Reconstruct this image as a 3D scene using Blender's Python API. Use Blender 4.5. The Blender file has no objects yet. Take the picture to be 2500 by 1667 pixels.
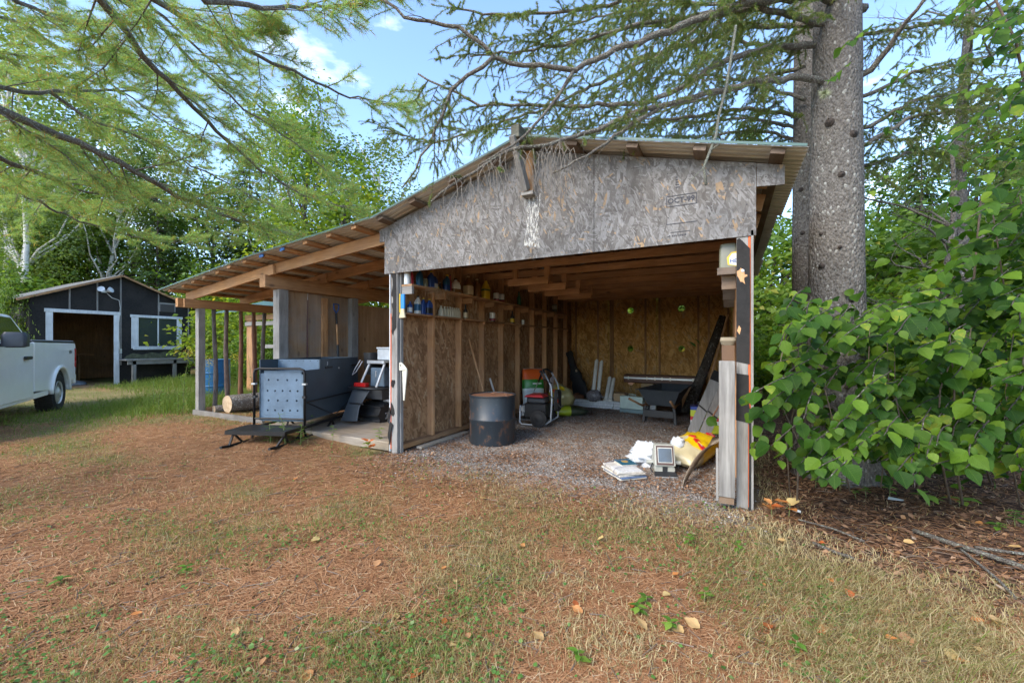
import bpy, bmesh, math, random
import numpy as np
from mathutils import Vector, Matrix, Euler, noise as mnoise

scene = bpy.context.scene
COL = scene.collection
PI = math.pi
rad = math.radians
random.seed(7)
rng = np.random.default_rng(11)

# ------------------------------------------------------------------ camera
YAW = rad(27.5)
CAM = Vector((3.485, -3.563, 1.22))
cd = bpy.data.cameras.new('camera')
cam = bpy.data.objects.new('camera', cd); COL.objects.link(cam)
cam.location = CAM; cam.rotation_euler = (rad(90), 0, YAW)
cd.sensor_width = 36; cd.lens = 36 * 1020 / 2500; cd.shift_y = 9.5 / 2500
cd.clip_start = 0.02; cd.clip_end = 2000
scene.camera = cam
# ------------------------------------------------------------------ sky
SUN_EL, SUN_AZ = rad(40), rad(200)          # azimuth: direction TO the sun, measured from +Y clockwise
world = bpy.data.worlds.new('World'); scene.world = world; world.use_nodes = True
nt = world.node_tree; nt.nodes.clear()
wo = nt.nodes.new('ShaderNodeOutputWorld'); bg = nt.nodes.new('ShaderNodeBackground')
sky = nt.nodes.new('ShaderNodeTexSky'); sky.sky_type = 'NISHITA'; sky.sun_disc = False
sky.sun_elevation = SUN_EL; sky.sun_rotation = SUN_AZ; sky.air_density = 1.0; sky.dust_density = 0.6; sky.ozone_density = 3.0
tc = nt.nodes.new('ShaderNodeTexCoord'); mp = nt.nodes.new('ShaderNodeMapping'); mp.inputs['Scale'].default_value = (1.0, 1.0, 2.6)
n1 = nt.nodes.new('ShaderNodeTexNoise'); n1.inputs['Scale'].default_value = 2.3; n1.inputs['Detail'].default_value = 7; n1.inputs['Roughness'].default_value = 0.55
cr = nt.nodes.new('ShaderNodeValToRGB'); cr.color_ramp.elements[0].position = 0.58; cr.color_ramp.elements[1].position = 0.80
mx = nt.nodes.new('ShaderNodeMixRGB'); mx.inputs['Color2'].default_value = (7.6, 8.0, 8.6, 1)
L = nt.links
L.new(tc.outputs['Generated'], mp.inputs['Vector']); L.new(mp.outputs['Vector'], n1.inputs['Vector'])
L.new(n1.outputs['Fac'], cr.inputs['Fac']); L.new(cr.outputs['Color'], mx.inputs['Fac'])
L.new(sky.outputs['Color'], mx.inputs['Color1']); L.new(mx.outputs['Color'], bg.inputs['Color'])
bg.inputs['Strength'].default_value = 0.15
L.new(bg.outputs['Background'], wo.inputs['Surface'])
# ------------------------------------------------------------------ sun (soft: thin high cloud)
sd = bpy.data.lights.new('sun', 'SUN'); sd.energy = 1.5; sd.angle = rad(32); sd.color = (1, 0.90, 0.76)
sun = bpy.data.objects.new('sun', sd); COL.objects.link(sun)
_to = Vector((math.sin(SUN_AZ) * math.cos(SUN_EL), math.cos(SUN_AZ) * math.cos(SUN_EL), math.sin(SUN_EL)))
sun.rotation_euler = _to.to_track_quat('Z', 'Y').to_euler(); sun.location = (0, -20, 30)
vs = scene.view_settings; vs.view_transform = 'Standard'; vs.look = 'None'; vs.gamma = 1; vs.use_curve_mapping = False
vs.exposure = 1.8
scene.cycles.use_denoising = True
scene.cycles.max_bounces = 8; scene.cycles.diffuse_bounces = 5; scene.cycles.glossy_bounces = 3
scene.cycles.transmission_bounces = 5; scene.cycles.transparent_max_bounces = 8
scene.cycles.use_adaptive_sampling = True; scene.cycles.adaptive_threshold = 0.02

# ------------------------------------------------------------------ helpers
DIR = Vector((-math.sin(YAW), math.cos(YAW), 0)); RGT = Vector((math.cos(YAW), math.sin(YAW), 0))
def at(u, v, D):
    "a point D metres ahead on the survey line of sight (u, v in the 2500 px survey)"
    return CAM + DIR * D + RGT * ((u - 1250) / 1020 * D) + Vector((0, 0, (843 - v) / 1020 * D))

def sm(a, b, x):
    t = min(1, max(0, (x - a) / (b - a))); return t * t * (3 - 2 * t)
def gz(x, y):
    "height of the ground"
    z = 0.10 * sm(-0.2, -1.6, x) * sm(-1.6, -0.3, y) * (1 - sm(-4.6, -6.5, x))
    z -= 0.14 * math.exp(-(((x + 9.2) / 2.4) ** 2 + ((y + 0.8) / 2.6) ** 2))
    z += 0.02 * math.sin(x * 0.9 + 1.3) * math.sin(y * 0.8)* sm(0.2, -1.0, y)
    return z

class MB:
    "collects shapes, build() links them as one mesh object"
    def __init__(s): s.v = []; s.f = []; s.m = []; s.mi = 0; s.uv = None
    def add(s, vs, fs, M=None):
        o = len(s.v)
        s.v.extend([tuple(M @ Vector(p)) for p in vs] if M is not None else [tuple(p) for p in vs])
        s.f.extend([tuple(o + i for i in f) for f in fs]); s.m.extend([s.mi] * len(fs)); return s
    def box(s, lo, hi, M=None):
        a, b = lo, hi
        vs = [(x, y, z) for x in (a[0], b[0]) for y in (a[1], b[1]) for z in (a[2], b[2])]
        return s.add(vs, [(0, 1, 3, 2), (4, 6, 7, 5), (0, 4, 5, 1), (2, 3, 7, 6), (0, 2, 6, 4), (1, 5, 7, 3)], M)
    def bar(s, p0, p1, w, h, up=(0, 0, 1), M=None):
        p0, p1 = Vector(p0), Vector(p1); d = (p1 - p0).normalized(); u = Vector(up)
        if abs(d.dot(u)) > 0.98: u = Vector((1, 0, 0))
        r_ = d.cross(u).normalized(); u = r_.cross(d).normalized()
        vs = []
        for p in (p0, p1):
            for a, b in ((-1, -1), (1, -1), (1, 1), (-1, 1)): vs.append(p + r_ * (a * w / 2) + u * (b * h / 2))
        return s.add(vs, [(3, 2, 1, 0), (4, 5, 6, 7), (0, 1, 5, 4), (1, 2, 6, 5), (2, 3, 7, 6), (3, 0, 4, 7)], M)
    def tube(s, pts, r, n=8, cap=True, M=None):
        pts = [Vector(p) for p in pts]; k = len(pts)
        rs = r if isinstance(r, (list, tuple)) else [r] * k
        vs = []; ref = None
        for i, p in enumerate(pts):
            d = (pts[min(i + 1, k - 1)] - pts[max(i - 1, 0)]).normalized()
            if ref is None:
                ref = Vector((0, 0, 1)) if abs(d.z) < 0.9 else Vector((1, 0, 0))
            a = d.cross(ref)
            if a.length < 1e-5: a = d.cross(Vector((0.3, 1, 0.2)))
            a.normalize(); b = d.cross(a).normalized(); ref = -b if False else a.cross(d)
            for j in range(n):
                t = 2 * PI * j / n; vs.append(p + (a * math.cos(t) + b * math.sin(t)) * rs[i])
        fs = [(i * n + j, i * n + (j + 1) % n, (i + 1) * n + (j + 1) % n, (i + 1) * n + j) for i in range(k - 1) for j in range(n)]
        if cap: fs += [tuple(range(n - 1, -1, -1)), tuple((k - 1) * n + j for j in range(n))]
        return s.add(vs, fs, M)
    def lathe(s, prof, n=16, c=(0, 0, 0), M=None, sx=1, sy=1):
        vs = []; k = len(prof)
        for (r_, z) in prof:
            for j in range(n):
                t = 2 * PI * j / n; vs.append((c[0] + r_ * math.cos(t) * sx, c[1] + r_ * math.sin(t) * sy, c[2] + z))
        fs = [(i * n + j, i * n + (j + 1) % n, (i + 1) * n + (j + 1) % n, (i + 1) * n + j) for i in range(k - 1) for j in range(n)]
        fs += [tuple(range(n - 1, -1, -1)), tuple((k - 1) * n + j for j in range(n))]
        return s.add(vs, fs, M)
    def prism(s, poly, a, b, axis='y', M=None):
        "polygon in the plane across axis, from a to b"
        n = len(poly)
        def q(p, t): return {'x': (t, p[0], p[1]), 'y': (p[0], t, p[1]), 'z': (p[0], p[1], t)}[axis]
        vs = [q(p, a) for p in poly] + [q(p, b) for p in poly]
        fs = [tuple(range(n)), tuple(range(2 * n - 1, n - 1, -1))] + [(i, i + n, (i + 1) % n + n, (i + 1) % n) for i in range(n)]
        return s.add(vs, fs, M)
    def loft(s, rings, cap=True, M=None):
        n = len(rings[0]); k = len(rings); vs = [p for rg in rings for p in rg]
        fs = [(i * n + j, i * n + (j + 1) % n, (i + 1) * n + (j + 1) % n, (i + 1) * n + j) for i in range(k - 1) for j in range(n)]
        if cap: fs += [tuple(range(n - 1, -1, -1)), tuple((k - 1) * n + j for j in range(n))]
        return s.add(vs, fs, M)
    def mesh(s, name, smooth=False):
        me = bpy.data.meshes.new(name); me.from_pydata(s.v, [], s.f)
        bm = bmesh.new(); bm.from_mesh(me); bmesh.ops.recalc_face_normals(bm, faces=bm.faces); bm.to_mesh(me); bm.free()
        if smooth:
            me.polygons.foreach_set('use_smooth', [True] * len(me.polygons))
            if smooth != 'all':
                try: me.set_sharp_from_angle(angle=rad(40))
                except Exception: pass
        return me
    def build(s, name, mat, parent=None, smooth=False, bevel=0, seg=1):
        me = s.mesh(name, smooth)
        for m_ in (mat if isinstance(mat, (list, tuple)) else [mat]): me.materials.append(m_)
        if any(s.m): me.polygons.foreach_set('material_index', s.m)
        return link(name, me, parent, bevel, seg)

def link(name, me, parent=None, bevel=0, seg=1):
    o = bpy.data.objects.new(name, me); COL.objects.link(o)
    if parent: o.parent = parent
    if bevel:
        b = o.modifiers.new('bevel', 'BEVEL'); b.width = bevel; b.segments = seg; b.limit_method = 'ANGLE'
    return o
def tag(o, label=None, cat=None, group=None, kind=None):
    if label: o['label'] = label
    if cat: o['category'] = cat
    if group: o['group'] = group
    if kind: o['kind'] = kind
    return o
def empty(name, label=None, cat=None, loc=(0, 0, 0), rz=0, group=None, rot=None):
    o = bpy.data.objects.new(name, None); COL.objects.link(o); o.empty_display_size = 0.1
    o.location = loc; o.rotation_euler = rot if rot else (0, 0, rz)
    return tag(o, label, cat, group)
def box(name, lo, hi, mat, parent=None, M=None, bevel=0):
    return MB().box(lo, hi, M).build(name, mat, parent, bevel=bevel)
def bar(name, p0, p1, w, h, mat, parent=None, up=(0, 0, 1), bevel=0):
    return MB().bar(p0, p1, w, h, up).build(name, mat, parent, bevel=bevel)
def copy_tree(o, parent=None):
    c = o.copy(); COL.objects.link(c); c.parent = parent
    for ch in o.children: copy_tree(ch, c)
    return c
def fast_mesh(name, V, Fi, nper, mat, smooth=False, attr=None):
    "numpy arrays: V (n,3), Fi (m,nper)"
    me = bpy.data.meshes.new(name); V = np.asarray(V, dtype=np.float32); Fi = np.asarray(Fi, dtype=np.int32)
    me.vertices.add(len(V)); me.vertices.foreach_set('co', V.ravel())
    me.loops.add(Fi.size); me.loops.foreach_set('vertex_index', Fi.ravel())
    me.polygons.add(len(Fi)); me.polygons.foreach_set('loop_start', np.arange(0, Fi.size, nper, dtype=np.int32))
    me.polygons.foreach_set('loop_total', np.full(len(Fi), nper, dtype=np.int32))
    if attr is not None:
        at_ = me.attributes.new('tint', 'FLOAT', 'FACE'); at_.data.foreach_set('value', np.asarray(attr, dtype=np.float32))
    me.update(calc_edges=True); me.validate()
    if smooth: me.polygons.foreach_set('use_smooth', [True] * len(Fi))
    if mat: me.materials.append(mat)
    return me

# ------------------------------------------------------------------ materials
class NT:
    def __init__(s, name):
        s.m = bpy.data.materials.new(name); s.m.use_nodes = True; s.t = s.m.node_tree; s.t.nodes.clear()
        s.out = s.n('ShaderNodeOutputMaterial'); s.b = s.n('ShaderNodeBsdfPrincipled'); s.l(s.b.outputs[0], s.out.inputs['Surface'])
    def n(s, t, **k):
        x = s.t.nodes.new(t)
        for a, b in k.items():
            if a in x.inputs.keys(): x.inputs[a].default_value = b
            else: setattr(x, a, b)
        return x
    def l(s, a, b): s.t.links.new(a, b)
    def coord(s, kind='Object', scale=(1, 1, 1), rot=(0, 0, 0), src=None):
        mp = s.n('ShaderNodeMapping'); mp.inputs['Rotation'].default_value = rot
        if any(rot): mp.vector_type = 'TEXTURE'; scale = tuple(1 / q for q in scale)
        mp.inputs['Scale'].default_value = scale
        if src is None: src = s.n('ShaderNodeTexCoord').outputs[kind]
        s.l(src, mp.inputs['Vector']); return mp.outputs[0]
    def noise(s, vec, scale, detail=4, rough=0.55, dist=0):
        x = s.n('ShaderNodeTexNoise', Scale=scale, Detail=detail, Roughness=rough, Distortion=dist); s.l(vec, x.inputs['Vector']); return x.outputs['Fac']
    def voro(s, vec, scale, out='Color', feature='F1', rnd=1.0, dist='EUCLIDEAN'):
        x = s.n('ShaderNodeTexVoronoi', Scale=scale, Randomness=rnd); x.feature = feature; x.distance = dist; s.l(vec, x.inputs['Vector']); return x.outputs[out]
    def ramp(s, fac, stops, interp='LINEAR'):
        x = s.n('ShaderNodeValToRGB'); e = x.color_ramp.elements; x.color_ramp.interpolation = interp
        while len(e) < len(stops): e.new(0.5)
        for el, (p, c) in zip(e, stops):
            el.position = p; el.color = (c, c, c, 1) if isinstance(c, (int, float)) else (*c, 1)
        s.l(fac, x.inputs['Fac']); return x.outputs['Color']
    def mix(s, fac, a, b, mode='MIX'):
        x = s.n('ShaderNodeMixRGB'); x.blend_type = mode
        for i, v in ((0, fac), (1, a), (2, b)):
            if isinstance(v, (int, float)): x.inputs[i].default_value = v if i == 0 else (v, v, v, 1)
            elif isinstance(v, tuple): x.inputs[i].default_value = (*v, 1)
            else: s.l(v, x.inputs[i])
        return x.outputs[0]
    def math(s, op, a, b=0.0, clamp=False):
        x = s.n('ShaderNodeMath', operation=op, use_clamp=clamp)
        for i, v in ((0, a), (1, b)):
            if isinstance(v, (int, float)): x.inputs[i].default_value = v
            else: s.l(v, x.inputs[i])
        return x.outputs[0]
    def sep(s, col, i):
        x = s.n('ShaderNodeSeparateColor'); s.l(col, x.inputs[0]); return x.outputs[i]
    def rnd(s): return s.n('ShaderNodeObjectInfo').outputs['Random']
    def attr(s, name): return s.n('ShaderNodeAttribute', attribute_name=name).outputs['Fac']
    def set(s, col=None, rough=0.7, metal=0.0, bump=None, bs=0.3, bd=0.01, spec=0.5, **k):
        if col is not None:
            if isinstance(col, tuple): s.b.inputs['Base Color'].default_value = (*col, 1)
            else: s.l(col, s.b.inputs['Base Color'])
        if isinstance(rough, (int, float)): s.b.inputs['Roughness'].default_value = rough
        else: s.l(rough, s.b.inputs['Roughness'])
        s.b.inputs['Metallic'].default_value = metal; s.b.inputs['Specular IOR Level'].default_value = spec
        if bump is not None:
            x = s.n('ShaderNodeBump', Strength=bs, Distance=bd); s.l(bump, x.inputs['Height']); s.l(x.outputs[0], s.b.inputs['Normal'])
        for a, v in k.items(): s.b.inputs[a].default_value = v
        return s.m

_pc = {}
def plain(name, col, rough=0.5, metal=0.0, wear=0.12, scale=9, spec=0.5, **k):
    "even paint or plastic with slight grime and tone drift"
    if name in _pc: return _pc[name]
    s = NT(name); v = s.coord()
    f = s.noise(v, scale, 5, 0.65)
    c = s.mix(s.ramp(f, [(0.35, 0.0), (0.7, 1.0)]), tuple(x * (1 - wear) for x in col), tuple(min(1, x * (1 + wear * 0.6)) for x in col))
    r_ = s.math('ADD', s.math('MULTIPLY', f, 0.25), rough - 0.12)
    m = s.set(c, r_, metal, bump=f, bs=0.06, bd=0.004, spec=spec, **k); _pc[name] = m; return m

def wood(name, dark, light, axis='z', grain=1.0, grey=0.0, knots=True, var=0.35, rough=0.8):
    s = NT(name); a = 'xyz'.index(axis)
    sc = [14.0, 14.0, 14.0]; sc[a] = 1.1
    tco = s.n('ShaderNodeTexCoord').outputs['Object']
    off = s.n('ShaderNodeVectorMath', operation='ADD'); s.l(tco, off.inputs[0])
    sca = s.n('ShaderNodeVectorMath', operation='SCALE'); sca.inputs[0].default_value = (37, 53, 71); s.l(s.rnd(), sca.inputs['Scale'])
    s.l(sca.outputs[0], off.inputs[1])
    v = s.coord(scale=tuple(sc), src=off.outputs[0])
    g1 = s.noise(v, 1.6 * grain, 6, 0.62, 0.9); g2 = s.noise(v, 7 * grain, 4, 0.6, 0.2)
    g = s.math('ADD', s.math('MULTIPLY', g1, 0.65), s.math('MULTIPLY', g2, 0.35))
    c = s.ramp(g, [(0.32, dark), (0.5, tuple((x + y) / 2 for x, y in zip(dark, light))), (0.66, light)])
    if knots:
        kc = [5.0, 5.0, 5.0]; kc[a] = 2.2
        d = s.voro(s.coord(scale=tuple(kc), src=off.outputs[0]), 1.0, 'Distance')
        c = s.mix(s.ramp(d, [(0.05, 0.75), (0.13, 0.0)]), c, tuple(x * 0.35 for x in dark))
    big = s.noise(s.coord(src=off.outputs[0]), 2.2, 3)
    c = s.mix(s.ramp(big, [(0.4, 0.0), (0.75, 0.5)]), c, tuple(x * 0.55 for x in dark))
    if grey: c = s.mix(s.ramp(s.noise(s.coord(src=off.outputs[0]), 3.1, 4), [(0.35, 0.0), (0.65, grey)]), c, (0.30, 0.29, 0.275))
    vr = s.math('ADD', s.math('MULTIPLY', s.rnd(), var), 1 - var / 2)
    hs = s.n('ShaderNodeHueSaturation'); s.l(vr, hs.inputs['Value']); s.l(c, hs.inputs['Color'])
    return s.set(hs.outputs[0], rough, bump=g, bs=0.35, bd=0.004, spec=0.25)

def osb(name, base, lo, hi, accent, plane='xz', acc=0.10, flake=1.0):
    "pressed flakes: several layers of long cells, each with its own tone"
    s = NT(name); tco = s.n('ShaderNodeTexCoord').outputs['Object']
    x = s.n('ShaderNodeSeparateXYZ'); s.l(tco, x.inputs[0]); cmb = s.n('ShaderNodeCombineXYZ')
    s.l(x.outputs['xyz'.index(plane[0])], cmb.inputs[0]); s.l(x.outputs['xyz'.index(plane[1])], cmb.inputs[1])
    warp = s.n('ShaderNodeTexNoise', Scale=3.0, Detail=2); s.l(cmb.outputs[0], warp.inputs['Vector'])
    wv = s.n('ShaderNodeVectorMath', operation='SCALE'); wv.inputs['Scale'].default_value = 0.10
    s.l(warp.outputs['Color'], wv.inputs[0]); add = s.n('ShaderNodeVectorMath', operation='ADD'); s.l(cmb.outputs[0], add.inputs[0]); s.l(wv.outputs[0], add.inputs[1])
    big = s.noise(cmb.outputs[0], 1.3, 4, 0.6)
    col = s.ramp(big, [(0.3, lo), (0.7, base)])
    hgt = s.math('MULTIPLY', big, 0.2)
    layers = [(8, 30, 0.15, 0.15), (10, 38, -0.55, 0.40), (9, 34, 0.75, 0.45), (13, 48, -1.15, 0.60), (8, 28, 0.30, 0.45), (13, 62, 1.3, 0.70), (11, 40, -0.25, 0.55), (16, 80, 0.5, 0.72)]
    for i, (sl, sw, ang, th) in enumerate(layers):
        mpv = s.coord(scale=(sw / flake, sl / flake, 1), rot=(0, 0, ang), src=add.outputs[0])
        cc = s.voro(mpv, 1.0, 'Color', rnd=0.95, dist='CHEBYCHEV')
        r0, g0, b0 = s.sep(cc, 0), s.sep(cc, 1), s.sep(cc, 2)
        tone = s.ramp(g0, [(0.0, lo), (0.5, base), (1.0, hi)])
        tone = s.mix(s.ramp(b0, [(1 - acc - 0.001, 0.0), (1 - acc, 1.0)]), tone, accent)
        msk = s.ramp(r0, [(th - 0.01, 0.0), (th + 0.01, 1.0)])
        col = s.mix(s.math('MULTIPLY', msk, 0.85), col, tone)
        hgt = s.math('ADD', hgt, s.math('MULTIPLY', s.math('MULTIPLY', msk, g0), 0.25))
    fine = s.noise(s.coord(scale=(120, 14, 1), src=add.outputs[0]), 1, 3)
    col = s.mix(0.35, col, s.ramp(fine, [(0.3, 0.55), (0.7, 1.25)]), 'MULTIPLY')
    blotch = s.noise(cmb.outputs[0], 2.6, 5, 0.65)
    col = s.mix(s.ramp(blotch, [(0.48, 0.0), (0.75, 0.55)]), col, tuple(c * 0.45 for c in lo))
    return s.set(col, 0.85, bump=s.math('ADD', hgt, s.math('MULTIPLY', fine, 0.2)), bs=0.5, bd=0.004, spec=0.2)

M = {}
for ax in 'xyz':
    M['fir_' + ax] = wood('new lumber ' + ax, (0.32, 0.15, 0.06), (0.62, 0.35, 0.16), ax, grey=0.15)
    M['old_' + ax] = wood('weathered lumber ' + ax, (0.13, 0.118, 0.105), (0.33, 0.315, 0.29), ax, grey=0.5, var=0.2)
    M['brown_' + ax] = wood('aged brown lumber ' + ax, (0.23, 0.115, 0.05), (0.48, 0.275, 0.13), ax, grey=0.1)
M['osb_grey'] = osb('weathered flake board', (0.165, 0.155, 0.145), (0.095, 0.087, 0.080), (0.26, 0.255, 0.25), (0.33, 0.225, 0.13), 'xz', 0.035, 0.9)
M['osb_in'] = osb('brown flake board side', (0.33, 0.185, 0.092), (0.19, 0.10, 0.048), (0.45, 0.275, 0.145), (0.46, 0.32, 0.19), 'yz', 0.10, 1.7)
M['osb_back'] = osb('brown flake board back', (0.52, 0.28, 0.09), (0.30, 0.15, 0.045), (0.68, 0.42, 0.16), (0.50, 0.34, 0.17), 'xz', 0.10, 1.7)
M['ply'] = wood('plywood', (0.32, 0.165, 0.07), (0.52, 0.31, 0.15), 'z', 0.35, var=0.2)
M['ply_worn'] = wood('worn plywood', (0.27, 0.16, 0.085), (0.48, 0.32, 0.185), 'z', 0.3, grey=0.5, var=0.2)
M['ply_floor'] = wood('plank floor', (0.30, 0.24, 0.17), (0.52, 0.44, 0.33), 'x', 0.5, grey=0.3)
def _roofing():
    s = NT('ribbed roofing'); v = s.coord()
    f = s.noise(s.coord(scale=(1.2, 9, 6)), 2.0, 5, 0.6)
    c = s.ramp(f, [(0.3, (0.44, 0.43, 0.39)), (0.6, (0.60, 0.59, 0.55)), (0.8, (0.48, 0.44, 0.38))])
    return s.set(c, 0.5, 0.05, bump=f, bs=0.05, spec=0.5)
M['roofing'] = _roofing()
M['trim_green'] = plain('green roof edge', (0.055, 0.115, 0.10), 0.5)
def _felt():
    s = NT('tar paper'); f = s.noise(s.coord(), 22, 6, 0.7); b = s.noise(s.coord(), 2.0, 4)
    c = s.mix(s.ramp(b, [(0.4, 0.0), (0.8, 0.6)]), s.ramp(f, [(0.3, (0.011, 0.011, 0.011)), (0.75, (0.028, 0.026, 0.025))]), (0.045, 0.040, 0.035))
    return s.set(c, 0.9, bump=f, bs=0.4, bd=0.004, spec=0.3)
M['felt'] = _felt()
M['orange'] = plain('orange primer', (0.62, 0.12, 0.03), 0.7)
M['white_paint'] = wood('flaking white paint', (0.50, 0.52, 0.53), (0.72, 0.75, 0.76), 'z', 0.8, var=0.08, knots=False)
M['ink'] = plain('stamp ink', (0.045, 0.045, 0.055), 0.8)
M['zinc'] = plain('zinc', (0.55, 0.57, 0.58), 0.4, 0.7)
M['black'] = plain('black plastic', (0.018, 0.019, 0.021), 0.5)
M['dark'] = plain('dark grey plastic', (0.045, 0.048, 0.052), 0.55)

def text(name, body, size, mat, parent, P, X, Y, off=0.0015, align='CENTER', shear=0.0, bold=0.0):
    "flat printed lettering: P its anchor, X along the line, Y up"
    cu = bpy.data.curves.new(name, 'FONT'); cu.body = body; cu.size = size; cu.align_x = align; cu.align_y = 'CENTER'; cu.offset = bold
    cu.resolution_u = 2; cu.shear = shear
    t = bpy.data.objects.new('tmp', cu); COL.objects.link(t)
    dg = bpy.context.evaluated_depsgraph_get(); me = bpy.data.meshes.new_from_object(t.evaluated_get(dg)); bpy.data.objects.remove(t)
    X = Vector(X).normalized(); Y = Vector(Y).normalized(); Zn = X.cross(Y); P = Vector(P) + Zn * off
    Mx = Matrix(((X.x, Y.x, Zn.x, P.x), (X.y, Y.y, Zn.y, P.y), (X.z, Y.z, Zn.z, P.z), (0, 0, 0, 1))); me.transform(Mx)
    me.materials.clear(); me.materials.append(mat); me.name = name
    return link(name, me, parent)
# ================================================================== ground sheets
def vnoise(x, y, s=1.0, o=0.0): return mnoise.noise(Vector((x * s + o, y * s - o, o * 0.37)))
def grassiness(x, y):
    "0 bare needle bed .. 1 grass (also read by the blades below)"
    g = 0.42 + 0.6 * vnoise(x, y, 0.9, 3.1) + 0.5 * vnoise(x, y, 2.3, 9.7) + 0.45 * vnoise(x, y, 5.5, 1.7)
    g += 0.55 * sm(-3.0, -6.5, x) * sm(-2.2, -0.6, y)                 # greener by the yard
    g += 0.45 * math.exp(-((y + 0.55) / 0.35) ** 2) * sm(1.0, 2.0, x) * sm(4.0, 3.4, x)
    g += 0.55 * sm(3.2, 4.2, x) * sm(-0.4, -1.0, y) * sm(-2.8, -2.2, y) # dry tuft bank at right
    ax = (x - 1.6) * 0.86 + (y + 2.1) * 0.5; ay = -(x - 1.6) * 0.5 + (y + 2.1) * 0.86
    g -= 0.55 * math.exp(-(ay / 0.30) ** 2) * sm(0.9, -0.3, ax)         # wheel track, bare needles
    g -= 0.60 * math.exp(-(((x + 1.0) / 1.9) ** 2 + ((y + 0.95) / 0.55) ** 2))
    g -= 0.6 * sm(3.6, 4.2, x) * sm(-0.7, -0.2, y)                        # leaf litter under the bushes
    g += 0.25 * math.exp(-(((x - 1.3) / 1.2) ** 2 + ((y + 0.7) / 0.5) ** 2))
    return min(1, max(0, g))
def gravelness(x, y):
    e = sm(-0.75, 0.05, y + 0.22 * vnoise(x, y, 1.6, 5.0)) * sm(-0.1, 0.5, x + 0.2 * vnoise(x, y, 2.0, 8)) * sm(3.75, 3.5, x)
    return e * (0.75 + 0.25 * sm(0.6, 1.6, y))
def ground_mat():
    s = NT('yard ground'); v = s.coord()
    n1_ = s.noise(v, 9, 8, 0.7); n2_ = s.noise(v, 55, 6, 0.75); n3_ = s.noise(v, 1.1, 4)
    needle = s.ramp(n2_, [(0.28, (0.115, 0.056, 0.028)), (0.5, (0.275, 0.145, 0.070)), (0.72, (0.43, 0.26, 0.135))])
    soil = s.ramp(n1_, [(0.3, (0.12, 0.062, 0.032)), (0.7, (0.28, 0.15, 0.078))])
    red = s.mix(s.ramp(n1_, [(0.45, 0.0), (0.7, 0.6)]), needle, soil)
    straw = s.ramp(n2_, [(0.3, (0.12, 0.095, 0.042)), (0.55, (0.27, 0.22, 0.105)), (0.75, (0.40, 0.34, 0.18))])
    green = s.ramp(n2_, [(0.3, (0.045, 0.06, 0.018)), (0.7, (0.15, 0.19, 0.055))])
    gr = s.mix(s.ramp(n3_, [(0.4, 0.15), (0.65, 0.75)]), straw, green)
    c = s.mix(s.ramp(s.attr('grass'), [(0.35, 0.0), (0.85, 0.85)]), red, gr)
    st = s.voro(v, 85, 'Color'); grv = s.ramp(s.sep(st, 0), [(0.0, (0.14, 0.125, 0.11)), (0.5, (0.31, 0.29, 0.265)), (0.93, (0.44, 0.42, 0.39)), (1.0, (0.55, 0.54, 0.52))])
    grv = s.mix(s.ramp(s.noise(v, 4, 6, 0.7), [(0.42, 0.0), (0.62, 0.8)]), grv, (0.20, 0.115, 0.068))
    c = s.mix(s.attr('gravel'), c, grv)
    lit = s.ramp(s.sep(s.voro(s.coord(scale=(34, 60, 1), rot=(0, 0, 0.6)), 1.0), 0), [(0, (0.03, 0.018, 0.012)), (0.6, (0.085, 0.048, 0.03)), (1, (0.18, 0.105, 0.068))])
    c = s.mix(s.attr('litter'), c, lit)
    h = s.math('ADD', n2_, s.math('MULTIPLY', n1_, 1.5))
    return s.set(c, 0.95, bump=h, bs=0.7, bd=0.02, spec=0.1)
M['ground'] = ground_mat()
def build_ground():
    def axis(lo, hi, dlo, dhi, st):
        a = [dlo + i * st for i in range(int((dhi - dlo) / st) + 1)]
        k = st
        x = dlo
        left = []
        while x > lo: k *= 1.28; x -= k; left.append(x)
        k = st; x = a[-1]; right = []
        while x < hi: k *= 1.28; x += k; right.append(x)
        return left[::-1] + a + right
    xs = axis(-400, 400, -5.0, 6.0, 0.11); ys = axis(-300, 500, -3.6, 6.3, 0.11)
    V = []; G = []; R = []; T = []
    for y in ys:
        for x in xs:
            near = abs(x) < 40 and abs(y) < 40
            z = gz(x, y) + (0.022 * vnoise(x, y, 2.1, 4.4) + 0.010 * vnoise(x, y, 6.1, 2.2) if near else 0)
            if -0.2 < x < 3.8 and 0 < y < 6.3: z *= 0.4
            V.append((x, y, z)); G.append(grassiness(x, y) if near else 0.9); R.append(gravelness(x, y) if near else 0)
            T.append(max(sm(3.5, 4.0, x) * sm(-1.1, -0.5, y + 0.25 * vnoise(x, y, 1.5, 7)), sm(6, 9, y), 0) if near else 0.5)
    nx = len(xs); F = [(j * nx + i, j * nx + i + 1, (j + 1) * nx + i + 1, (j + 1) * nx + i) for j in range(len(ys) - 1) for i in range(nx - 1)]
    me = fast_mesh('ground', V, F, 4, M['ground'], True)
    for nm, dat in (('grass', G), ('gravel', R), ('litter', T)):
        a_ = me.attributes.new(nm, 'FLOAT', 'POINT'); a_.data.foreach_set('value', np.array(dat, dtype=np.float32))
    return tag(link('ground', me), 'needle strewn yard with patchy dry grass and a gravel patch', 'ground', kind='structure')
build_ground()

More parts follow.
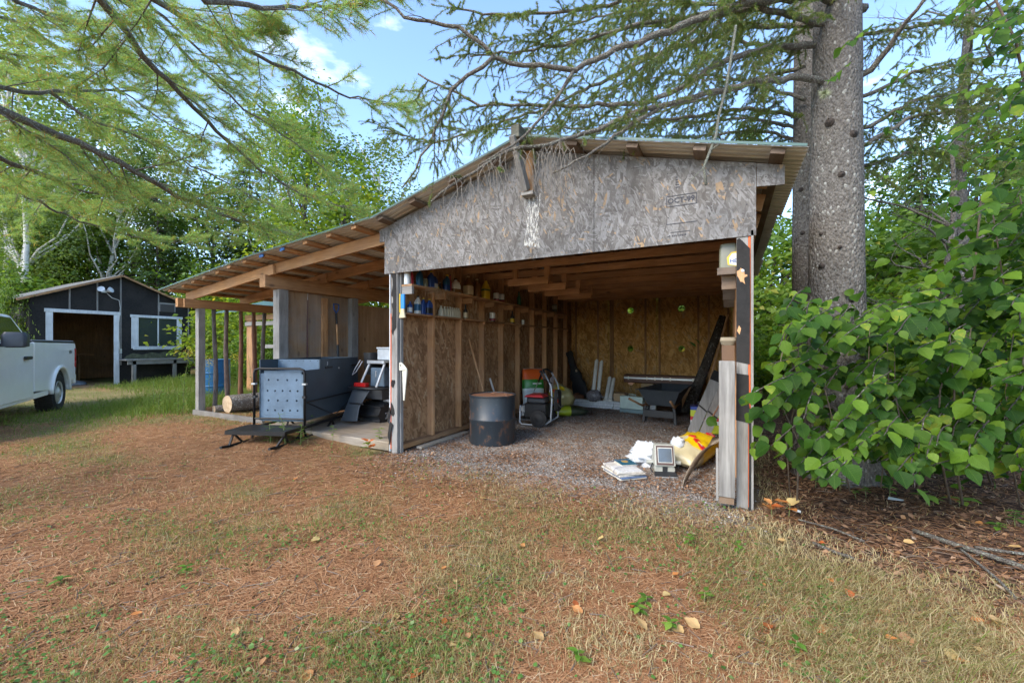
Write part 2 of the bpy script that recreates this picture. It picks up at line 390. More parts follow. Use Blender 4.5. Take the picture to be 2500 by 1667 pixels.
# ================================================================== garage
SL = 0.262
def rz_(x): return 3.08 - SL * abs(x - 1.83)            # underside of the garage roofing
M['dark_x'] = wood('dark aged lumber x', (0.085, 0.052, 0.032), (0.20, 0.135, 0.085), 'x', grey=0.2); M['dark_y'] = wood('dark aged lumber y', (0.085, 0.052, 0.032), (0.20, 0.135, 0.085), 'y', grey=0.2)
gar = empty('garage', 'open wooden garage with a grey flake board gable and ribbed metal roof', 'garage')
LX0, LX1 = 0.085, 0.175                                      # studs of the left wall
for k in range(3):
    a, b = 1.22 * k + (0.002 if k else 0), 1.22 * (k + 1) - 0.002
    top = [(b, rz_(b) - 0.042)] + ([(1.83, rz_(1.83) - 0.042)] if k == 1 else []) + [(a, rz_(a) - 0.042)]
    MB().prism([(a, 2.03), (b, 2.03)] + top, -0.012 - 0.0015 * (k % 2), 0.0).build('header_panel', M['osb_grey'], gar)
MB().prism([(-0.075, 2.40), (-0.002, 2.40), (-0.002, rz_(0) - 0.045), (-0.075, rz_(-0.075) - 0.045)], -0.014, -0.002).build('header_panel', M['osb_grey'], gar)
MB().prism([(3.662, 2.385), (3.835, 2.37), (3.835, rz_(3.835) - 0.045), (3.662, rz_(3.662) - 0.045)], -0.015, -0.002).build('header_panel', M['osb_grey'], gar)
for (x0, x1) in ((0.0, 3.66),):
    box('header_beam', (0.09, 0.003, 2.075), (3.62, 0.045, 2.26), M['brown_x'], gar)
# printed stamps on the board
st = text('date_stamp', 'OCT-99', 0.058, M['ink'], gar, (2.995 + 0.15, -0.0135, 2.315 + 0.055), (1, 0, 0), (0, 0, 1), bold=0.0015)
sf = MB(); X0, X1, Z0, Z1 = 3.035, 3.26, 2.325, 2.412
for lo, hi in (((X0, Z0), (X1, Z0 + 0.005)), ((X0, Z1 - 0.005), (X1, Z1)), ((X0, Z0), (X0 + 0.005, Z1)), ((X1 - 0.005, Z0), (X1, Z1))):
    sf.box((lo[0], -0.0152, lo[1]), (hi[0], -0.0145, hi[1]))
sf.box((X0, -0.0152, 2.185), (X1, -0.0145, 2.190)); sf.box((X0 + 0.03, -0.0152, 2.118), (X1 - 0.05, -0.0145, 2.122))
for i in range(11):
    if i in (1, 5): continue
    sf.box((X0 + 0.012 * i + 0.02, -0.0152, 2.086), (X0 + 0.012 * i + 0.027, -0.0145, 2.10))
for i in range(5): sf.box((X0 + 0.07, -0.0152, 2.47 + 0.02 * i), (X0 + 0.10 - 0.004 * i, -0.0145, 2.478 + 0.02 * i))
sf.build('stamp_frame', M['ink'], gar)
nail = MB().lathe([(0.005, 0), (0.005, 0.002), (0.002, 0.003)], 6, M=Matrix.Rotation(PI / 2, 4, 'X')).mesh('nail'); nail.materials.append(M['ink'])
for x in (0.06, 0.62, 1.18, 1.27, 2.39, 2.49, 3.05, 3.60):
    for z in (2.08, 2.26, 2.44, 2.60, 2.78):
        if z < rz_(x) - 0.08 and random.random() < 0.8: link('nail', nail, gar).location = (x + random.uniform(-.01, .01), -0.0125 if 1.22 > x or x > 2.44 else -0.014, z + random.uniform(-.03, .03))
# white bird streak below the bracket
def _streak():
    s = NT('bird lime'); v = s.coord(); f = s.noise(s.coord(scale=(18, 1, 5)), 3, 6, 0.7)
    s.set((0.55, 0.54, 0.5), 0.9); tr = s.n('ShaderNodeBsdfTransparent'); mxs = s.n('ShaderNodeMixShader')
    s.l(s.ramp(f, [(0.46, 0.0), (0.6, 0.85)]), mxs.inputs[0]); s.l(tr.outputs[0], mxs.inputs[1]); s.l(s.b.outputs[0], mxs.inputs[2]); s.l(mxs.outputs[0], s.out.inputs['Surface']); return s.m
MB().prism([(1.76, 2.16), (1.93, 2.12), (1.92, 2.45), (1.95, 2.62), (1.80, 2.62), (1.79, 2.3)], -0.0185, -0.018).build('lime_streak', _streak(), gar)
# ridge bracket
box('bracket_post', (1.80, -0.052, 2.635), (1.872, -0.014, 3.03), M['brown_z'], gar, bevel=0.003)
box('bracket_foot', (1.775, -0.10, 2.60), (1.895, -0.014, 2.634), M['old_x'], gar, bevel=0.003)
bar('bracket_brace', (1.82, -0.075, 2.655), (1.81, -0.33, 3.05), 0.05, 0.085, M['old_z'], gar, up=(0, -1, 0.3), bevel=0.003)
bar('ridge_beam', (1.83, -0.33, 3.085), (1.83, -0.05, 3.08), 0.08, 0.115, wood('mossy beam', (0.07, 0.068, 0.05), (0.17, 0.165, 0.13), 'y'), gar, bevel=0.004)
# left wall: sheathing, studs, plate
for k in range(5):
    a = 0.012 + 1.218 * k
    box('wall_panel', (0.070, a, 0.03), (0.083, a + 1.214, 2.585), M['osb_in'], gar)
SY = [0.03 + 0.61 * k for k in range(11)]
for k, y in enumerate(SY):
    if k == 0: continue
    box('stud', (LX0, y, 0.09), (LX1, y + 0.04, 2.34), M['fir_z'], gar, bevel=0.002)
box('sill_plate', (LX0, 0.10, 0.035), (LX1 + 0.004, 6.08, 0.088), M['brown_y'], gar)
box('top_plate', (LX0, 0.05, 2.342), (LX1, 6.08, 2.42), M['brown_y'], gar)
# left corner post: two studs, felt scraps, orange strip, pale sheathing edge
box('corner_post', (0.092, 0.0, 0.0), (0.178, 0.04, 2.07), M['old_z'], gar, bevel=0.002)
box('corner_post', (0.108, 0.042, 0.0), (0.196, 0.082, 2.07), M['old_z'], gar, bevel=0.002)
box('sheathing_edge', (0.068, -0.006, 0.02), (0.078, 0.011, 2.06), M['white_paint'], gar)
box('primer_strip', (0.080, -0.002, 0.05), (0.0915, 0.01, 1.58), M['orange'], gar)
def felt_scrap(name, pts, y, parent, d=0.004): return MB().prism(pts, y - d, y).build(name, M['felt'], parent)
felt_scrap('felt_scrap', [(0.094, 1.38), (0.12, 1.33), (0.13, 1.38), (0.168, 1.42), (0.17, 1.8), (0.165, 2.03), (0.15, 2.02), (0.128, 2.05), (0.1, 2.05), (0.097, 2.0), (0.112, 1.97), (0.118, 1.90), (0.10, 1.82), (0.097, 1.78), (0.12, 1.76), (0.122, 1.70), (0.1, 1.69), (0.112, 1.62), (0.11, 1.55), (0.098, 1.53), (0.108, 1.47), (0.105, 1.4)], -0.001, gar)
felt_scrap('felt_scrap', [(0.09, 0.76), (0.12, 0.74), (0.135, 0.77), (0.15, 0.80), (0.145, 0.83), (0.10, 0.83), (0.088, 0.8)], -0.001, gar)
felt_scrap('felt_scrap', [(0.086, 0.44), (0.12, 0.42), (0.14, 0.45), (0.135, 0.5), (0.105, 0.56), (0.088, 0.58)], -0.001, gar)
MB().prism([(0.055, 0.20), (0.085, 0.10), (0.10, 0.24), (0.125, 0.33), (0.09, 0.36), (0.072, 0.30)], -0.022, -0.014).build('felt_scrap', M['felt'], gar)
MB().prism([(0.05, 0.36), (0.07, 0.34), (0.09, 0.46), (0.085, 0.52), (0.064, 0.48)], -0.020, -0.012).build('felt_scrap', M['felt'], gar)
# shelves of the left wall
box('upper_shelf', (0.180, 0.05, 1.885), (0.345, 1.62, 1.905), M['brown_y'], gar)
box('upper_shelf', (0.180, 1.63, 1.882), (0.335, 5.2, 1.902), M['brown_y'], gar)
for k, y in enumerate(SY[1:9]):
    box('shelf_bracket', (LX1 + 0.002, y + 0.042, 1.80), (0.33, y + 0.078, 1.88), M['brown_x'], gar, bevel=0.002)
box('shelf_front', (0.19, 0.052, 1.795), (0.345, 0.09, 1.883), M['old_x'], gar, bevel=0.002)
for k in range(0, 9):
    y0 = 0.09 if k == 0 else SY[k] + 0.043
    box('lower_shelf', (LX0, y0, 1.575), (LX1 + 0.05, SY[k + 1] - 0.003, 1.595), M['brown_y'], gar)
    bar('shelf_cleat', (LX1 + 0.02, SY[k + 1] - 0.03, 1.555), (LX1 + 0.02, SY[k + 1] - 0.005, 1.555), 0.03, 0.036, M['fir_y'], gar)
box('ground_board', (0.20, 0.30, 0.004), (0.275, 1.30, 0.03), M['ply_floor'], gar)
# right wall
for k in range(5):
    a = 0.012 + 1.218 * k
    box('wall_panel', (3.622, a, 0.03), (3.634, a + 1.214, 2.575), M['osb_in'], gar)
for k, y in enumerate(SY):
    if k == 0: continue
    box('stud', (3.53, y, 0.05), (3.62, y + 0.04, 2.34), M['fir_z'], gar)
box('top_plate', (3.53, 0.05, 2.342), (3.62, 6.08, 2.42), M['brown_y'], gar)
box('corner_post', (3.532, -0.002, 0.0), (3.608, 0.085, 2.07), M['old_z'], gar, bevel=0.002)
box('sheathing_edge', (3.626, -0.012, 0.0), (3.642, 0.010, 2.07), M['old_z'], gar)
box('primer_strip', (3.609, -0.0015, 0.02), (3.6235, 0.02, 2.06), M['orange'], gar)
felt_scrap('felt_scrap', [(3.530, 1.10), (3.618, 1.08), (3.621, 1.55), (3.619, 1.94), (3.60, 1.96), (3.57, 2.0), (3.55, 2.02), (3.533, 2.01)], -0.003, gar)
MB().prism([(3.533, 1.775), (3.537, 1.74), (3.550, 1.715), (3.557, 1.695), (3.572, 1.692), (3.588, 1.675), (3.581, 1.71), (3.584, 1.725), (3.603, 1.733), (3.601, 1.745), (3.585, 1.747), (3.583, 1.78), (3.566, 1.79), (3.560, 1.80), (3.553, 1.785)], -0.0085, -0.0072).build('bare_patch', M['fir_z'], gar)
felt_scrap('felt_scrap', [(3.528, 0.66), (3.61, 0.645), (3.613, 0.80), (3.612, 1.0), (3.53, 1.01)], -0.003, gar)
felt_scrap('felt_scrap', [(3.611, 0.0), (3.626, 0.0), (3.627, 0.5), (3.628, 0.70), (3.60, 0.86), (3.598, 0.74), (3.612, 0.62), (3.612, 0.3)], -0.014, gar, 0.003)
MB().prism([(3.535, 1.33), (3.552, 1.30), (3.562, 1.345), (3.548, 1.37)], -0.0085, -0.0072).build('bare_patch', M['fir_z'], gar)
MB().lathe([(0.011, 0), (0.011, 0.002), (0.004, 0.004)], 12, M=Matrix.Translation((3.573, -0.009, 1.775)) @ Matrix.Rotation(PI / 2, 4, 'X')).build('washer', M['zinc'], gar)
bd = MB().box((3.415, -0.10, 0.10), (3.522, -0.062, 1.105)).build('door_jamb_board', wood('striped old board', (0.115, 0.105, 0.095), (0.34, 0.325, 0.30), 'z', 0.55, var=0.1), gar, bevel=0.003)
box('jamb_foot', (3.418, -0.096, 0.05), (3.515, -0.066, 0.098), M['dark_x'], gar)
box('jamb_strip', (3.395, -0.085, 0.06), (3.412, -0.06, 0.45), M['old_z'], gar)
box('right_shelf', (3.40, 0.05, 1.765), (3.528, 0.088, 1.82), M['dark_x'], gar, bevel=0.002)
box('right_shelf', (3.42, 0.092, 1.80), (3.525, 2.2, 1.82), M['brown_y'], gar)
for i in range(3): box('shelf_bracket', (3.43, 0.12 + 0.62 * i, 1.66 - 0.02 * i), (3.528, 0.16 + 0.62 * i, 1.798), M['dark_x'], gar)
# back wall with round vent holes
def holed(mb, x0, x1, z0, z1, hx, hz, r_, y0, y1, n=20):
    A = []; B = []
    for i in range(n):
        t = 2 * PI * i / n; c, s_ = math.cos(t), math.sin(t); A.append((hx + r_ * c, hz + r_ * s_))
        kx = ((x1 - hx) if c > 0 else (x0 - hx)) / c if abs(c) > 1e-6 else 1e9; kz = ((z1 - hz) if s_ > 0 else (z0 - hz)) / s_ if abs(s_) > 1e-6 else 1e9
        k = min(kx, kz); B.append((hx + k * c, hz + k * s_))
    cor = [(x1, z1), (x0, z1), (x0, z0), (x1, z0)]
    for (yy) in (y0, y1):
        o = [(p[0], yy, p[1]) for p in A + B + cor]
        fs = [(i, (i + 1) % n, n + (i + 1) % n, n + i) for i in range(n)]
        for ci, c_ in enumerate(cor):
            for i in range(n):
                p, q = B[i], B[(i + 1) % n]
                if (abs(p[0] - c_[0]) < 1e-6 and abs(q[1] - c_[1]) < 1e-6) or (abs(p[1] - c_[1]) < 1e-6 and abs(q[0] - c_[0]) < 1e-6): fs.append((n + i, n + (i + 1) % n, 2 * n + ci))
        mb.add(o, fs)
    mb.add([(p[0], yy, p[1]) for p in A for yy in (y0, y1)], [(2 * i, 2 * i + 1, (2 * i + 3) % (2 * n), (2 * i + 2) % (2 * n)) for i in range(n)])
BXs = [0.062, 0.98, 2.06, 3.10, 3.53]
for k in range(4):
    a, b = BXs[k] + 0.003, BXs[k + 1] - 0.003
    if k in (1, 2):
        mb = MB(); hx = 1.49 if k == 1 else 2.57
        for (z0, z1, hz) in ((0.03, 0.76, 0.385), (0.76, 1.58, 1.145), (1.58, 2.56, 2.01)): holed(mb, a, b, z0, z1, hx, hz, 0.068, 6.102, 6.114)
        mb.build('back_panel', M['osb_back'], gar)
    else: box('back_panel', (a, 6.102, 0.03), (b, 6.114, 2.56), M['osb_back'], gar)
for x in (0.18, 0.72, 1.02, 1.07, 1.80, 2.10, 2.88, 3.08, 3.44):
    box('back_stud', (x, 6.075, 0.04), (x + 0.04, 6.10, 2.45), M['brown_z'], gar)
MB().prism([(0.09, 2.565), (3.53, 2.565), (3.53, 2.60), (1.83, 3.0), (0.09, 2.60)], 6.102, 6.114).build('back_panel', M['osb_back'], gar)
box('back_plate', (0.18, 6.03, 2.36), (3.52, 6.074, 2.45), M['brown_x'], gar)
# joists with hanging racks, rafters
for k in range(1, 10):
    y = SY[k] + 0.045
    box('joist', (0.12, y, 2.215), (3.56, y + 0.038, 2.30), M['fir_x'], gar)
for k, y in enumerate([1.30, 1.92, 2.53, 3.14]):
    box('rack_bar', (0.90, y - 0.02, 1.995), (1.47, y + 0.018, 2.085), M['fir_x'], gar, bevel=0.002)
    for x in (0.95, 1.40): box('rack_hanger', (x, y + 0.02, 2.03), (x + 0.07, y + 0.056, 2.34), M['fir_z'], gar)
for k in range(0, 11):
    y = SY[k] + 0.06
    for sgn in (-1, 1):
        p = [(1.83 + sgn * 0.02, y, rz_(1.83) - 0.115), (1.83 + sgn * 1.92, y, rz_(1.83 + sgn * 1.92) - 0.115)]
        bar('rafter', p[0], p[1], 0.038, 0.14, M['brown_x'], gar)
for x in (0.10, 0.55, 1.05, 1.50, 1.80, 2.30, 2.80, 3.29, 3.78):
    t = math.atan(SL) * (1 if x < 1.83 else -1)
    Mx = Matrix.Translation((x, 0, rz_(x) - 0.021)) @ Matrix.Rotation(-t, 4, 'Y')
    MB().box((-0.045, -0.19, -0.019), (0.045, 6.2, 0.019), Mx).build('purlin', M['dark_y'], gar, bevel=0.002)
def roof_panel(parent, x0, z0, x1, z1, y0, y1, name='roof_panel', lift=0.0, rib=0.0762, h=0.014):
    "ribbed sheet from (x0,z0) down to (x1,z1), ribs along the slope"
    prof = []; y = y0
    while y < y1 - 1e-6:
        for (f, hh) in ((0, 0), (0.28, 0), (0.42, h), (0.72, h), (0.86, 0)):
            if y + f * rib < y1: prof.append((y + f * rib, hh))
        y += rib
    prof.append((y1, 0)); n = len(prof); V = []
    for (x, z) in ((x0, z0), (x1, z1)):
        for (yy, hh) in prof: V.append((x, yy, z + hh + lift))
    fs = [(i, i + 1, n + i + 1, n + i) for i in range(n - 1)]
    o = len(V); V += [(x, yy, z + 0.0012) for (x, yy, z) in V]; fs += [tuple(o + i for i in reversed(f)) for f in fs]
    fs += [(i, i + n, o + i + n, o + i) for i in (0, n - 1)] + [(i, i + 1, o + i + 1, o + i) for i in list(range(n - 1)) + list(range(n, 2 * n - 1))]
    return MB().add(V, fs).build(name, M['roofing'], parent)
ny = 8; wy = (6.35 + 0.22) / ny
for i in range(ny):
    y0 = -0.22 + wy * i; y1 = y0 + wy + 0.02; jit = random.uniform(-0.025, 0.03)
    roof_panel(gar, 1.83, rz_(1.83), 3.93 + jit, rz_(3.93 + jit), y0, y1, lift=0.003 * (i % 2))
    roof_panel(gar, 1.83, rz_(1.83), -0.06 + jit, rz_(-0.06 + jit), y0, y1, lift=0.003 * (i % 2) + 0.004)
MB().prism([(1.60, rz_(1.60) + 0.02), (1.83, rz_(1.83) + 0.022), (2.06, rz_(2.06) + 0.02), (2.06, rz_(2.06) + 0.025), (1.83, rz_(1.83) + 0.03), (1.60, rz_(1.60) + 0.025)], -0.225, 6.35).build('ridge_cap', M['trim_green'], gar)
for sgn in (1,):
    bar('rake_trim', (1.9, -0.226, rz_(1.9) + 0.012), (3.94, -0.226, rz_(3.94) + 0.012), 0.004, 0.018, M['trim_green'], gar)
bar('rake_trim', (1.76, -0.226, rz_(1.76) + 0.012), (0.0, -0.226, rz_(0.0) + 0.012), 0.004, 0.018, M['trim_green'], gar)

# ================================================================== lean-to
M['sill'] = wood('grey sill board', (0.10, 0.088, 0.075), (0.24, 0.22, 0.195), 'x', grey=0.3, var=0.1)
lean = empty('lean_to', 'wooden lean-to with brown rafters and sloping ribbed roof, left of the garage', 'lean-to')
def lz(x): return 2.60 + 0.091 * x if x > -2.3 else 2.39 + 0.126 * (x + 2.3)
LY = [0.10, 0.95, 1.80, 2.65]
for k, y in enumerate(LY):
    bar('rafter', (0.06, y, lz(0) - 0.113), (-2.42, y, lz(-2.42) - 0.108), 0.038, 0.14, M['fir_x'], lean, bevel=0.002)
    bar('rafter', (-2.12, y - 0.041, lz(-2.12) - 0.13), (-4.42, y - 0.041, lz(-4.42) - 0.113), 0.038, 0.14, M['fir_x'], lean, bevel=0.002)
for x in (-0.28, -0.70, -1.12, -1.55, -1.98, -2.38, -2.72, -3.06, -3.40, -3.74, -4.08, -4.46):
    t = math.atan(0.1)
    Mx = Matrix.Translation((x, 0, lz(x) - 0.021)) @ Matrix.Rotation(-t, 4, 'Y')
    p = MB().box((-0.04, -0.20 + random.uniform(-0.02, 0.05), -0.019), (0.04, 3.0, 0.019), Mx).build('purlin', M['fir_y'], lean, bevel=0.002)
    if x in (-1.98, -1.55): p['label'] = 'purlin with a blue painted end'; MB().box((-0.041, -0.215, -0.02), (0.041, -0.203, 0.02), Mx).build('painted_end', plain('blue end paint', (0.03, 0.13, 0.38), 0.6), p)
for i in range(4):
    y0 = -0.24 + 0.82 * i; y1 = y0 + 0.84; j = random.uniform(-0.03, 0.02)
    roof_panel(lean, 0.06, lz(0.06), -2.33, lz(-2.33) + 0.006, y0, y1, lift=0.003 * (i % 2))
    roof_panel(lean, -2.26, lz(-2.26), -4.62 + j, lz(-4.62), y0, y1, lift=0.003 * (i % 2))
bar('rake_trim', (0.0, -0.247, lz(0) + 0.012), (-2.3, -0.247, lz(-2.3) + 0.012), 0.004, 0.014, M['trim_green'], lean)
bar('rake_trim', (-2.3, -0.247, lz(-2.3) + 0.012), (-4.62, -0.247, lz(-4.62) + 0.012), 0.004, 0.014, M['trim_green'], lean)
box('middle_beam', (-2.365, 0.0, 2.03), (-2.235, 2.95, 2.205), M['fir_y'], lean, bevel=0.004)
box('outer_beam', (-4.265, -0.17, 1.825), (-4.195, 2.95, 1.965), M['fir_y'], lean, bevel=0.003)
box('outer_beam', (-4.19, -0.10, 1.825), (-4.15, 2.95, 1.962), M['fir_y'], lean, bevel=0.003)
box('post', (-2.37, 0.20, 0.10), (-2.23, 0.345, 2.028), M['old_z'], lean, bevel=0.004)
box('post', (-2.37, 1.50, 0.10), (-2.23, 1.64, 2.028), M['old_z'], lean, bevel=0.004)
box('post', (-4.25, 0.10, 0.10), (-4.155, 0.20, 1.823), M['old_z'], lean, bevel=0.003)
box('post', (-4.25, 2.75, 0.0), (-4.155, 2.85, 1.823), M['brown_z'], lean, bevel=0.003)
box('plywood_panel', (-2.34, 0.347, 0.12), (-2.322, 1.498, 2.04), M['ply_worn'], lean)
box('plywood_panel', (-2.34, 1.642, 0.12), (-2.322, 2.92, 1.93), M['ply'], lean)
box('plywood_panel', (-2.30, 2.90, 0.12), (0.06, 2.918, 1.95), M['ply'], lean)
box('upright_board', (-2.318, 0.96, 0.3), (-2.28, 1.06, 1.98), M['fir_z'], lean, bevel=0.002)
box('floor_slab', (-2.2, 0.0, 0.02), (0.05, 2.9, 0.12), wood('dirty slab', (0.17, 0.13, 0.09), (0.34, 0.28, 0.20), 'x', 0.5, grey=0.3), lean, bevel=0.006)
box('sill_board', (-4.25, 0.06, 0.06), (-2.40, 0.10, 0.175), M['sill'], lean, bevel=0.003)
box('sill_board', (-4.19, 0.22, 0.08), (-4.15, 2.8, 0.20), M['brown_y'], lean, bevel=0.003)
def _pole():
    s = NT('peeled pole bark'); v = s.coord(scale=(8, 8, 2.2)); f = s.noise(v, 2.4, 6, 0.7); r_ = s.rnd()
    a = s.ramp(f, [(0.3, (0.075, 0.030, 0.016)), (0.6, (0.20, 0.085, 0.04)), (0.75, (0.30, 0.17, 0.09))]); b = s.ramp(f, [(0.3, (0.05, 0.042, 0.036)), (0.6, (0.16, 0.13, 0.11)), (0.75, (0.30, 0.27, 0.24))])
    return s.set(s.mix(s.ramp(r_, [(0.55, 0.0), (0.6, 1.0)]), a, b), 0.8, bump=f, bs=0.6, bd=0.01)
M['pole'] = _pole()
for k, (y, r_) in enumerate(((0.36, 0.030), (0.55, 0.032), (0.79, 0.033), (1.03, 0.035), (1.20, 0.033))):
    pts = []; rs = []
    for i in range(13):
        t = i / 12; pts.append((-4.20 + 0.018 * math.sin(3 * t + k), y + 0.014 * math.sin(5 * t + 2 * k), 0.12 + t * 1.70)); rs.append(r_ * (1.15 - 0.25 * t) * (1.16 if (i + k) % 4 == 0 else 1))
    MB().tube(pts, rs, 9).build('pole', M['pole'], lean, smooth='all')
# ================================================================== vegetation
def leaf_mat(name, stops, trans=0.45, rough=0.55, spec=0.35, vein=False):
    s = NT(name); t = s.attr('tint')
    c = s.ramp(t, stops)
    hv = s.n('ShaderNodeHueSaturation'); s.l(c, hv.inputs['Color']); s.l(s.math('ADD', s.math('MULTIPLY', s.rnd(), 0.3), 0.85), hv.inputs['Value']); c = hv.outputs[0]
    if vein:
        x = s.n('ShaderNodeSeparateXYZ'); s.l(s.n('ShaderNodeTexCoord').outputs['Object'], x.inputs[0]); w = s.math('SINE', s.math('MULTIPLY', s.math('SUBTRACT', x.outputs[1], s.math('MULTIPLY', s.math('ABSOLUTE', x.outputs[0]), 0.9)), 62.0))
        mid = s.ramp(s.math('ABSOLUTE', x.outputs[0]), [(0.0, 1.0), (0.02, 0.0)]); c = s.mix(s.ramp(s.noise(s.n('ShaderNodeTexCoord').outputs['Object'], 5.5, 3), [(0.70, 0.0), (0.74, 0.8)]), c, (0.16, 0.09, 0.03)); c = s.mix(s.math('ADD', s.ramp(w, [(0.6, 0.0), (1.0, 0.16)]), s.math('MULTIPLY', mid, 0.3)), c, (0.14, 0.25, 0.04)); s.set(c, rough, spec=spec, bump=w, bs=0.25, bd=0.01)
    else: s.set(c, rough, spec=spec)
    tr = s.n('ShaderNodeBsdfTranslucent'); s.l(s.mix(1.0, c, (1.5, 1.45, 0.6), 'MULTIPLY'), tr.inputs['Color'])
    mxs = s.n('ShaderNodeMixShader'); mxs.inputs[0].default_value = trans
    s.l(s.b.outputs[0], mxs.inputs[1]); s.l(tr.outputs[0], mxs.inputs[2]); s.l(mxs.outputs[0], s.out.inputs['Surface'])
    return s.m
M['leaf_a'] = leaf_mat('broad leaves', [(0, (0.06, 0.125, 0.02)), (0.45, (0.115, 0.205, 0.033)), (0.85, (0.19, 0.28, 0.05)), (1.0, (0.30, 0.30, 0.05))])
M['leaf_y'] = leaf_mat('yellow green leaves', [(0, (0.09, 0.16, 0.02)), (0.5, (0.17, 0.26, 0.035)), (0.88, (0.26, 0.33, 0.05)), (1.0, (0.42, 0.34, 0.05))], 0.55)
M['leaf_p'] = leaf_mat('pale leaves', [(0, (0.08, 0.14, 0.05)), (0.5, (0.15, 0.23, 0.075)), (1.0, (0.26, 0.32, 0.12))])
M['leaf_d'] = leaf_mat('dark conifer sprays', [(0, (0.045, 0.095, 0.03)), (0.6, (0.10, 0.175, 0.05)), (1.0, (0.18, 0.25, 0.075))], 0.35)
M['needle'] = leaf_mat('pine needles', [(0, (0.15, 0.26, 0.09)), (0.5, (0.23, 0.35, 0.13)), (0.80, (0.32, 0.42, 0.16)), (0.86, (0.44, 0.27, 0.09)), (1.0, (0.48, 0.23, 0.07))], 0.5)
M['spruce'] = leaf_mat('spruce needles', [(0, (0.085, 0.15, 0.045)), (0.6, (0.155, 0.24, 0.065)), (0.80, (0.24, 0.29, 0.10)), (0.86, (0.30, 0.22, 0.12)), (1.0, (0.36, 0.26, 0.14))], 0.45)
M['hazel'] = leaf_mat('hazel leaves', [(0, (0.014, 0.048, 0.005)), (0.5, (0.043, 0.108, 0.009)), (0.85, (0.115, 0.205, 0.016)), (0.93, (0.17, 0.26, 0.03)), (0.97, (0.42, 0.36, 0.03)), (1.0, (0.50, 0.33, 0.03))], 0.42, 0.55, 0.22, True)
M['weed'] = leaf_mat('weed leaves', [(0, (0.06, 0.14, 0.02)), (0.5, (0.12, 0.24, 0.03)), (1.0, (0.22, 0.33, 0.05))], 0.45)
def bark(name, dark, mid, light, sc=(9, 9, 4), spots=0.12, cell=5.0, bd=0.02):
    s = NT(name); v = s.coord(scale=sc); d = s.voro(v, cell, 'Distance'); cc = s.sep(s.voro(v, cell, 'Color'), 0); f = s.noise(v, 3.2, 7, 0.72)
    c = s.mix(s.ramp(f, [(0.35, 0.0), (0.7, 1.0)]), dark, mid)
    c = s.mix(s.ramp(cc, [(1 - spots - 0.02, 0.0), (1 - spots, 0.8)]), c, light)
    c = s.mix(s.ramp(s.noise(s.coord(), 3.4, 5), [(0.5, 0.0), (0.8, 0.55)]), c, tuple(x * 0.5 for x in dark))
    return s.set(c, 0.95, bump=s.math('ADD', s.math('MULTIPLY', d, -1.0), s.math('MULTIPLY', f, 0.8)), bs=0.9, bd=bd, spec=0.15)
M['bark'] = bark('spruce bark', (0.09, 0.08, 0.071), (0.215, 0.20, 0.18), (0.33, 0.33, 0.30), (13, 13, 8), 0.03, 4.4, 0.018)
M['bark_b'] = bark('brown bark', (0.05, 0.042, 0.036), (0.13, 0.11, 0.092), (0.25, 0.24, 0.21), (12, 12, 6), 0.06)
M['bark_l'] = bark('lichened branch bark', (0.13, 0.11, 0.09), (0.27, 0.235, 0.195), (0.40, 0.42, 0.33), (30, 30, 30), 0.16)
M['twig'] = plain('bare grey twig', (0.24, 0.205, 0.165), 0.9, wear=0.5, scale=30)
def _birch():
    s = NT('birch bark'); v = s.coord(scale=(2.5, 2.5, 16)); f = s.noise(v, 2.0, 5, 0.7); g = s.noise(s.coord(), 3, 4)
    c = s.ramp(f, [(0.33, (0.06, 0.055, 0.05)), (0.43, (0.58, 0.56, 0.52)), (0.7, (0.74, 0.72, 0.68))])
    return s.set(s.mix(s.ramp(g, [(0.55, 0.0), (0.8, 0.5)]), c, (0.25, 0.22, 0.19)), 0.75, bump=f, bs=0.3)
M['birch'] = _birch()

def unit(a): return a / np.maximum(1e-9, np.linalg.norm(a, axis=1, keepdims=True))
def leaf_quads(P, axis, up, size, wr=0.55, fold=0.12, droop=0.15):
    "folded diamond per leaf -> V, F"
    n = len(P); axis = unit(axis); side = unit(np.cross(axis, up)); nor = np.cross(side, axis); size = np.asarray(size).reshape(-1, 1)
    b = P; t = P + axis * size - nor * size * droop; m = P + axis * size * 0.48
    l_ = m + side * size * wr * 0.5 + nor * size * fold; r_ = m - side * size * wr * 0.5 + nor * size * fold
    V = np.stack([b, r_, t, l_], 1).reshape(-1, 3); F = np.arange(4 * n).reshape(-1, 4); return V, F
def blob(n, c, r, flat=0.7):
    p = rng.normal(size=(n, 3)) * np.array([r, r, r * flat]) * 0.55; return p + np.asarray(c)
def rand_dirs(n, zlo=-0.6, zhi=0.5):
    a = rng.uniform(0, 2 * PI, n); z = rng.uniform(zlo, zhi, n); q = np.sqrt(1 - np.clip(z, -1, 1) ** 2); return np.stack([np.cos(a) * q, np.sin(a) * q, z], 1)
def upish(n, j=0.6): return unit(np.array([0, 0, 1.0]) + rng.normal(size=(n, 3)) * j)
def crook(p0, p1, k, amp, sag=0.0):
    p0, p1 = Vector(p0), Vector(p1); L_ = (p1 - p0).length; out = []
    for i in range(k + 1):
        t = i / k; w = math.sin(PI * t) * amp * L_
        out.append(p0.lerp(p1, t) + Vector((random.uniform(-w, w), random.uniform(-w, w), random.uniform(-w, w) * 0.6 - sag * L_ * 4 * t * (1 - t))))
    return out

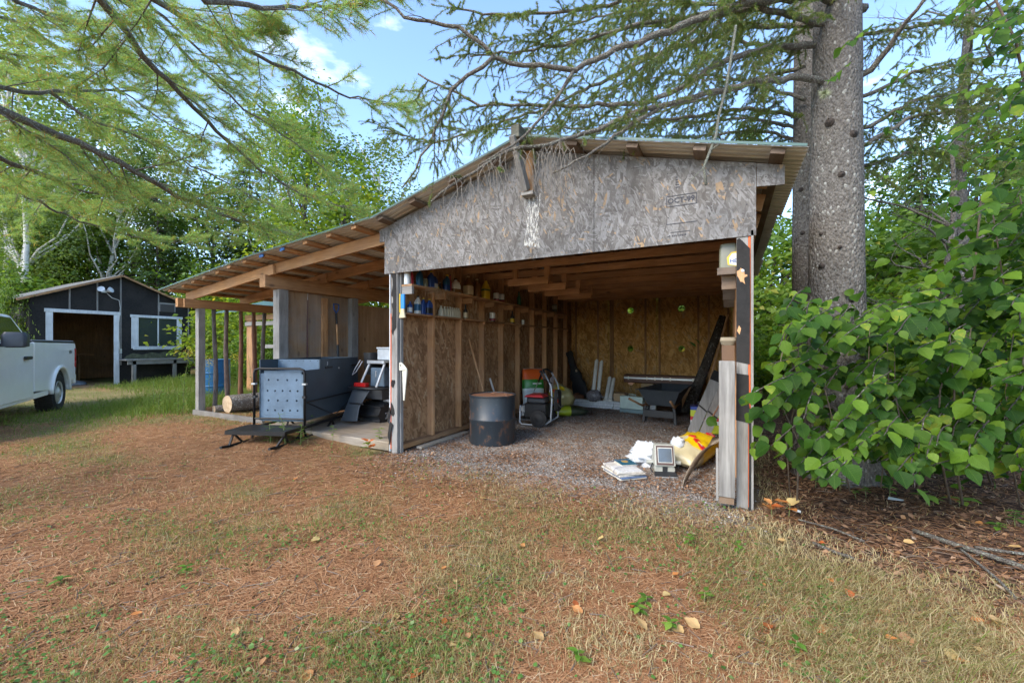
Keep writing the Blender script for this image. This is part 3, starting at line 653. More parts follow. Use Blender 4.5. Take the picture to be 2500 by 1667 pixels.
def broadleaf_proto(name, H, crown_r, crown_lo, nclump, nleaf, size, mat, trunk_r=0.13, barkm='bark_b', lean_=0.3, clump_r=0.75):
    tm = MB(); tp = [(lean_ * (i / 7) * math.sin(i), lean_ * (i / 7) * math.cos(1.7 * i), H * 0.93 * i / 7) for i in range(8)]
    tm.tube(tp, [trunk_r * (1 - 0.85 * i / 7) for i in range(8)], 8)
    P = []; A = []; T = []; U = []
    zc = (crown_lo + H) / 2; hz = (H - crown_lo) / 2
    for k in range(nclump):
        d = Vector(rand_dirs(1, -0.9, 1.0)[0]); rr = random.uniform(0.35, 1.0) ** 0.6
        w = 1 - 0.45 * max(0, d.z)
        c = Vector((d.x * crown_r * rr * w, d.y * crown_r * rr * w, zc + d.z * hz * rr))
        if k % 3 == 0:
            base = Vector(tp[max(1, min(6, int(7 * (c.z * 0.72) / (H * 0.93))))])
            tm.tube(crook(base, c, 5, 0.05, -0.03), [0.045, 0.035, 0.028, 0.02, 0.013, 0.006], 5, cap=False)
        n = int(nleaf * random.uniform(0.6, 1.3)); r_ = clump_r * random.uniform(0.7, 1.25)
        P.append(blob(n, c, r_, 0.6)); A.append(rand_dirs(n, -0.7, 0.2)); U.append(upish(n, 0.7))
        tone = random.uniform(0.1, 0.75); T.append(np.clip(tone + rng.normal(size=n) * 0.16, 0, 1))
    P = np.concatenate(P); A = np.concatenate(A); U = np.concatenate(U); T = np.concatenate(T)
    V, F = leaf_quads(P, A, U, rng.uniform(0.7, 1.25, len(P)) * size, 0.62)
    tme = tm.mesh(name + '_trunk', 'all'); tme.materials.append(M[barkm])
    return tme, fast_mesh(name + '_crown', V, F, 4, M[mat], attr=T)
def conifer_proto(name, H, R, lo, nwh, per, size, mat='leaf_d', trunk_r=0.14, thin=1.0):
    tm = MB(); tm.tube([(0, 0, H * i / 6) for i in range(7)], [trunk_r * (1 - 0.95 * i / 6) for i in range(7)], 8)
    P = []; A = []; U = []; T = []
    for w in range(nwh):
        z = lo + (H - lo) * (w / nwh) ** 0.9; L_ = R * (1 - (w / nwh)) ** 0.8 + 0.15
        for b in range(6):
            a = random.uniform(0, 2 * PI); Lb = L_ * random.uniform(0.7, 1.15); dirv = Vector((math.cos(a), math.sin(a), -0.12))
            p0 = Vector((0, 0, z)); p1 = p0 + dirv * Lb + Vector((0, 0, -0.12 * Lb)); tm.tube([p0, p0.lerp(p1, .5) + Vector((0, 0, .04 * Lb)), p1], [0.02, 0.012, 0.004], 4, cap=False)
            n = max(4, int(per * thin * Lb / R)); t = rng.uniform(0.15, 1.0, n); s_ = rng.normal(size=n) * 0.16 * Lb * (1.15 - t)
            base = np.outer(1 - t, np.array(p0)) + np.outer(t, np.array(p1)); sd_ = np.array([-math.sin(a), math.cos(a), 0])
            pp = base + np.outer(s_, sd_) + rng.normal(size=(n, 3)) * 0.04
            P.append(pp); A.append(unit(np.outer(np.ones(n), np.array(dirv)) * 0.7 + np.outer(np.sign(s_), sd_) * 0.7 + rng.normal(size=(n, 3)) * 0.3 + np.array([0, 0, -0.25]))); U.append(upish(n, 0.45)); T.append(np.clip(0.15 + 0.5 * t + rng.normal(size=n) * 0.15, 0, 1))
    P = np.concatenate(P); A = np.concatenate(A); U = np.concatenate(U); T = np.concatenate(T)
    V, F = leaf_quads(P, A, U, rng.uniform(0.7, 1.3, len(P)) * size, 0.34, 0.03)
    tme = tm.mesh(name + '_trunk', 'all'); tme.materials.append(M['bark_b'])
    return tme, fast_mesh(name + '_crown', V, F, 4, M[mat], attr=T)
PR = {
    'broad': [broadleaf_proto('broad', 9.5, 2.5, 1.6, 80, 105, 0.17, 'leaf_a'), broadleaf_proto('broad', 11.5, 2.3, 2.5, 80, 100, 0.16, 'leaf_a', lean_=0.5)],
    'bright': [broadleaf_proto('bright', 8.0, 2.4, 1.0, 75, 105, 0.17, 'leaf_y', 0.10), broadleaf_proto('bright', 6.0, 2.1, 0.5, 65, 110, 0.15, 'leaf_y', 0.08)],
    'pale': [broadleaf_proto('pale', 12.5, 2.2, 4.0, 70, 85, 0.15, 'leaf_p', 0.12, 'birch', 0.5)],
    'under': [broadleaf_proto('under', 3.2, 1.7, 0.15, 60, 110, 0.13, 'leaf_a', 0.04, clump_r=0.6), broadleaf_proto('under', 2.6, 1.7, 0.1, 55, 110, 0.13, 'leaf_y', 0.035, clump_r=0.6)],
    'conifer': [conifer_proto('conifer', 12.0, 2.5, 0.8, 42, 42, 0.26), conifer_proto('conifer', 8.0, 2.0, 0.3, 36, 42, 0.22)],
}
ORD = ['first', 'second', 'third', 'fourth', 'fifth', 'sixth', 'seventh', 'eighth', 'ninth', 'tenth', 'eleventh', 'twelfth', 'thirteenth', 'fourteenth', 'fifteenth', 'sixteenth', 'seventeenth', 'eighteenth', 'nineteenth', 'twentieth']
NAMES = {'broad': ('broadleaf_tree', 'green broadleaf tree', 'tree'), 'bright': ('broadleaf_tree', 'bright yellow green broadleaf tree', 'tree'), 'pale': ('birch_tree', 'pale airy birch tree', 'tree'), 'under': ('shrub', 'low leafy shrub', 'shrub'), 'conifer': ('conifer_tree', 'dark conifer tree', 'tree')}
_v = at(62, 843, 13.2)
WHERE = {'L': 'in the wood behind the dark shed', 'M': 'rising behind the lean-to roof', 'G': 'behind the garage', 'R': 'in the wood right of the garage'}
spots = [  # region, kind, u (survey px), D, scale
 ('L', 'bright', -40, 24, 0.95), ('L', 'broad', 40, 27, 1.0), ('L', 'pale', 62, 22, 1.0), ('L', 'bright', 165, 28, 1.0), ('L', 'bright', 110, 25, 0.9), ('L', 'under', 60, 19, 1.3), ('L', 'broad', 210, 26, 0.8), ('L', 'pale', 270, 25, 0.85), 
 ('L', 'broad', 330, 27, 0.85), ('L', 'pale', 400, 30, 0.95), ('L', 'conifer', 385, 24, 0.62), ('L', 'bright', 450, 31, 0.95), ('L', 'pale', -10, 27, 1.05), ('L', 'under', 330, 21, 1.3), ('L', 'broad', 120, 33, 1.15),
 ('M', 'broad', 520, 27, 0.9), ('M', 'bright', 590, 19, 0.5), ('M', 'conifer', 610, 28, 0.85), ('M', 'pale', 680, 28, 1.05), ('M', 'broad', 760, 24, 0.95), ('M', 'bright', 850, 21, 0.95), ('M', 'pale', 900, 27, 0.95), ('M', 'broad', 930, 24, 0.75), ('M', 'under', 612, 12.5, 0.5), ('M', 'under', 650, 15, 1.1), ('M', 'under', 600, 19, 1.5), ('M', 'under', 505, 19, 1.2), ('M', 'bright', 700, 33, 1.1),
 ('G', 'bright', 1020, 22, 0.8), ('G', 'broad', 1110, 21, 0.9), ('G', 'pale', 1180, 25, 0.9), ('G', 'bright', 1270, 19, 0.95), ('G', 'conifer', 1350, 20, 1.0), ('G', 'bright', 1440, 18, 0.95), ('G', 'under', 1470, 16, 1.3), ('G', 'bright', 1560, 17.5, 0.7), ('G', 'under', 1560, 15.5, 1.3), ('G', 'under', 1660, 15, 1.3), ('G', 'conifer', 1580, 21, 0.95), ('G', 'bright', 1700, 17, 0.85), ('G', 'pale', 1640, 23, 0.95),
 ('R', 'conifer', 1820, 16, 0.85), ('R', 'bright', 1890, 13, 0.65), ('R', 'under', 1960, 8.6, 0.65), ('R', 'under', 1940, 12, 1.3), ('R', 'conifer', 2010, 14, 0.8), ('R', 'bright', 2080, 12, 0.62), ('R', 'broad', 2160, 15, 0.8), ('R', 'conifer', 2250, 11.5, 0.62), ('R', 'under', 2170, 9, 1.1), ('R', 'bright', 2300, 12, 0.62), ('R', 'broad', 2400, 12, 0.75), ('R', 'conifer', 2450, 10, 0.7), ('R', 'under', 2330, 7.5, 1.0), ('R', 'under', 2480, 7.5, 1.1), ('R', 'bright', 2560, 10.5, 0.7), ('R', 'conifer', 2620, 13, 1.0), ('R', 'under', 2250, 6.4, 0.8),
]
_cnt = {}
for (reg, kind, u, D, sc_) in sorted(spots, key=lambda q: (q[0], q[2])):
    p = at(u, 843, D); nm, lab, cat = NAMES[kind]; k = _cnt.get((reg, kind), 0); _cnt[(reg, kind)] = k + 1
    tme, cme = PR[kind][k % len(PR[kind])]
    t = empty(nm, '%s %s, %s such from left' % (lab, WHERE[reg], ORD[k]), cat, (p.x, p.y, -0.1), random.uniform(0, 6.28), 'woodland around the yard')
    sc_ *= {'L': 1.5, 'M': 1.4, 'G': 1.0, 'R': 1.0}[reg] if kind != 'under' else 1.1
    t.scale = (sc_ * random.uniform(0.95, 1.15),) * 2 + (sc_ * random.uniform(0.92, 1.08),)
    link('trunk', tme, t); link('crown', cme, t)
# far wood that reads as one mass, closing the view between the trunks
def far_wood():
    P = []; A = []; U = []; T = []
    for k in range(520):
        u = random.uniform(-300, 2900); D = random.uniform(30, 46); b = at(u, 843, D); hh = random.uniform(3.0, 8.0) * (0.8 if u < 1000 else 1)
        if 900 < u < 1300: hh *= 0.8
        n = 60; z = abs(random.gauss(0, 0.5)) * hh
        P.append(blob(n, (b.x, b.y, min(z, hh)), 1.5, 0.8)); A.append(rand_dirs(n)); U.append(upish(n, 0.8)); T.append(np.clip(random.uniform(0, 0.8) + rng.normal(size=n) * 0.15, 0, 1))
    P = np.concatenate(P); V, F = leaf_quads(P, np.concatenate(A), np.concatenate(U), rng.uniform(0.35, 0.6, len(P)), 0.65)
    return tag(link('far_wood', fast_mesh('far_wood', V, F, 4, M['leaf_a'], attr=np.concatenate(T))), 'distant wood seen as one green mass between the nearer trees', 'woodland', kind='stuff')
far_wood()

# ------------------------------------------------------------------ overhanging pine (trunk stands left of the picture)
K = 2500 / 2352
def path(pts): return [at(u * K, v * K, D) for (u, v, D) in pts]
def resample(pts, step):
    out = [pts[0]]
    for a, b in zip(pts, pts[1:]):
        n = max(1, int((b - a).length / step)); out += [a.lerp(b, (i + 1) / n) for i in range(n)]
    return out
def needles_mesh(name, pos, dirs, nper, length, width, mat, spread=0.55, tint=None, rust=0.0):
    "tufts of fine needles at pos around dirs"
    n = len(pos); P = np.repeat(pos, nper, 0); Dv = np.repeat(unit(dirs), nper, 0)
    a = unit(Dv + rng.normal(size=P.shape) * spread); L_ = rng.uniform(0.7, 1.1, len(P))[:, None] * length
    s_ = unit(np.cross(a, rng.normal(size=P.shape))) * width * 0.5; P = P + Dv * rng.uniform(-0.5, 0.4, len(P))[:, None] * length
    V = np.stack([P - s_, P + s_, P + a * L_], 1).reshape(-1, 3); F = np.arange(len(V)).reshape(-1, 3)
    if tint is None: tint = rng.uniform(0.05, 0.75, n)
    t = np.repeat(tint, nper) + rng.normal(size=len(P)) * 0.06
    if rust: t = np.where(rng.random(len(P)) < rust, rng.uniform(0.84, 1.0, len(P)), np.minimum(t, 0.79))
    return fast_mesh(name, V, F, 3, mat, attr=np.clip(t, 0, 1))
pine = empty('pine_tree', 'tall white pine whose long needled boughs hang over the yard from the left', 'tree', (-2.6, -4.3, 0))
ploc = Vector(pine.location)
MB().tube([(0.05 * math.sin(i), 0.05 * math.cos(i * 2), -0.1 + 1.3 * i) for i in range(12)], [0.26 - 0.018 * i for i in range(12)], 12).build('trunk', M['bark_b'], pine, smooth='all')
PB = [  # boughs, display px and distance
 ([(-260, 120, 3.0), (0, 250, 3.6), (130, 310, 4.0), (270, 370, 4.4), (400, 450, 4.9), (500, 490, 5.4), (600, 522, 5.9), (690, 545, 6.4)], 0.050),
 ([(30, -260, 3.0), (220, -10, 3.7), (330, 130, 4.2), (415, 215, 4.7), (500, 300, 5.2), (600, 390, 5.8), (700, 450, 6.5), (800, 480, 7.0)], 0.045),
 ([(-200, 290, 3.4), (0, 362, 4.0), (110, 410, 4.5), (200, 440, 5.0), (275, 453, 5.4)], 0.035),
 ([(-100, 190, 3.5), (60, 215, 4.2), (200, 212, 4.9), (300, 206, 5.4), (415, 210, 6.0)], 0.030),
 ([(150, -240, 3.0), (350, -5, 3.6), (430, 45, 4.1), (560, 110, 4.6), (700, 178, 5.2), (800, 220, 5.8), (920, 245, 6.4)], 0.036),
 ([(300, -160, 3.0), (470, 0, 3.4), (600, 18, 3.8), (690, 15, 4.2), (790, 10, 4.6), (900, 0, 5.2)], 0.030),
 ([(-150, -90, 3.3), (40, 5, 4.0), (110, 35, 4.5), (200, 65, 5.0), (300, 110, 5.6), (380, 160, 6.2)], 0.028),
 ([(-220, 60, 4.4), (20, 140, 5.4), (180, 260, 6.2), (330, 320, 7.0), (480, 400, 7.8), (620, 470, 8.5)], 0.040),
 ([(-160, 380, 5.0), (40, 440, 6.0), (160, 500, 7.0), (300, 540, 7.8), (430, 560, 8.5)], 0.030),
  ([(-200, -40, 5.0), (60, 60, 6.4), (220, 170, 7.4), (380, 280, 8.4), (540, 360, 9.4)], 0.03),
 ([(-180, 200, 5.5), (60, 330, 6.8), (220, 400, 8.0), (380, 470, 9.0), (520, 540, 10.0)], 0.03),
 ([(200, -120, 5.5), (420, 80, 6.8), (540, 190, 8.0), (640, 290, 9.0), (740, 380, 10.0)], 0.03),
 ([(90, -160, 4.6), (330, 20, 5.6), (450, 150, 6.6), (560, 250, 7.5), (680, 330, 8.3), (780, 420, 9.0)], 0.036),
]
def grow_pine():
    for bi, (pp, r0) in enumerate(PB):
        pts = resample([p - ploc for p in path(pp)], 0.14)
        for i in range(1, len(pts) - 1): pts[i] = pts[i] + Vector((random.gauss(0, .012), random.gauss(0, .012), random.gauss(0, .012)))
        n = len(pts); start = Vector((0, 0, max(1.5, pts[0].z - 0.1)))
        mb = MB(); full = [start, start.lerp(pts[0], 0.5)] + pts
        mb.tube(full, [r0 * .9, r0 * .85] + [r0 * .78 * (1 - 0.9 * i / n) + 0.003 for i in range(n)], 7)
        tp = []; td = []
        def twig(p0, d, L_, r_, lvl):
            d = d.normalized(); p1 = p0 + d * L_ * 0.55; d2 = (d + Vector((random.gauss(0, .18), random.gauss(0, .18), -0.12 + random.gauss(0, .12)))).normalized(); p2 = p1 + d2 * L_ * 0.45
            mb.tube([p0, p1, p2], [r_, r_ * 0.6, r_ * 0.25], 4 if lvl else 5, cap=False)
            if lvl < 1:
                m = max(4, int(L_ / 0.06))
                for j in range(m):
                    t = 0.2 + 0.8 * (j + random.random()) / m; q = p0.lerp(p1, t / 0.55) if t < 0.55 else p1.lerp(p2, (t - 0.55) / 0.45)
                    sd_ = d.cross(Vector((0, 0, 1))).normalized() * (1 if j % 2 else -1)
                    twig(q, d * 0.75 + sd_ * random.uniform(0.3, 0.9) + Vector((0, 0, random.gauss(0.05, .28))), random.uniform(0.10, 0.26) * (1.15 - 0.4 * t), r_ * 0.45, lvl + 1)
            else:
                for t in (0.25, 0.5, 0.75, 1.0):
                    q = p0.lerp(p1, t / 0.55) if t < 0.55 else p1.lerp(p2, (t - 0.55) / 0.45); tp.append(q); td.append(d2)
            if lvl == 0: tp.append(p2); td.append(d2)
        i = 3
        while i < n - 1:
            d = (pts[i + 1] - pts[i - 1]).normalized(); t = i / n; sd_ = d.cross(Vector((0, 0, 1))).normalized() * random.choice((-1, 1))
            L_ = random.uniform(0.45, 1.0) * (1.1 - 0.55 * t)
            twig(pts[i], d * random.uniform(0.4, 0.9) + sd_ * random.uniform(0.5, 1.0) + Vector((0, 0, random.gauss(0.0, .35))), L_, r0 * 0.20, 0)
            i += 1
        for j in range(5): twig(pts[-1], (pts[-1] - pts[-3]).normalized() + Vector((random.gauss(0, .4), random.gauss(0, .4), random.gauss(0, .3))), 0.35, 0.005, 0)
        br = mb.build('bough', M['bark_l'], pine, smooth='all')
        nd = needles_mesh('needles', np.array(tp), np.array(td), 24, 0.085, 0.0042, M['needle'], 0.95, rust=0.14)
        tag(link('needles', nd, br), kind='stuff')
grow_pine()

# ------------------------------------------------------------------ big spruces beside the garage
def spruce_trunk(name, label, base, r0, H, lean_, knots, seed):
    t = empty(name, label, 'tree', base); random.seed(seed)
    V = []; n = 28; k = 42
    for i in range(k + 1):
        z = -0.1 + (H + 0.1) * i / k; fl = 1 + 0.6 * math.exp(-max(0, z) / 0.22); rr = r0 * fl * (1 - 0.55 * z / H)
        rg = []
        for j in range(n):
            a = 2 * PI * j / n; q = rr * (1 + 0.05 * math.sin(3 * a + z * 0.7 + seed) + 0.035 * mnoise.noise(Vector((math.cos(a) * 3, math.sin(a) * 3, z * 2.2 + seed))))
            if z < 0.5: q *= 1 + 0.16 * (0.5 - z) * math.sin(5 * a + seed)
            rg.append((lean_[0] * z + q * math.cos(a), lean_[1] * z + q * math.sin(a), z))
        V.append(rg)
    MB().loft(V).build('trunk', M['bark'], t, smooth='all')
    for (z, a, s_) in knots:
        rr = r0 * (1 - 0.55 * z / H); c = Vector((lean_[0] * z + rr * math.cos(a), lean_[1] * z + rr * math.sin(a), z)); d = Vector((math.cos(a), math.sin(a), 0.1))
        MB().tube([c - d * 0.03, c + d * 0.008, c + d * 0.012, c + d * 0.002], [s_ * 1.5, s_ * 1.25, s_ * 0.8, s_ * 0.4], 9).build('knot', plain('knot wood', (0.05, 0.038, 0.03), 0.95, wear=0.5, scale=40), t, smooth='all')
    return t
_tc = Vector((4.37, 1.32, 0)); _ca = math.atan2(CAM.y - _tc.y, CAM.x - _tc.x)
sp1 = spruce_trunk('spruce_tree', 'thick grey spruce trunk with branch knots, close beside the garage roof', (4.37, 1.32, 0), 0.235, 11, (0.004, 0.0), [(2.75, _ca + 0.15, 0.022), (2.1, _ca + 0.1, 0.013), (1.95, _ca - 0.55, 0.02), (1.62, _ca + 0.5, 0.018), (1.52, _ca + 0.42, 0.014), (1.45, _ca - 0.4, 0.018), (1.2, _ca + 0.22, 0.02), (2.25, _ca - 0.6, 0.012), (3.25, _ca - 0.3, 0.03), (1.0, _ca - 0.35, 0.02), (3.1, _ca + 0.6, 0.03), (0.85, _ca + 0.35, 0.016)], 3)
sp2 = spruce_trunk('spruce_tree', 'second spruce trunk standing half hidden behind the thick one', (4.36, 2.35, 0), 0.24, 11, (-0.002, 0.0), [(2.5, _ca - 0.5, 0.02), (1.6, _ca - 0.55, 0.016), (3.0, _ca - 0.6, 0.02)], 8)
random.seed(21)
SB = [  # spruce boughs over the roof, display px and distance, radius, leafiness
 ([(1985, 20, 4.0), (1870, -10, 3.7), (1700, 8, 3.5), (1560, 62, 3.35), (1440, 110, 3.25), (1320, 160, 3.2), (1240, 155, 3.15), (1135, 130, 3.1), (1055, 62, 3.05), (990, 55, 3.05), (930, 35, 3.0), (880, 0, 3.0)], 0.040, 0.35),
 ([(1135, 130, 3.1), (1075, 175, 3.1), (1040, 205, 3.1), (1015, 260, 3.1), (985, 330, 3.1), (950, 390, 3.1), (925, 430, 3.1)], 0.014, 0.6),
 ([(1900, 190, 3.9), (1830, 175, 3.8), (1740, 188, 3.65), (1600, 225, 3.5), (1480, 250, 3.4), (1350, 305, 3.3), (1260, 330, 3.25), (1165, 350, 3.2), (1060, 410, 3.15), (990, 465, 3.1)], 0.032, 0.10),
 ([(1900, 100, 4.0), (1760, 110, 3.8), (1640, 150, 3.7), (1560, 205, 3.6), (1470, 240, 3.6), (1300, 245, 3.6), (1100, 240, 3.6), (960, 170, 3.6)], 0.030, 0.9),
 ([(1520, 245, 3.45), (1430, 300, 3.35), (1370, 345, 3.25), (1300, 385, 3.2), (1270, 398, 3.18)], 0.016, 0.05),
 ([(1915, 60, 3.92), (1740, 20, 3.6), (1500, 50, 3.7), (1350, 90, 3.8), (1200, 120, 3.9), (1080, 130, 4.0)], 0.028, 1.3),
 ([(1915, -40, 3.92), (1760, -60, 3.4), (1560, -20, 3.4), (1350, 20, 3.5), (1180, 40, 3.6), (1040, 20, 3.7)], 0.026, 1.3),
 ([(1880, 60, 4.3), (1700, 60, 4.4), (1520, 120, 4.5), (1380, 190, 4.6), (1250, 250, 4.7), (1120, 290, 4.9), (1000, 330, 5.1), (880, 300, 5.3)], 0.026, 1.2),
 ([(1860, 270, 4.8), (1720, 250, 4.9), (1560, 270, 5.0), (1400, 300, 5.2), (1260, 290, 5.4), (1120, 300, 5.7)], 0.024, 1.2),
 ([(1860, 330, 4.9), (1740, 300, 5.2), (1600, 315, 5.5), (1480, 310, 5.8)], 0.020, 1.0),
 ([(1850, 150, 4.6), (1700, 200, 5.0), (1540, 250, 5.4), (1400, 280, 5.8)], 0.022, 1.2),
 ([(1320, 160, 3.2), (1290, 210, 3.15), (1235, 280, 3.1), (1180, 330, 3.05), (1100, 380, 3.0)], 0.013, 0.35),
 ([(1840, 120, 4.7), (1680, 90, 5.0), (1520, 60, 5.3), (1380, 70, 5.6), (1260, 110, 6.0)], 0.022, 1.3),
 ([(1840, 40, 4.5), (1650, 10, 4.7), (1480, 10, 5.0), (1300, 60, 5.3), (1180, 130, 5.6)], 0.022, 1.3),
 ([(1850, 230, 4.7), (1690, 180, 5.1), (1530, 170, 5.5), (1400, 210, 5.9)], 0.020, 1.3),
 ([(1850, 300, 5.0), (1720, 270, 5.5), (1600, 280, 6.0), (1450, 270, 6.5), (1300, 260, 7.0)], 0.020, 1.3),
 ([(1915, -60, 3.92), (1800, -30, 4.0), (1640, 40, 4.2), (1480, 150, 4.4), (1380, 230, 4.6)], 0.020, 1.2),
 # right of the trunk
 ([(1930, 215, 3.95), (2000, 160, 3.9), (2060, 80, 3.7), (2110, 20, 3.5), (2150, -40, 3.4)], 0.035, 0.2),
 ([(1880, 320, 4.84), (2000, 290, 4.5), (2100, 230, 4.6), (2200, 215, 5.0), (2350, 200, 5.4)], 0.022, 0.9),
 ([(1925, 350, 3.95), (1995, 330, 4.15), (2090, 270, 4.4), (2180, 255, 4.7), (2300, 250, 5.0), (2420, 240, 5.3)], 0.022, 0.9),
 ([(1880, 250, 4.84), (1990, 220, 4.6), (2100, 165, 4.7), (2200, 150, 5.0), (2330, 110, 5.4)], 0.022, 0.9),
 ([(1880, 390, 4.84), (1990, 380, 4.7), (2090, 350, 5.0), (2200, 360, 5.4), (2320, 380, 5.8), (2420, 420, 6.2)], 0.020, 1.1),
 ([(1880, 100, 4.84), (1990, 80, 4.6), (2120, 60, 4.8), (2240, 40, 5.2), (2380, 60, 5.6)], 0.020, 0.9),
]
def grow_spruce():
    for bi, (pp, r0, leafy) in enumerate(SB):
        own = sp2 if pp[0][2] > 4.25 else sp1; o = Vector(own.location)
        pts = resample([p - o for p in path(pp)], 0.09); n = len(pts)
        for i in range(1, n - 1): pts[i] = pts[i] + Vector((random.gauss(0, .008), random.gauss(0, .008), random.gauss(0, .008)))
        mb = MB(); mb.tube(pts, [r0 * (1 - 0.82 * i / n) + 0.002 for i in range(n)], 7)
        tp = []; td = []
        def spray(p0, d, L_, r_, lvl):
            d = d.normalized(); k = 4; q = p0; pl = [p0]
            for j in range(k):
                d = (d + Vector((random.gauss(0, .12), random.gauss(0, .12), -0.10 + random.gauss(0, .08)))).normalized(); q = q + d * L_ / k; pl.append(q)
            mb.tube(pl, [r_, r_ * 0.8, r_ * 0.6, r_ * 0.45, r_ * 0.3], 4, cap=False)
            if lvl < 1:
                m = max(4, int(L_ / 0.032))
                for j in range(m):
                    t = (j + random.random()) / m * k; a = int(min(k - 1, t)); pq = pl[a].lerp(pl[a + 1], t - a); dd = (pl[a + 1] - pl[a]).normalized()
                    sd_ = dd.cross(Vector((random.gauss(0, .4), random.gauss(0, .4), 1))).normalized() * (1 if j % 2 else -1)
                    if random.random() < 0.25 + 0.7 * min(1, leafy): spray(pq, dd * random.uniform(0.2, 1.0) + sd_ * random.uniform(0.3, 1.0) + Vector((random.gauss(0, .25), random.gauss(0, .25), -0.15 + random.gauss(0, .3))), random.choice((0.05, 0.09, 0.14, 0.24)) * random.uniform(.7, 1.2), r_ * 0.5, 1)
            if random.random() < (0.15 + 0.65 * min(1.2, leafy)):
                for j in range(1, k + 1):
                    for f in (0.0, 0.33, 0.66): tp.append(pl[j - 1].lerp(pl[j], f)); td.append(pl[j] - pl[j - 1])
        i = 2; stepc = (1,) if leafy > 0.5 else (2, 3)
        while i < n - 1:
            d = (pts[min(n - 1, i + 1)] - pts[i - 1]).normalized(); t = i / n; sd_ = d.cross(Vector((0, 0, 1))).normalized() * random.choice((-1, 1))
            L_ = random.uniform(0.25, 0.75) * (1.1 - 0.5 * t) * (0.6 + 0.5 * min(1, leafy))
            spray(pts[i], d * random.uniform(0.3, 0.9) + sd_ * random.uniform(0.4, 1.0) + Vector((0, 0, random.gauss(-0.15, .3))), L_, 0.0045, 0); i += random.choice(stepc)
        br = mb.build('bough', M['bark_l'], own, smooth='all')
        if tp: tag(link('needles', needles_mesh('needles', np.array(tp), np.array(td), 16, 0.026, 0.0030, M['spruce'], 0.8, rust=0.18), br), kind='stuff')
grow_spruce()
def hanging_twigs():
    # dead hanging twigs and a broken lichened branch above the gable
    for j, (u, v, D, n) in enumerate([(1185, 345, 3.15, 12), (1240, 340, 3.2, 14), (1290, 330, 3.2, 12), (1120, 375, 3.1, 10), (1060, 410, 3.1, 8)]):
        mb = MB(); o = Vector(sp1.location)
        for k in range(n):
            p = at((u + random.uniform(-28, 28)) * K, (v + random.uniform(-12, 14)) * K, D) - o; a = random.uniform(-0.6, 0.6); q = [p]; dx = random.uniform(-0.9, 0.9)
            for i in range(6):
                q.append(q[-1] + Vector((RGT.x * dx * 0.035, RGT.y * dx * 0.035, -0.035 - 0.01 * i * (1 if dx else 1))) + Vector((random.gauss(0, .006),) * 3)); dx *= 0.8; dx += random.gauss(0, .25)
            mb.tube(q, [0.0026, 0.0024, 0.0022, 0.002, 0.0016, 0.0013, 0.001], 4, cap=False)
        tag(mb.build('dead_twigs', M['twig'], sp1), kind='stuff')
    pts = path([(1690, 60, 3.3), (1680, 130, 3.2), (1668, 200, 3.15), (1650, 270, 3.1), (1645, 310, 3.05), (1630, 350, 3.0), (1616, 385, 3.0), (1622, 425, 3.0)])
    mb = MB(); mb.tube(resample(pts, 0.06), 0.010, 7); mb.tube(path([(1632, 345, 3.0), (1655, 330, 3.0), (1660, 318, 3.0)]), 0.006, 6)
    mb.tube(path([(1618, 385, 3.0), (1600, 400, 3.0), (1580, 425, 2.98)]), [0.005, 0.004, 0.002], 5)
    o = mb.build('broken_branch', bark('lichen bark', (0.16, 0.14, 0.12), (0.3, 0.29, 0.25), (0.45, 0.5, 0.38), (60, 60, 60), 0.4), None, smooth='all')
    tag(o, 'broken lichen covered branch hanging in front of the gable at right', 'branch')
hanging_twigs()
# lichen tuft on the trunk, slender bare tree at the right
def lichen():
    P = np.repeat(np.array([list(at(2013, 228, 3.52))]), 420, 0); a = rand_dirs(420, -1, 0.7); s_ = unit(np.cross(a, rng.normal(size=a.shape))) * 0.0012
    V = np.stack([P - s_, P + s_, P + a * rng.uniform(0.03, 0.07, (420, 1))], 1).reshape(-1, 3)
    s = plain('lichen', (0.36, 0.40, 0.24), 0.9)
    tag(link('lichen_tuft', fast_mesh('lichen_tuft', V, np.arange(len(V)).reshape(-1, 3), 3, s)), 'pale green beard lichen tuft on the thick spruce trunk', 'lichen')
lichen()
def slender(name, label, u, D, r0, H, seed, leafy=True):
    random.seed(seed); b = at(u, 843, D); t = empty(name, label, 'tree', (b.x, b.y, 0)); mb = MB()
    pts = [(0.05 * math.sin(i * 0.9 + seed) + 0.05 * i * 0.3, 0.05 * math.cos(i * 1.3), H * i / 12 - 0.05) for i in range(13)]
    mb.tube(pts, [r0 * (1 - 0.7 * i / 12) for i in range(13)], 10); mb.build('trunk', M['bark'], t, smooth='all')
    for k in range(13):
        z = random.uniform(1.6, H * 0.9); i = int(12 * z / H); p = Vector(pts[i]); a = random.uniform(0, 6.28); d = Vector((math.cos(a), math.sin(a), random.uniform(0.1, 0.7)))
        L_ = random.uniform(0.6, 1.6); m2 = MB(); q = crook(p, p + d * L_, 6, 0.06, -0.02); m2.tube(q, [0.016, 0.013, 0.011, 0.009, 0.006, 0.004, 0.002], 5, cap=False)
        for j in range(7):
            s0 = q[random.randint(2, 5)]; dd = (d + Vector((random.gauss(0, .7), random.gauss(0, .7), random.gauss(0, .5)))).normalized(); m2.tube(crook(s0, s0 + dd * random.uniform(0.2, 0.5), 3, 0.08), [0.004, 0.003, 0.002, 0.001], 4, cap=False)
        m2.build('limb', M['bark_l'], t, smooth='all')
    return t
slender('bare_tree', 'slender grey tree with bare twiggy limbs among the bushes at right', 2330, 5.6, 0.10, 7.5, 5)
slender('bare_tree', 'thin forked trunk rising behind the hazel leaves near the right edge', 2275, 4.6, 0.055, 3.4, 12)
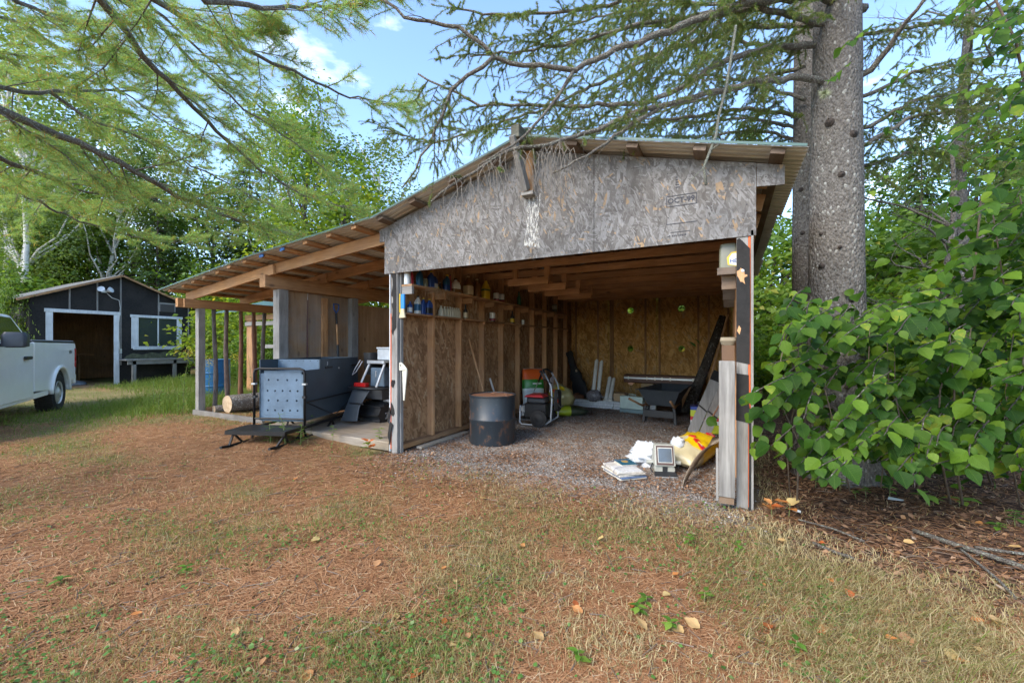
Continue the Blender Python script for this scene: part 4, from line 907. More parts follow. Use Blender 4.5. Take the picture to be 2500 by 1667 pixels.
# white birch stems at far left
for (u, D, lab) in ((60, 19.5, 'white birch trunk standing behind the dark shed at far left'), (12, 22, 'second white birch at the left picture edge')):
    p = at(u, 843, D); t = empty('birch_tree', lab, 'tree', (p.x, p.y, 0))
    pts = [(0.10 * math.sin(i * 1.1 + u), 0.08 * math.cos(i), 1.0 * i - 0.1) for i in range(11)]
    MB().tube(pts, [0.17 - 0.012 * i for i in range(11)], 10).build('trunk', M['birch'], t, smooth='all')
    link('crown', PR['pale'][0][1], t).scale = (0.8, 0.8, 0.85)
# ================================================================== ground cover
GX0, GX1, GY0, GY1, GS = -13.0, 8.0, -4.0, 7.0, 0.09
_gx = np.arange(GX0, GX1, GS); _gy = np.arange(GY0, GY1, GS)
_fields = {k: np.zeros((len(_gy), len(_gx)), np.float32) for k in ('h', 'g', 'r', 'c')}
for j, y in enumerate(_gy):
    for i, x in enumerate(_gx):
        z = gz(x, y) + 0.022 * vnoise(x, y, 2.1, 4.4) + 0.010 * vnoise(x, y, 6.1, 2.2)
        if -0.2 < x < 3.8 and 0 < y < 6.3: z *= 0.4
        _fields['h'][j, i] = z; _fields['g'][j, i] = grassiness(x, y); _fields['r'][j, i] = gravelness(x, y); _fields['c'][j, i] = 0.5 + 0.6 * vnoise(x, y, 1.3, 13.3) + 0.3 * vnoise(x, y, 4.0, 6.6)
def fld(k, x, y):
    fx = np.clip((x - GX0) / GS, 0, len(_gx) - 1.01); fy = np.clip((y - GY0) / GS, 0, len(_gy) - 1.01); i = fx.astype(int); j = fy.astype(int); a = fx - i; b = fy - j; f = _fields[k]
    return f[j, i] * (1 - a) * (1 - b) + f[j, i + 1] * a * (1 - b) + f[j + 1, i] * (1 - a) * b + f[j + 1, i + 1] * a * b
def scatter(n, dmin, dmax, pw=1.0, spread=1.35):
    "points on the ground ahead of the camera, denser near it"
    t = rng.random(n); D = (dmin ** (1 - pw) + t * (dmax ** (1 - pw) - dmin ** (1 - pw))) ** (1 / (1 - pw)) if pw != 1 else dmin * (dmax / dmin) ** t
    s_ = rng.uniform(-spread, spread, n) * D
    x = CAM.x + DIR.x * D + RGT.x * s_; y = CAM.y + DIR.y * D + RGT.y * s_; return x, y, D
def inside(x, y):
    gar_ = (x > 0.0) & (x < 3.7) & (y > 0.02) & (y < 6.2); slab = (x > -2.25) & (x <= 0.05) & (y > -0.1) & (y < 3.0); tree = (x - 4.37) ** 2 + (y - 1.32) ** 2 < 0.1
    return gar_ | slab | tree
M['grass'] = leaf_mat('grass blades', [(0, (0.085, 0.155, 0.022)), (0.35, (0.155, 0.22, 0.042)), (0.55, (0.21, 0.19, 0.075)), (0.8, (0.34, 0.265, 0.125)), (1.0, (0.45, 0.37, 0.21))], 0.3, 0.7, 0.2)
M['duff'] = leaf_mat('fallen needles', [(0, (0.135, 0.06, 0.028)), (0.5, (0.31, 0.15, 0.067)), (0.85, (0.45, 0.265, 0.135)), (1.0, (0.46, 0.35, 0.22))], 0.1, 0.8, 0.15)
M['chip'] = leaf_mat('dry litter', [(0, (0.08, 0.042, 0.026)), (0.5, (0.23, 0.125, 0.07)), (0.8, (0.38, 0.22, 0.125)), (1.0, (0.48, 0.36, 0.25))], 0.15, 0.8, 0.2)
M['stone'] = leaf_mat('gravel stones', [(0, (0.115, 0.10, 0.088)), (0.5, (0.25, 0.225, 0.198)), (0.85, (0.37, 0.34, 0.305)), (1.0, (0.55, 0.53, 0.50))], 0.0, 0.8, 0.3)
M['clover'] = leaf_mat('clover leaves', [(0, (0.06, 0.15, 0.025)), (0.6, (0.12, 0.25, 0.045)), (0.9, (0.2, 0.33, 0.1)), (1.0, (0.4, 0.42, 0.2))], 0.3, 0.6)
def blades(name, label, x, y, hgt, wid, tint, lean_=(0, 0), spread=0.75):
    n = len(x); z = fld('h', x, y) - 0.004; P = np.stack([x, y, z], 1); a = rng.uniform(0, 2 * PI, n)
    side = np.stack([np.cos(a), np.sin(a), np.zeros(n)], 1) * (wid / 2)[:, None]
    d1 = unit(np.stack([rng.normal(size=n) * spread * 0.6 + lean_[0] * 0.6, rng.normal(size=n) * spread * 0.6 + lean_[1] * 0.6, np.ones(n)], 1)); d2 = unit(d1 + np.stack([rng.normal(size=n) * spread + lean_[0], rng.normal(size=n) * spread + lean_[1], rng.uniform(-0.9, 0.1, n)], 1))
    m = P + d1 * (hgt * 0.5)[:, None]; t = m + d2 * (hgt * 0.55)[:, None]; t[:, 2] = np.maximum(t[:, 2], z + 0.006)
    V = np.stack([P - side, P + side, m + side * 0.8, m - side * 0.8, t], 1).reshape(-1, 3)
    b = np.arange(n) * 5; F = np.concatenate([np.stack([b, b + 1, b + 2], 1), np.stack([b, b + 2, b + 3], 1), np.stack([b + 3, b + 2, b + 4], 1)])
    return tag(link(name, fast_mesh(name, V, F, 3, M['grass'], attr=np.tile(np.clip(tint, 0, 1), 3))), label, 'grass', kind='stuff')
x, y, D = scatter(190000, 1.25, 12.0, 1.12); g = fld('g', x, y)
keep = (rng.random(len(x)) < np.clip(g * 1.4 - 0.12, 0.05, 1)) & ~inside(x, y) & (rng.random(len(x)) > fld('r', x, y)); x, y, D, g = x[keep], y[keep], D[keep], g[keep]
far_ = np.clip((-x - 2.5) / 3.0, 0, 1); c = fld('c', x, y)
tint = 0.84 - 0.70 * np.clip(c * 0.72 + far_ * 0.42 - 0.05, 0, 1) + rng.normal(size=len(x)) * 0.17 + 0.24 * np.clip((x - 1.6) / 1.8, 0, 1)
blades('grass', 'short patchy grass, half dry, over the needle strewn yard', x, y, rng.uniform(0.025, 0.08, len(x)) * (0.7 + 0.4 * g), 0.0022 + 0.0016 * rng.random(len(x)) * (1 + D * 0.25), tint)
# dry leaning grass on the bank at right, taller green growth by the lean-to and the shed
x = rng.uniform(3.3, 6.2, 16000); y = rng.uniform(-3.0, -0.75, 16000) ; k = (y < -0.55 - 0.55 * (x - 3.3) + 0.25 * np.sin(x * 5)) & (y > -1.5 - 0.62 * (x - 3.3)) & (rng.random(16000) < 0.9); x, y = x[k], y[k]
blades('dry_grass', 'long straw coloured grass combed over the bank at lower right', x, y, rng.uniform(0.08, 0.20, len(x)), rng.uniform(0.0018, 0.0034, len(x)), rng.uniform(0.3, 1.0, len(x)), (0.75, -0.55), 0.4)
x = rng.uniform(-13.2, -4.3, 60000); y = rng.uniform(-1.6, 5.0, 60000)
w = np.exp(-((x + 6.6) / 1.9) ** 2 - ((y - 0.9) / 1.3) ** 2) + 0.8 * np.exp(-((x + 11.6) / 1.6) ** 2 - ((y - 3.3) / 1.0) ** 2) + 0.7 * np.exp(-((x + 4.7) / 0.35) ** 2 - ((y - 0.4) / 0.9) ** 2) + 0.25 * (y > 1.5)
k = (rng.random(60000) < w) & ~((x > -4.3)); x, y, w = x[k], y[k], w[k]
blades('tall_grass', 'tall green grass and weeds between the lean-to and the dark shed', x, y, rng.uniform(0.12, 0.42, len(x)) * (0.4 + 0.6 * np.clip(w, 0, 1)), rng.uniform(0.004, 0.011, len(x)), rng.uniform(0.0, 0.5, len(x)), (0, 0), 0.5)
def flat_bits(name, label, cat, x, y, L_, wr, mat, tint, tilt=0.12, lift=0.004, curl=0.1):
    n = len(x); z = fld('h', x, y) + lift; a = rng.uniform(0, 2 * PI, n); ax = np.stack([np.cos(a), np.sin(a), rng.normal(size=n) * tilt], 1); up = unit(np.array([0, 0, 1.0]) + rng.normal(size=(n, 3)) * tilt)
    V, F = leaf_quads(np.stack([x, y, z], 1), ax, up, L_, wr, curl, -curl * 0.5)
    return tag(link(name, fast_mesh(name, V, F, 4, mat, attr=np.clip(tint, 0, 1))), label, cat, kind='stuff')
x, y, D = scatter(170000, 1.2, 9.0, 1.2); keep = ~inside(x, y) & ~((x > 3.65) & (y > -0.75) & (rng.random(len(x)) < 0.8)) & (rng.random(len(x)) > fld('r', x, y) * 0.9) & (rng.random(len(x)) < 1.15 - fld('g', x, y) * 0.75); x, y, D = x[keep], y[keep], D[keep]
n = len(x); z = fld('h', x, y) + rng.uniform(0.001, 0.012, n); a = rng.normal(size=n) * 0.9 + 0.5; ax = np.stack([np.cos(a), np.sin(a), rng.normal(size=n) * 0.08], 1) * rng.uniform(0.03, 0.055, (n, 1)); sd_ = np.stack([-np.sin(a), np.cos(a), np.zeros(n)], 1) * (0.0007 + 0.0004 * D)[:, None]
P = np.stack([x, y, z], 1); V = np.stack([P - ax - sd_, P - ax + sd_, P + ax + sd_, P + ax - sd_], 1).reshape(-1, 3)
tag(link('pine_needle_litter', fast_mesh('pine_needle_litter', V, np.arange(4 * n).reshape(-1, 4), 4, M['duff'], attr=np.clip(rng.normal(size=n) * 0.22 + 0.5, 0, 1))), 'reddish fallen pine needles carpeting the bare yard', 'needle litter', kind='stuff')
x, y, D = scatter(34000, 1.25, 7.5, 1.0); c = fld('c', x, y); keep = (rng.random(len(x)) < np.clip(c * 1.5 - 0.55, 0.03, 0.85)) & ~inside(x, y) & (x < 4.0); x, y = x[keep], y[keep]
flat_bits('clover', 'small clover and strawberry leaves dotted through the grass', 'ground cover', x, y, rng.uniform(0.010, 0.024, len(x)), 0.85, M['clover'], rng.normal(size=len(x)) * 0.25 + 0.4, 0.25, 0.02)
def twigs_():
    x, y, D = scatter(1500, 1.3, 8.0, 1.0); k = ~inside(x, y); x, y = x[k], y[k]; mb = MB()
    for a, b in zip(x, y):
        z = float(fld('h', np.array([a]), np.array([b]))[0]) + 0.008; t = random.uniform(0, PI); L2 = random.uniform(0.02, 0.09); q = Vector((math.cos(t), math.sin(t), random.gauss(0, .12))) * L2; r_ = random.uniform(0.001, 0.003)
        mb.tube([Vector((a, b, z)) - q, Vector((a + random.gauss(0, .006), b + random.gauss(0, .006), z + 0.004)), Vector((a, b, z)) + q], r_, 3, cap=False)
    tag(mb.build('twig_litter', plain('twig scraps', (0.17, 0.125, 0.09), 0.9, wear=0.6, scale=4)), 'short broken twigs scattered over the yard', 'litter', kind='stuff')
twigs_()
# gravel and litter inside the garage
def stones():
    x = np.concatenate([rng.uniform(0.1, 3.55, 26000), rng.uniform(-0.2, 3.7, 12000)]); y = np.concatenate([0.0 + 4.0 * rng.random(26000) ** 1.5, rng.uniform(-0.7, 0.6, 12000)]); k = rng.random(len(x)) < fld('r', x, y); x, y = x[k], y[k]; n = len(x)
    s_ = rng.uniform(0.004, 0.011, (n, 1)); z = fld('h', x, y) + 0.002; C = np.stack([x, y, z], 1)
    base = np.array([[1, 0, 0], [0, 1, 0], [-1, 0, 0], [0, -1, 0], [0, 0, .75], [0, 0, -.6]]); V = (C[:, None, :] + (base[None] + rng.normal(size=(n, 6, 3)) * 0.22) * s_[:, None, :]).reshape(-1, 3)
    f = np.array([[0, 1, 4], [1, 2, 4], [2, 3, 4], [3, 0, 4], [1, 0, 5], [2, 1, 5], [3, 2, 5], [0, 3, 5]]); F = (f[None] + (np.arange(n) * 6)[:, None, None]).reshape(-1, 3)
    tag(link('gravel', fast_mesh('gravel', V, F, 3, M['stone'], attr=np.repeat(np.clip(rng.normal(size=n) * 0.25 + 0.45, 0, 1), 8))), 'grey gravel covering the open garage floor', 'gravel', kind='stuff')
stones()
x = np.concatenate([rng.uniform(0.15, 3.5, 26000), rng.uniform(0, 3.6, 9000)]); y = np.concatenate([0.1 + 5.5 * rng.random(26000) ** 1.0, rng.uniform(-0.8, 0.7, 9000)]); k = rng.random(len(x)) < np.clip(fld('c', x * 1.7, y * 1.7 - 3) * 1.1, 0.15, 1); x, y = x[k], y[k]
flat_bits('wood_litter', 'brown chips and dead leaf scraps over the garage gravel', 'litter', x, y, rng.uniform(0.012, 0.045, len(x)), 0.42, M['chip'], rng.normal(size=len(x)) * 0.25 + 0.42, 0.2, 0.012)
x = rng.uniform(3.55, 7.5, 11000); y = rng.uniform(-1.6, 3.0, 11000); k = (y > -0.5 - 0.38 * (x - 3.6) + 0.2 * np.sin(4 * x)) & ~inside(x, y); x, y = x[k], y[k]
flat_bits('leaf_litter', 'brown leaf litter and twig scraps under the hazel bushes', 'litter', x, y, rng.uniform(0.02, 0.065, len(x)), 0.5, M['chip'], rng.normal(size=len(x)) * 0.25 + 0.42, 0.22, 0.008)

# ------------------------------------------------------------------ broad leaves: hazel bushes
def leaf_mesh(name, tint, L_=1.0, W=0.80, teeth=9, fold=0.10, droop=0.16, wav=0.04, seed=0, mat='hazel'):
    r_ = random.Random(seed); n = 11; V = []; F = []
    def hw(t): return W * 0.5 * (math.sin(PI * min(1, t * 1.02)) ** 0.62) * (1 - 0.28 * t) * (1.12 if t < .6 else 1.12 - (t - .6) * 1.0)
    for i in range(n):
        t = i / (n - 1); w = max(0.0, hw(t)) * (1 + (0.07 if i % 2 else -0.05)); z = -droop * t * t * L_; q = wav * math.sin(t * 9 + seed)
        V += [(-w * L_, t * L_, z + fold * w * 2 * L_ + q * w), (-w * 0.5 * L_, (t + 0.01) * L_, z + fold * w * L_ + 0.02 * w), (0, t * L_, z), (w * 0.5 * L_, (t + 0.01) * L_, z + fold * w * L_ - 0.02 * w), (w * L_, t * L_, z + fold * w * 2 * L_ - q * w)]
    for i in range(n - 1):
        for j in range(4): a = i * 5 + j; F.append((a, a + 1, a + 6, a + 5))
    me = bpy.data.meshes.new(name); me.from_pydata(V, [], F); at_ = me.attributes.new('tint', 'FLOAT', 'FACE'); at_.data.foreach_set('value', [min(1, max(0, tint + r_.uniform(-.02, .02))) for _ in F]); me.materials.append(M[mat])
    me.polygons.foreach_set('use_smooth', [True] * len(F)); return me
HL = [leaf_mesh('leaf', t, 1.0, 0.74 + 0.12 * (i % 3), droop=0.10 + 0.08 * (i % 4), fold=0.06 + 0.06 * (i % 3), seed=i) for i, t in enumerate((0.05, 0.15, 0.25, 0.35, 0.45, 0.5, 0.6, 0.7, 0.78, 0.86, 0.9, 0.3, 0.2, 0.82, 0.4, 0.55, 0.65, 0.1, 0.75, 0.93))]
M['hazel_stem'] = plain('hazel stem', (0.13, 0.095, 0.065), 0.85, wear=0.4, scale=25)
def leaf_matrix(p, axis, up, size):
    y_ = axis.normalized(); x_ = y_.cross(up).normalized(); z_ = x_.cross(y_); return Matrix(((x_.x * size, y_.x * size, z_.x * size, p.x), (x_.y * size, y_.y * size, z_.y * size, p.y), (x_.z * size, y_.z * size, z_.z * size, p.z), (0, 0, 0, 1)))
def hazel(name, label, twigs, stems, base, nfree=280, size=(0.056, 0.096), fill=None, seed=1):
    random.seed(seed); t = empty(name, label, 'bush', base); o = Vector(base); Li = []
    for pl, r_ in stems: MB().tube([p - o for p in pl], [r_ * (1 - 0.6 * i / (len(pl) - 1)) for i in range(len(pl))], 6).build('stem', M['hazel_stem'], t, smooth='all')
    tw = MB()
    for (p0, d, L_) in twigs:
        d = d.normalized(); q = p0; k = max(3, int(L_ / 0.045)); pl = [q - o]
        for j in range(k):
            d = (d + Vector((random.gauss(0, .07), random.gauss(0, .07), -0.035 + random.gauss(0, .04)))).normalized(); q = q + d * L_ / k; pl.append(q - o)
            tocam = (CAM - q).normalized(); sd_ = d.cross(Vector((0, 0, 1))).normalized() * (1 if j % 2 else -1)
            ax = d * random.uniform(0.2, 0.7) + sd_ * random.uniform(0.3, 0.9) + Vector((0, 0, random.uniform(-0.85, -0.05))); up = Vector((0, 0, 0.75)) + tocam * random.uniform(0.1, 0.75) + Vector((random.gauss(0, .25), random.gauss(0, .25), 0))
            Li.append((q - o + sd_ * 0.008, ax, up, random.uniform(*size) * random.choice((0.6, 0.8, 0.95, 1.05, 1.2)) * (0.75 + 0.35 * min(1, (j + 1) / 3))))
        tw.tube(pl, [0.0035] * (len(pl) - 1) + [0.0015], 4, cap=False)
    tag(tw.build('twigs', M['bark_b'], t), kind='stuff')
    Li.sort(key=lambda q: -q[3] / max(0.5, ((q[0] + o - CAM).dot(DIR))))
    for (p, ax, up, s_) in Li[:nfree]:
        l_ = link('leaf', random.choice(HL if random.random() < 0.5 else HL[:9] + HL[13:19]), t); l_.matrix_local = leaf_matrix(p, ax, up, s_)
    rest = Li[nfree:]; P = [q[0] for q in rest]; A = [q[1] for q in rest]; U = [q[2] for q in rest]; S = [q[3] for q in rest]
    if fill:
        n, c, s3 = fill; pp = rng.normal(size=(n, 3)) * np.array(s3) * 0.5 + np.array(c) - np.array(o); P += list(pp); A += list(rand_dirs(n, -0.8, 0)); U += list(upish(n, 0.5)); S += list(rng.uniform(0.07, 0.12, n))
    if P:
        Vs = []; Fs = []; Ts = []; o_ = 0
        base = {}
        for (p, ax, up, s_) in zip(P, A, U, S):
            me = random.choice(HL)
            if me.name not in base: base[me.name] = (np.array([v.co for v in me.vertices] ), np.array([q.vertices[:] for q in me.polygons]), np.array([q.value for q in me.attributes['tint'].data]))
            v0, f0, t0 = base[me.name]; mm = np.array(leaf_matrix(Vector(p), Vector(ax), Vector(up), float(s_))); Vs.append(v0 @ mm[:3, :3].T + mm[:3, 3]); Fs.append(f0 + o_); Ts.append(t0); o_ += len(v0)
        tag(link('foliage', fast_mesh('foliage', np.concatenate(Vs), np.concatenate(Fs), 4, M['hazel'], True, attr=np.concatenate(Ts)), t), kind='stuff')
    return t
random.seed(31)
def tw(u, v, D, du, dv, dD, L_):
    p = at(u, v, D); q = at(u + du, v + dv, D + dD); return (p, q - p, L_)
T1 = []
for k in range(140):     # the near bush, layered sprays from the picture's right towards the garage post
    u = random.uniform(1900, 2520); lo = 1120 if u > 1950 else 1000; v = random.uniform(730, lo) ; D = random.uniform(2.35, 3.2)
    T1.append(tw(u + 60, v - 25, D + 0.25, -120 + random.uniform(-60, 40), 40 + random.uniform(-30, 60), -0.30, random.uniform(0.28, 0.5)))
for k in range(34):
    u = random.uniform(1960, 2500); T1.append(tw(u + 50, random.uniform(1010, 1120), random.uniform(2.5, 3.0), -90 + random.uniform(-50, 50), random.uniform(30, 110), -0.2, random.uniform(0.2, 0.36)))
T1 += [tw(1990, 900, 2.75, -200, 40, -0.15, 0.62), tw(1960, 930, 2.8, -160, 60, -0.1, 0.42), tw(1900, 985, 2.8, -70, 90, -0.05, 0.35), tw(1985, 1000, 2.7, -120, 60, -0.1, 0.4), tw(2050, 860, 2.9, -190, 10, 0, 0.5), tw(2080, 800, 3.0, -160, -40, 0.0, 0.5), tw(2000, 1040, 2.7, -120, 60, 0, .35)]
S1 = [([at(u, 1190 + random.uniform(-10, 60), 3.2 - 0.2 * random.random()), at(u + random.uniform(-35, 25), 1080, 3.0), at(u + random.uniform(-80, 30), 950, 2.9), at(u + random.uniform(-90, 40), 800, 2.95)], random.uniform(0.004, 0.009)) for u in (1930, 1945, 2075, 2150, 2185, 2240, 2320, 2350, 2420, 2490)]
b1 = at(2200, 1200, 3.3)
hazel('hazel_bush', 'dense green hazel bush with broad leaves reaching across the garage post', T1, S1, (b1.x, b1.y, 0), 300, fill=(900, list(at(2260, 930, 3.5)), (1.0, 0.45, 0.75)), seed=4)
T2 = []
for k in range(84):     # upper sprays behind and above
    u = random.triangular(2150, 2640, 2560); v = random.uniform(450 if u > 2300 else 640, 760); D = random.uniform(2.5, 3.5)
    T2.append(tw(u + 60, v - 15, D + 0.2, -120 + random.uniform(-60, 40), 15 + random.uniform(-40, 50), -0.25, random.uniform(0.28, 0.5)))
S2 = [([at(u, 1160, 3.7), at(u + random.uniform(-15, 15), 950, 3.5), at(u + random.uniform(-50, 30), 700, 3.3), at(u + random.uniform(-90, 40), 480, 3.2)], random.uniform(0.008, 0.014)) for u in (2400, 2460, 2520)]
b2 = at(2400, 1160, 3.8)
hazel('hazel_bush', 'taller hazel bush filling the right edge above the near one', T2, S2, (b2.x, b2.y, 0), 260, fill=(500, list(at(2500, 660, 3.9)), (0.7, 0.5, 0.6)), seed=6)
T3 = []
for k in range(66):
    u = random.uniform(2280, 2640); v = random.uniform(-60, 460); D = random.uniform(2.4, 3.4); T3.append(tw(u + 60, v - 15, D + 0.2, -120 + random.uniform(-60, 40), 25 + random.uniform(-40, 60), -0.2, random.uniform(0.2, 0.45)))
T3 += [tw(2130, 60, 3.2, -90, 90, 0, 0.3), tw(2080, 150, 3.3, -70, 60, 0, 0.25), tw(2230, 150, 3.4, -80, 60, 0, .3), tw(2200, 260, 3.6, -60, 80, 0, .25), tw(2170, 420, 3.6, -60, 60, 0, .25), tw(2240, 560, 3.6, -60, 40, 0, .25)]
S3 = [([at(2560, 1130, 3.9), at(2555, 800, 3.7), at(2540, 400, 3.4), at(2480, 100, 3.2), at(2400, -60, 3.1)], 0.016), ([at(2610, 1130, 3.8), at(2620, 700, 3.5), at(2600, 300, 3.2), at(2560, 50, 3.0)], 0.014)]
b3 = at(2580, 1130, 4.0)
hazel('hazel_sapling', 'tall sapling with hanging leaf sprays at the top right corner', T3, S3, (b3.x, b3.y, 0), 200, seed=9, size=(0.05, 0.085))
# ------------------------------------------------------------------ seedlings, weeds, fallen leaves
WL = [leaf_mesh('leaf', t, 1.0, w, fold=0.08, droop=0.2, seed=40 + i, mat='weed') for i, (t, w) in enumerate(((0.2, 0.5), (0.5, 0.55), (0.8, 0.6), (0.95, 0.6), (0.4, 0.3), (0.65, 0.25)))]
M['autumn'] = leaf_mat('autumn leaf', [(0, (0.45, 0.11, 0.03)), (0.4, (0.55, 0.24, 0.07)), (0.7, (0.42, 0.22, 0.10)), (1.0, (0.62, 0.45, 0.18))], 0.25)
AL = [leaf_mesh('leaf', t, 1.0, 0.7, fold=0.16, droop=-0.12, wav=0.14, seed=60 + i, mat='autumn') for i, t in enumerate((0.05, 0.3, 0.5, 0.7, 0.85, 1.0))]
def seedling(label, p, n, size, h, leaves=None, cat='plant', group=None, name='seedling'):
    t = empty(name, label, cat, (p[0], p[1], gz(p[0], p[1])), random.uniform(0, 6), group); leaves = leaves or WL[:4]
    MB().tube([(0, 0, -0.02), (0.006, 0.004, h * 0.5), (0.0, 0.01, h)], [0.003, 0.0025, 0.0015], 5).build('stem', M['weed_stem'], t)
    for i in range(n):
        a = 2.4 * i + random.uniform(-.3, .3); z = h * (0.45 + 0.55 * (i + 1) / n); ax = Vector((math.cos(a), math.sin(a), random.uniform(-0.1, 0.35)))
        link('leaf', random.choice(leaves), t).matrix_local = leaf_matrix(Vector((0, 0.006, z)), ax, Vector((0, 0, 1)), size * random.uniform(0.75, 1.15))
    return t
M['weed_stem'] = plain('weed stem', (0.14, 0.17, 0.05), 0.7)
def gp(u, v, z=0.0):
    D = 1020 * (CAM.z - z) / (v - 843); p = at(u, v, D); return (p.x, p.y)
seedling('small bright seedling at the foot of the thick spruce', gp(1990, 1190), 9, 0.055, 0.12)
seedling('lime green seedling right of the spruce foot', gp(2050, 1195), 8, 0.06, 0.10)
seedling('tiny three leaved seedling on the leaf litter', gp(2090, 1215), 5, 0.04, 0.06)
seedling('small seedling between the litter and the hazel stems', gp(2115, 1210), 7, 0.045, 0.07)
seedling('yellowing seedling with spread leaves beside the white scrap', gp(2170, 1215), 5, 0.06, 0.10, WL[1:4])
seedling('large leaved lime seedling under the hazel bush', gp(2260, 1235), 4, 0.13, 0.10, WL[2:4])
seedling('star shaped seedling with one orange leaf at right', gp(2345, 1240), 5, 0.11, 0.08, WL[1:4] + AL[1:2])
seedling('small dark leaved seedling at the right picture edge', gp(2440, 1300), 8, 0.06, 0.06, WL[:2])
seedling('leafy seedling low at the right picture edge', gp(2480, 1290), 9, 0.07, 0.12, WL[:2])
seedling('orange and yellow seedling beside the right garage post', gp(1885, 1262), 4, 0.085, 0.09, AL[:3])
seedling('peach coloured leaves on a short stalk near the right post', gp(1925, 1262), 3, 0.10, 0.10, AL[1:2] + AL[5:])
seedling('reddening sapling sprouting at the foot of the left post', gp(900, 1112), 7, 0.10, 0.16, WL[1:4] + AL[:1])
seedling('pale green sapling close against the left post', gp(925, 1095), 9, 0.08, 0.24, WL[1:4])
seedling('weed sprouting from the lean-to floor near the snowmobile', (-1.25, -0.02), 8, 0.07, 0.24, WL[:2])
seedling('small weed on the lean-to floor edge', (-0.75, -0.1), 6, 0.055, 0.22, WL[:3])
for i, (u, v) in enumerate(((455, 1400), (150, 1425), (1560, 1520), (1640, 1560), (1575, 1495), (1680, 1335), (1800, 1355), (1410, 1640), (1940, 1610), (1720, 1480))):
    p = gp(u, v); seedling(['broad leaved weed in the red needle bed at left', 'low weed at the left edge of the yard', 'strawberry clump in the foreground right of centre', 'strawberry shoots below the larger clump', 'small strawberry shoot beside the clump', 'low green weed in the grass before the garage', 'leafy sprig in the grass before the right post', 'weed at the lower edge of the lawn', 'lone yellow green leaf sprig in the dry grass', 'three leaved sprig in the foreground grass'][i], p, 7 if i in (0, 2, 3) else 5, 0.045, 0.06, WL[:3])
def weed(label, p, h, n, seed, flower=False, group='weeds beside the lean-to', z0=None):
    random.seed(seed); t = empty('tall_weed', label, 'weed', (p[0], p[1], gz(*p) if z0 is None else z0), random.uniform(0, 6), group)
    top = Vector((random.uniform(-.1, .1), random.uniform(-.1, .1), h)); pl = [Vector((0, 0, -0.03)), Vector((top.x * .2, top.y * .2, h * .5)), top]; MB().tube(pl, [0.005, 0.004, 0.002], 5).build('stem', M['weed_stem'], t)
    for i in range(n):
        f = 0.12 + 0.86 * i / n; a = 2.4 * i; q = Vector((0, 0, 0)).lerp(top, f)
        link('leaf', random.choice(WL[4:]), t).matrix_local = leaf_matrix(q, Vector((math.cos(a), math.sin(a), 0.35)), Vector((0, 0, 1)), random.uniform(0.08, 0.13) * (1.1 - 0.5 * f))
    if flower:
        P = np.array(top) + rng.normal(size=(160, 3)) * np.array([0.05, 0.05, 0.05]); V, F = leaf_quads(P, rand_dirs(160), upish(160), rng.uniform(0.01, 0.02, 160), 0.8); link('flower_head', fast_mesh('flower_head', V, F, 4, plain('goldenrod yellow', (0.55, 0.42, 0.03), 0.7)), t)
    return t
for i, (x_, y_, h, fl) in enumerate(((-4.55, 0.45, 0.85, True), (-4.75, 0.15, 1.0, True), (-5.2, 0.6, 0.8, True), (-4.6, 0.95, 0.9, True), (-4.9, 1.4, 0.95, False), (-5.5, 1.2, 0.8, False), (-4.7, 1.9, 0.9, True), (-5.9, 0.2, 0.6, False), (-5.0, -0.1, 0.6, False), (-6.4, 0.9, 0.7, False), (-5.3, 2.1, 0.9, False), (-4.45, -0.05, 0.45, False), (-6.0, 1.8, 0.8, False))):
    weed(('goldenrod stem with yellow tips, %s one left of the lean-to' if fl else 'tall leafy weed, %s plain one left of the lean-to') % ORD[i], (x_, y_), h, 26, 70 + i, fl)
for i, (x_, y_, h) in enumerate(((-1.15, -0.42, 0.36), (-1.05, -0.50, 0.30), (-1.25, -0.55, 0.24), (-0.95, -0.38, 0.26))): weed('bent green weed stem growing beside the cargo sled, %s from left' % ORD[i], (x_, y_), h, 14, 90 + i, group='weeds beside the sled')
random.seed(77)
CN = ['red orange', 'orange', 'tan orange', 'dull brown', 'pale brown', 'straw yellow']; FL = []
for i in range(80):
    u = random.uniform(60, 2460); v = random.uniform(1120, 1660)
    if i < 30: u = random.uniform(1850, 2460); v = random.uniform(1250, 1640)
    p = gp(u, v)
    if 0 < p[0] < 3.7 and p[1] > 0: continue
    if 3.2 < p[0] < 3.7 and p[1] > -0.2: continue
    FL.append((u, v, p, random.randrange(6)))
_fc = {}
for (u, v, p, k) in sorted(FL):
    w = 'on the litter bank at right' if u > 1850 else 'in the foreground grass' if v > 1400 else 'on the yard before the buildings'
    l_ = link('fallen_leaf', AL[k]); l_.matrix_world = leaf_matrix(Vector((p[0], p[1], float(fld('h', np.array([p[0]]), np.array([p[1]]))[0]) + 0.018)), Vector((random.gauss(0, 1), random.gauss(0, 1), random.gauss(0, .15))), Vector((random.gauss(0, .3), random.gauss(0, .3), 1)), random.uniform(0.03, 0.07))
    n_ = _fc.get((w, k), 0); _fc[(w, k)] = n_ + 1
    tag(l_, 'curled %s fallen leaf %s, %s such from left' % (CN[k], w, ORD[n_]), 'leaf', 'fallen leaves on the yard')
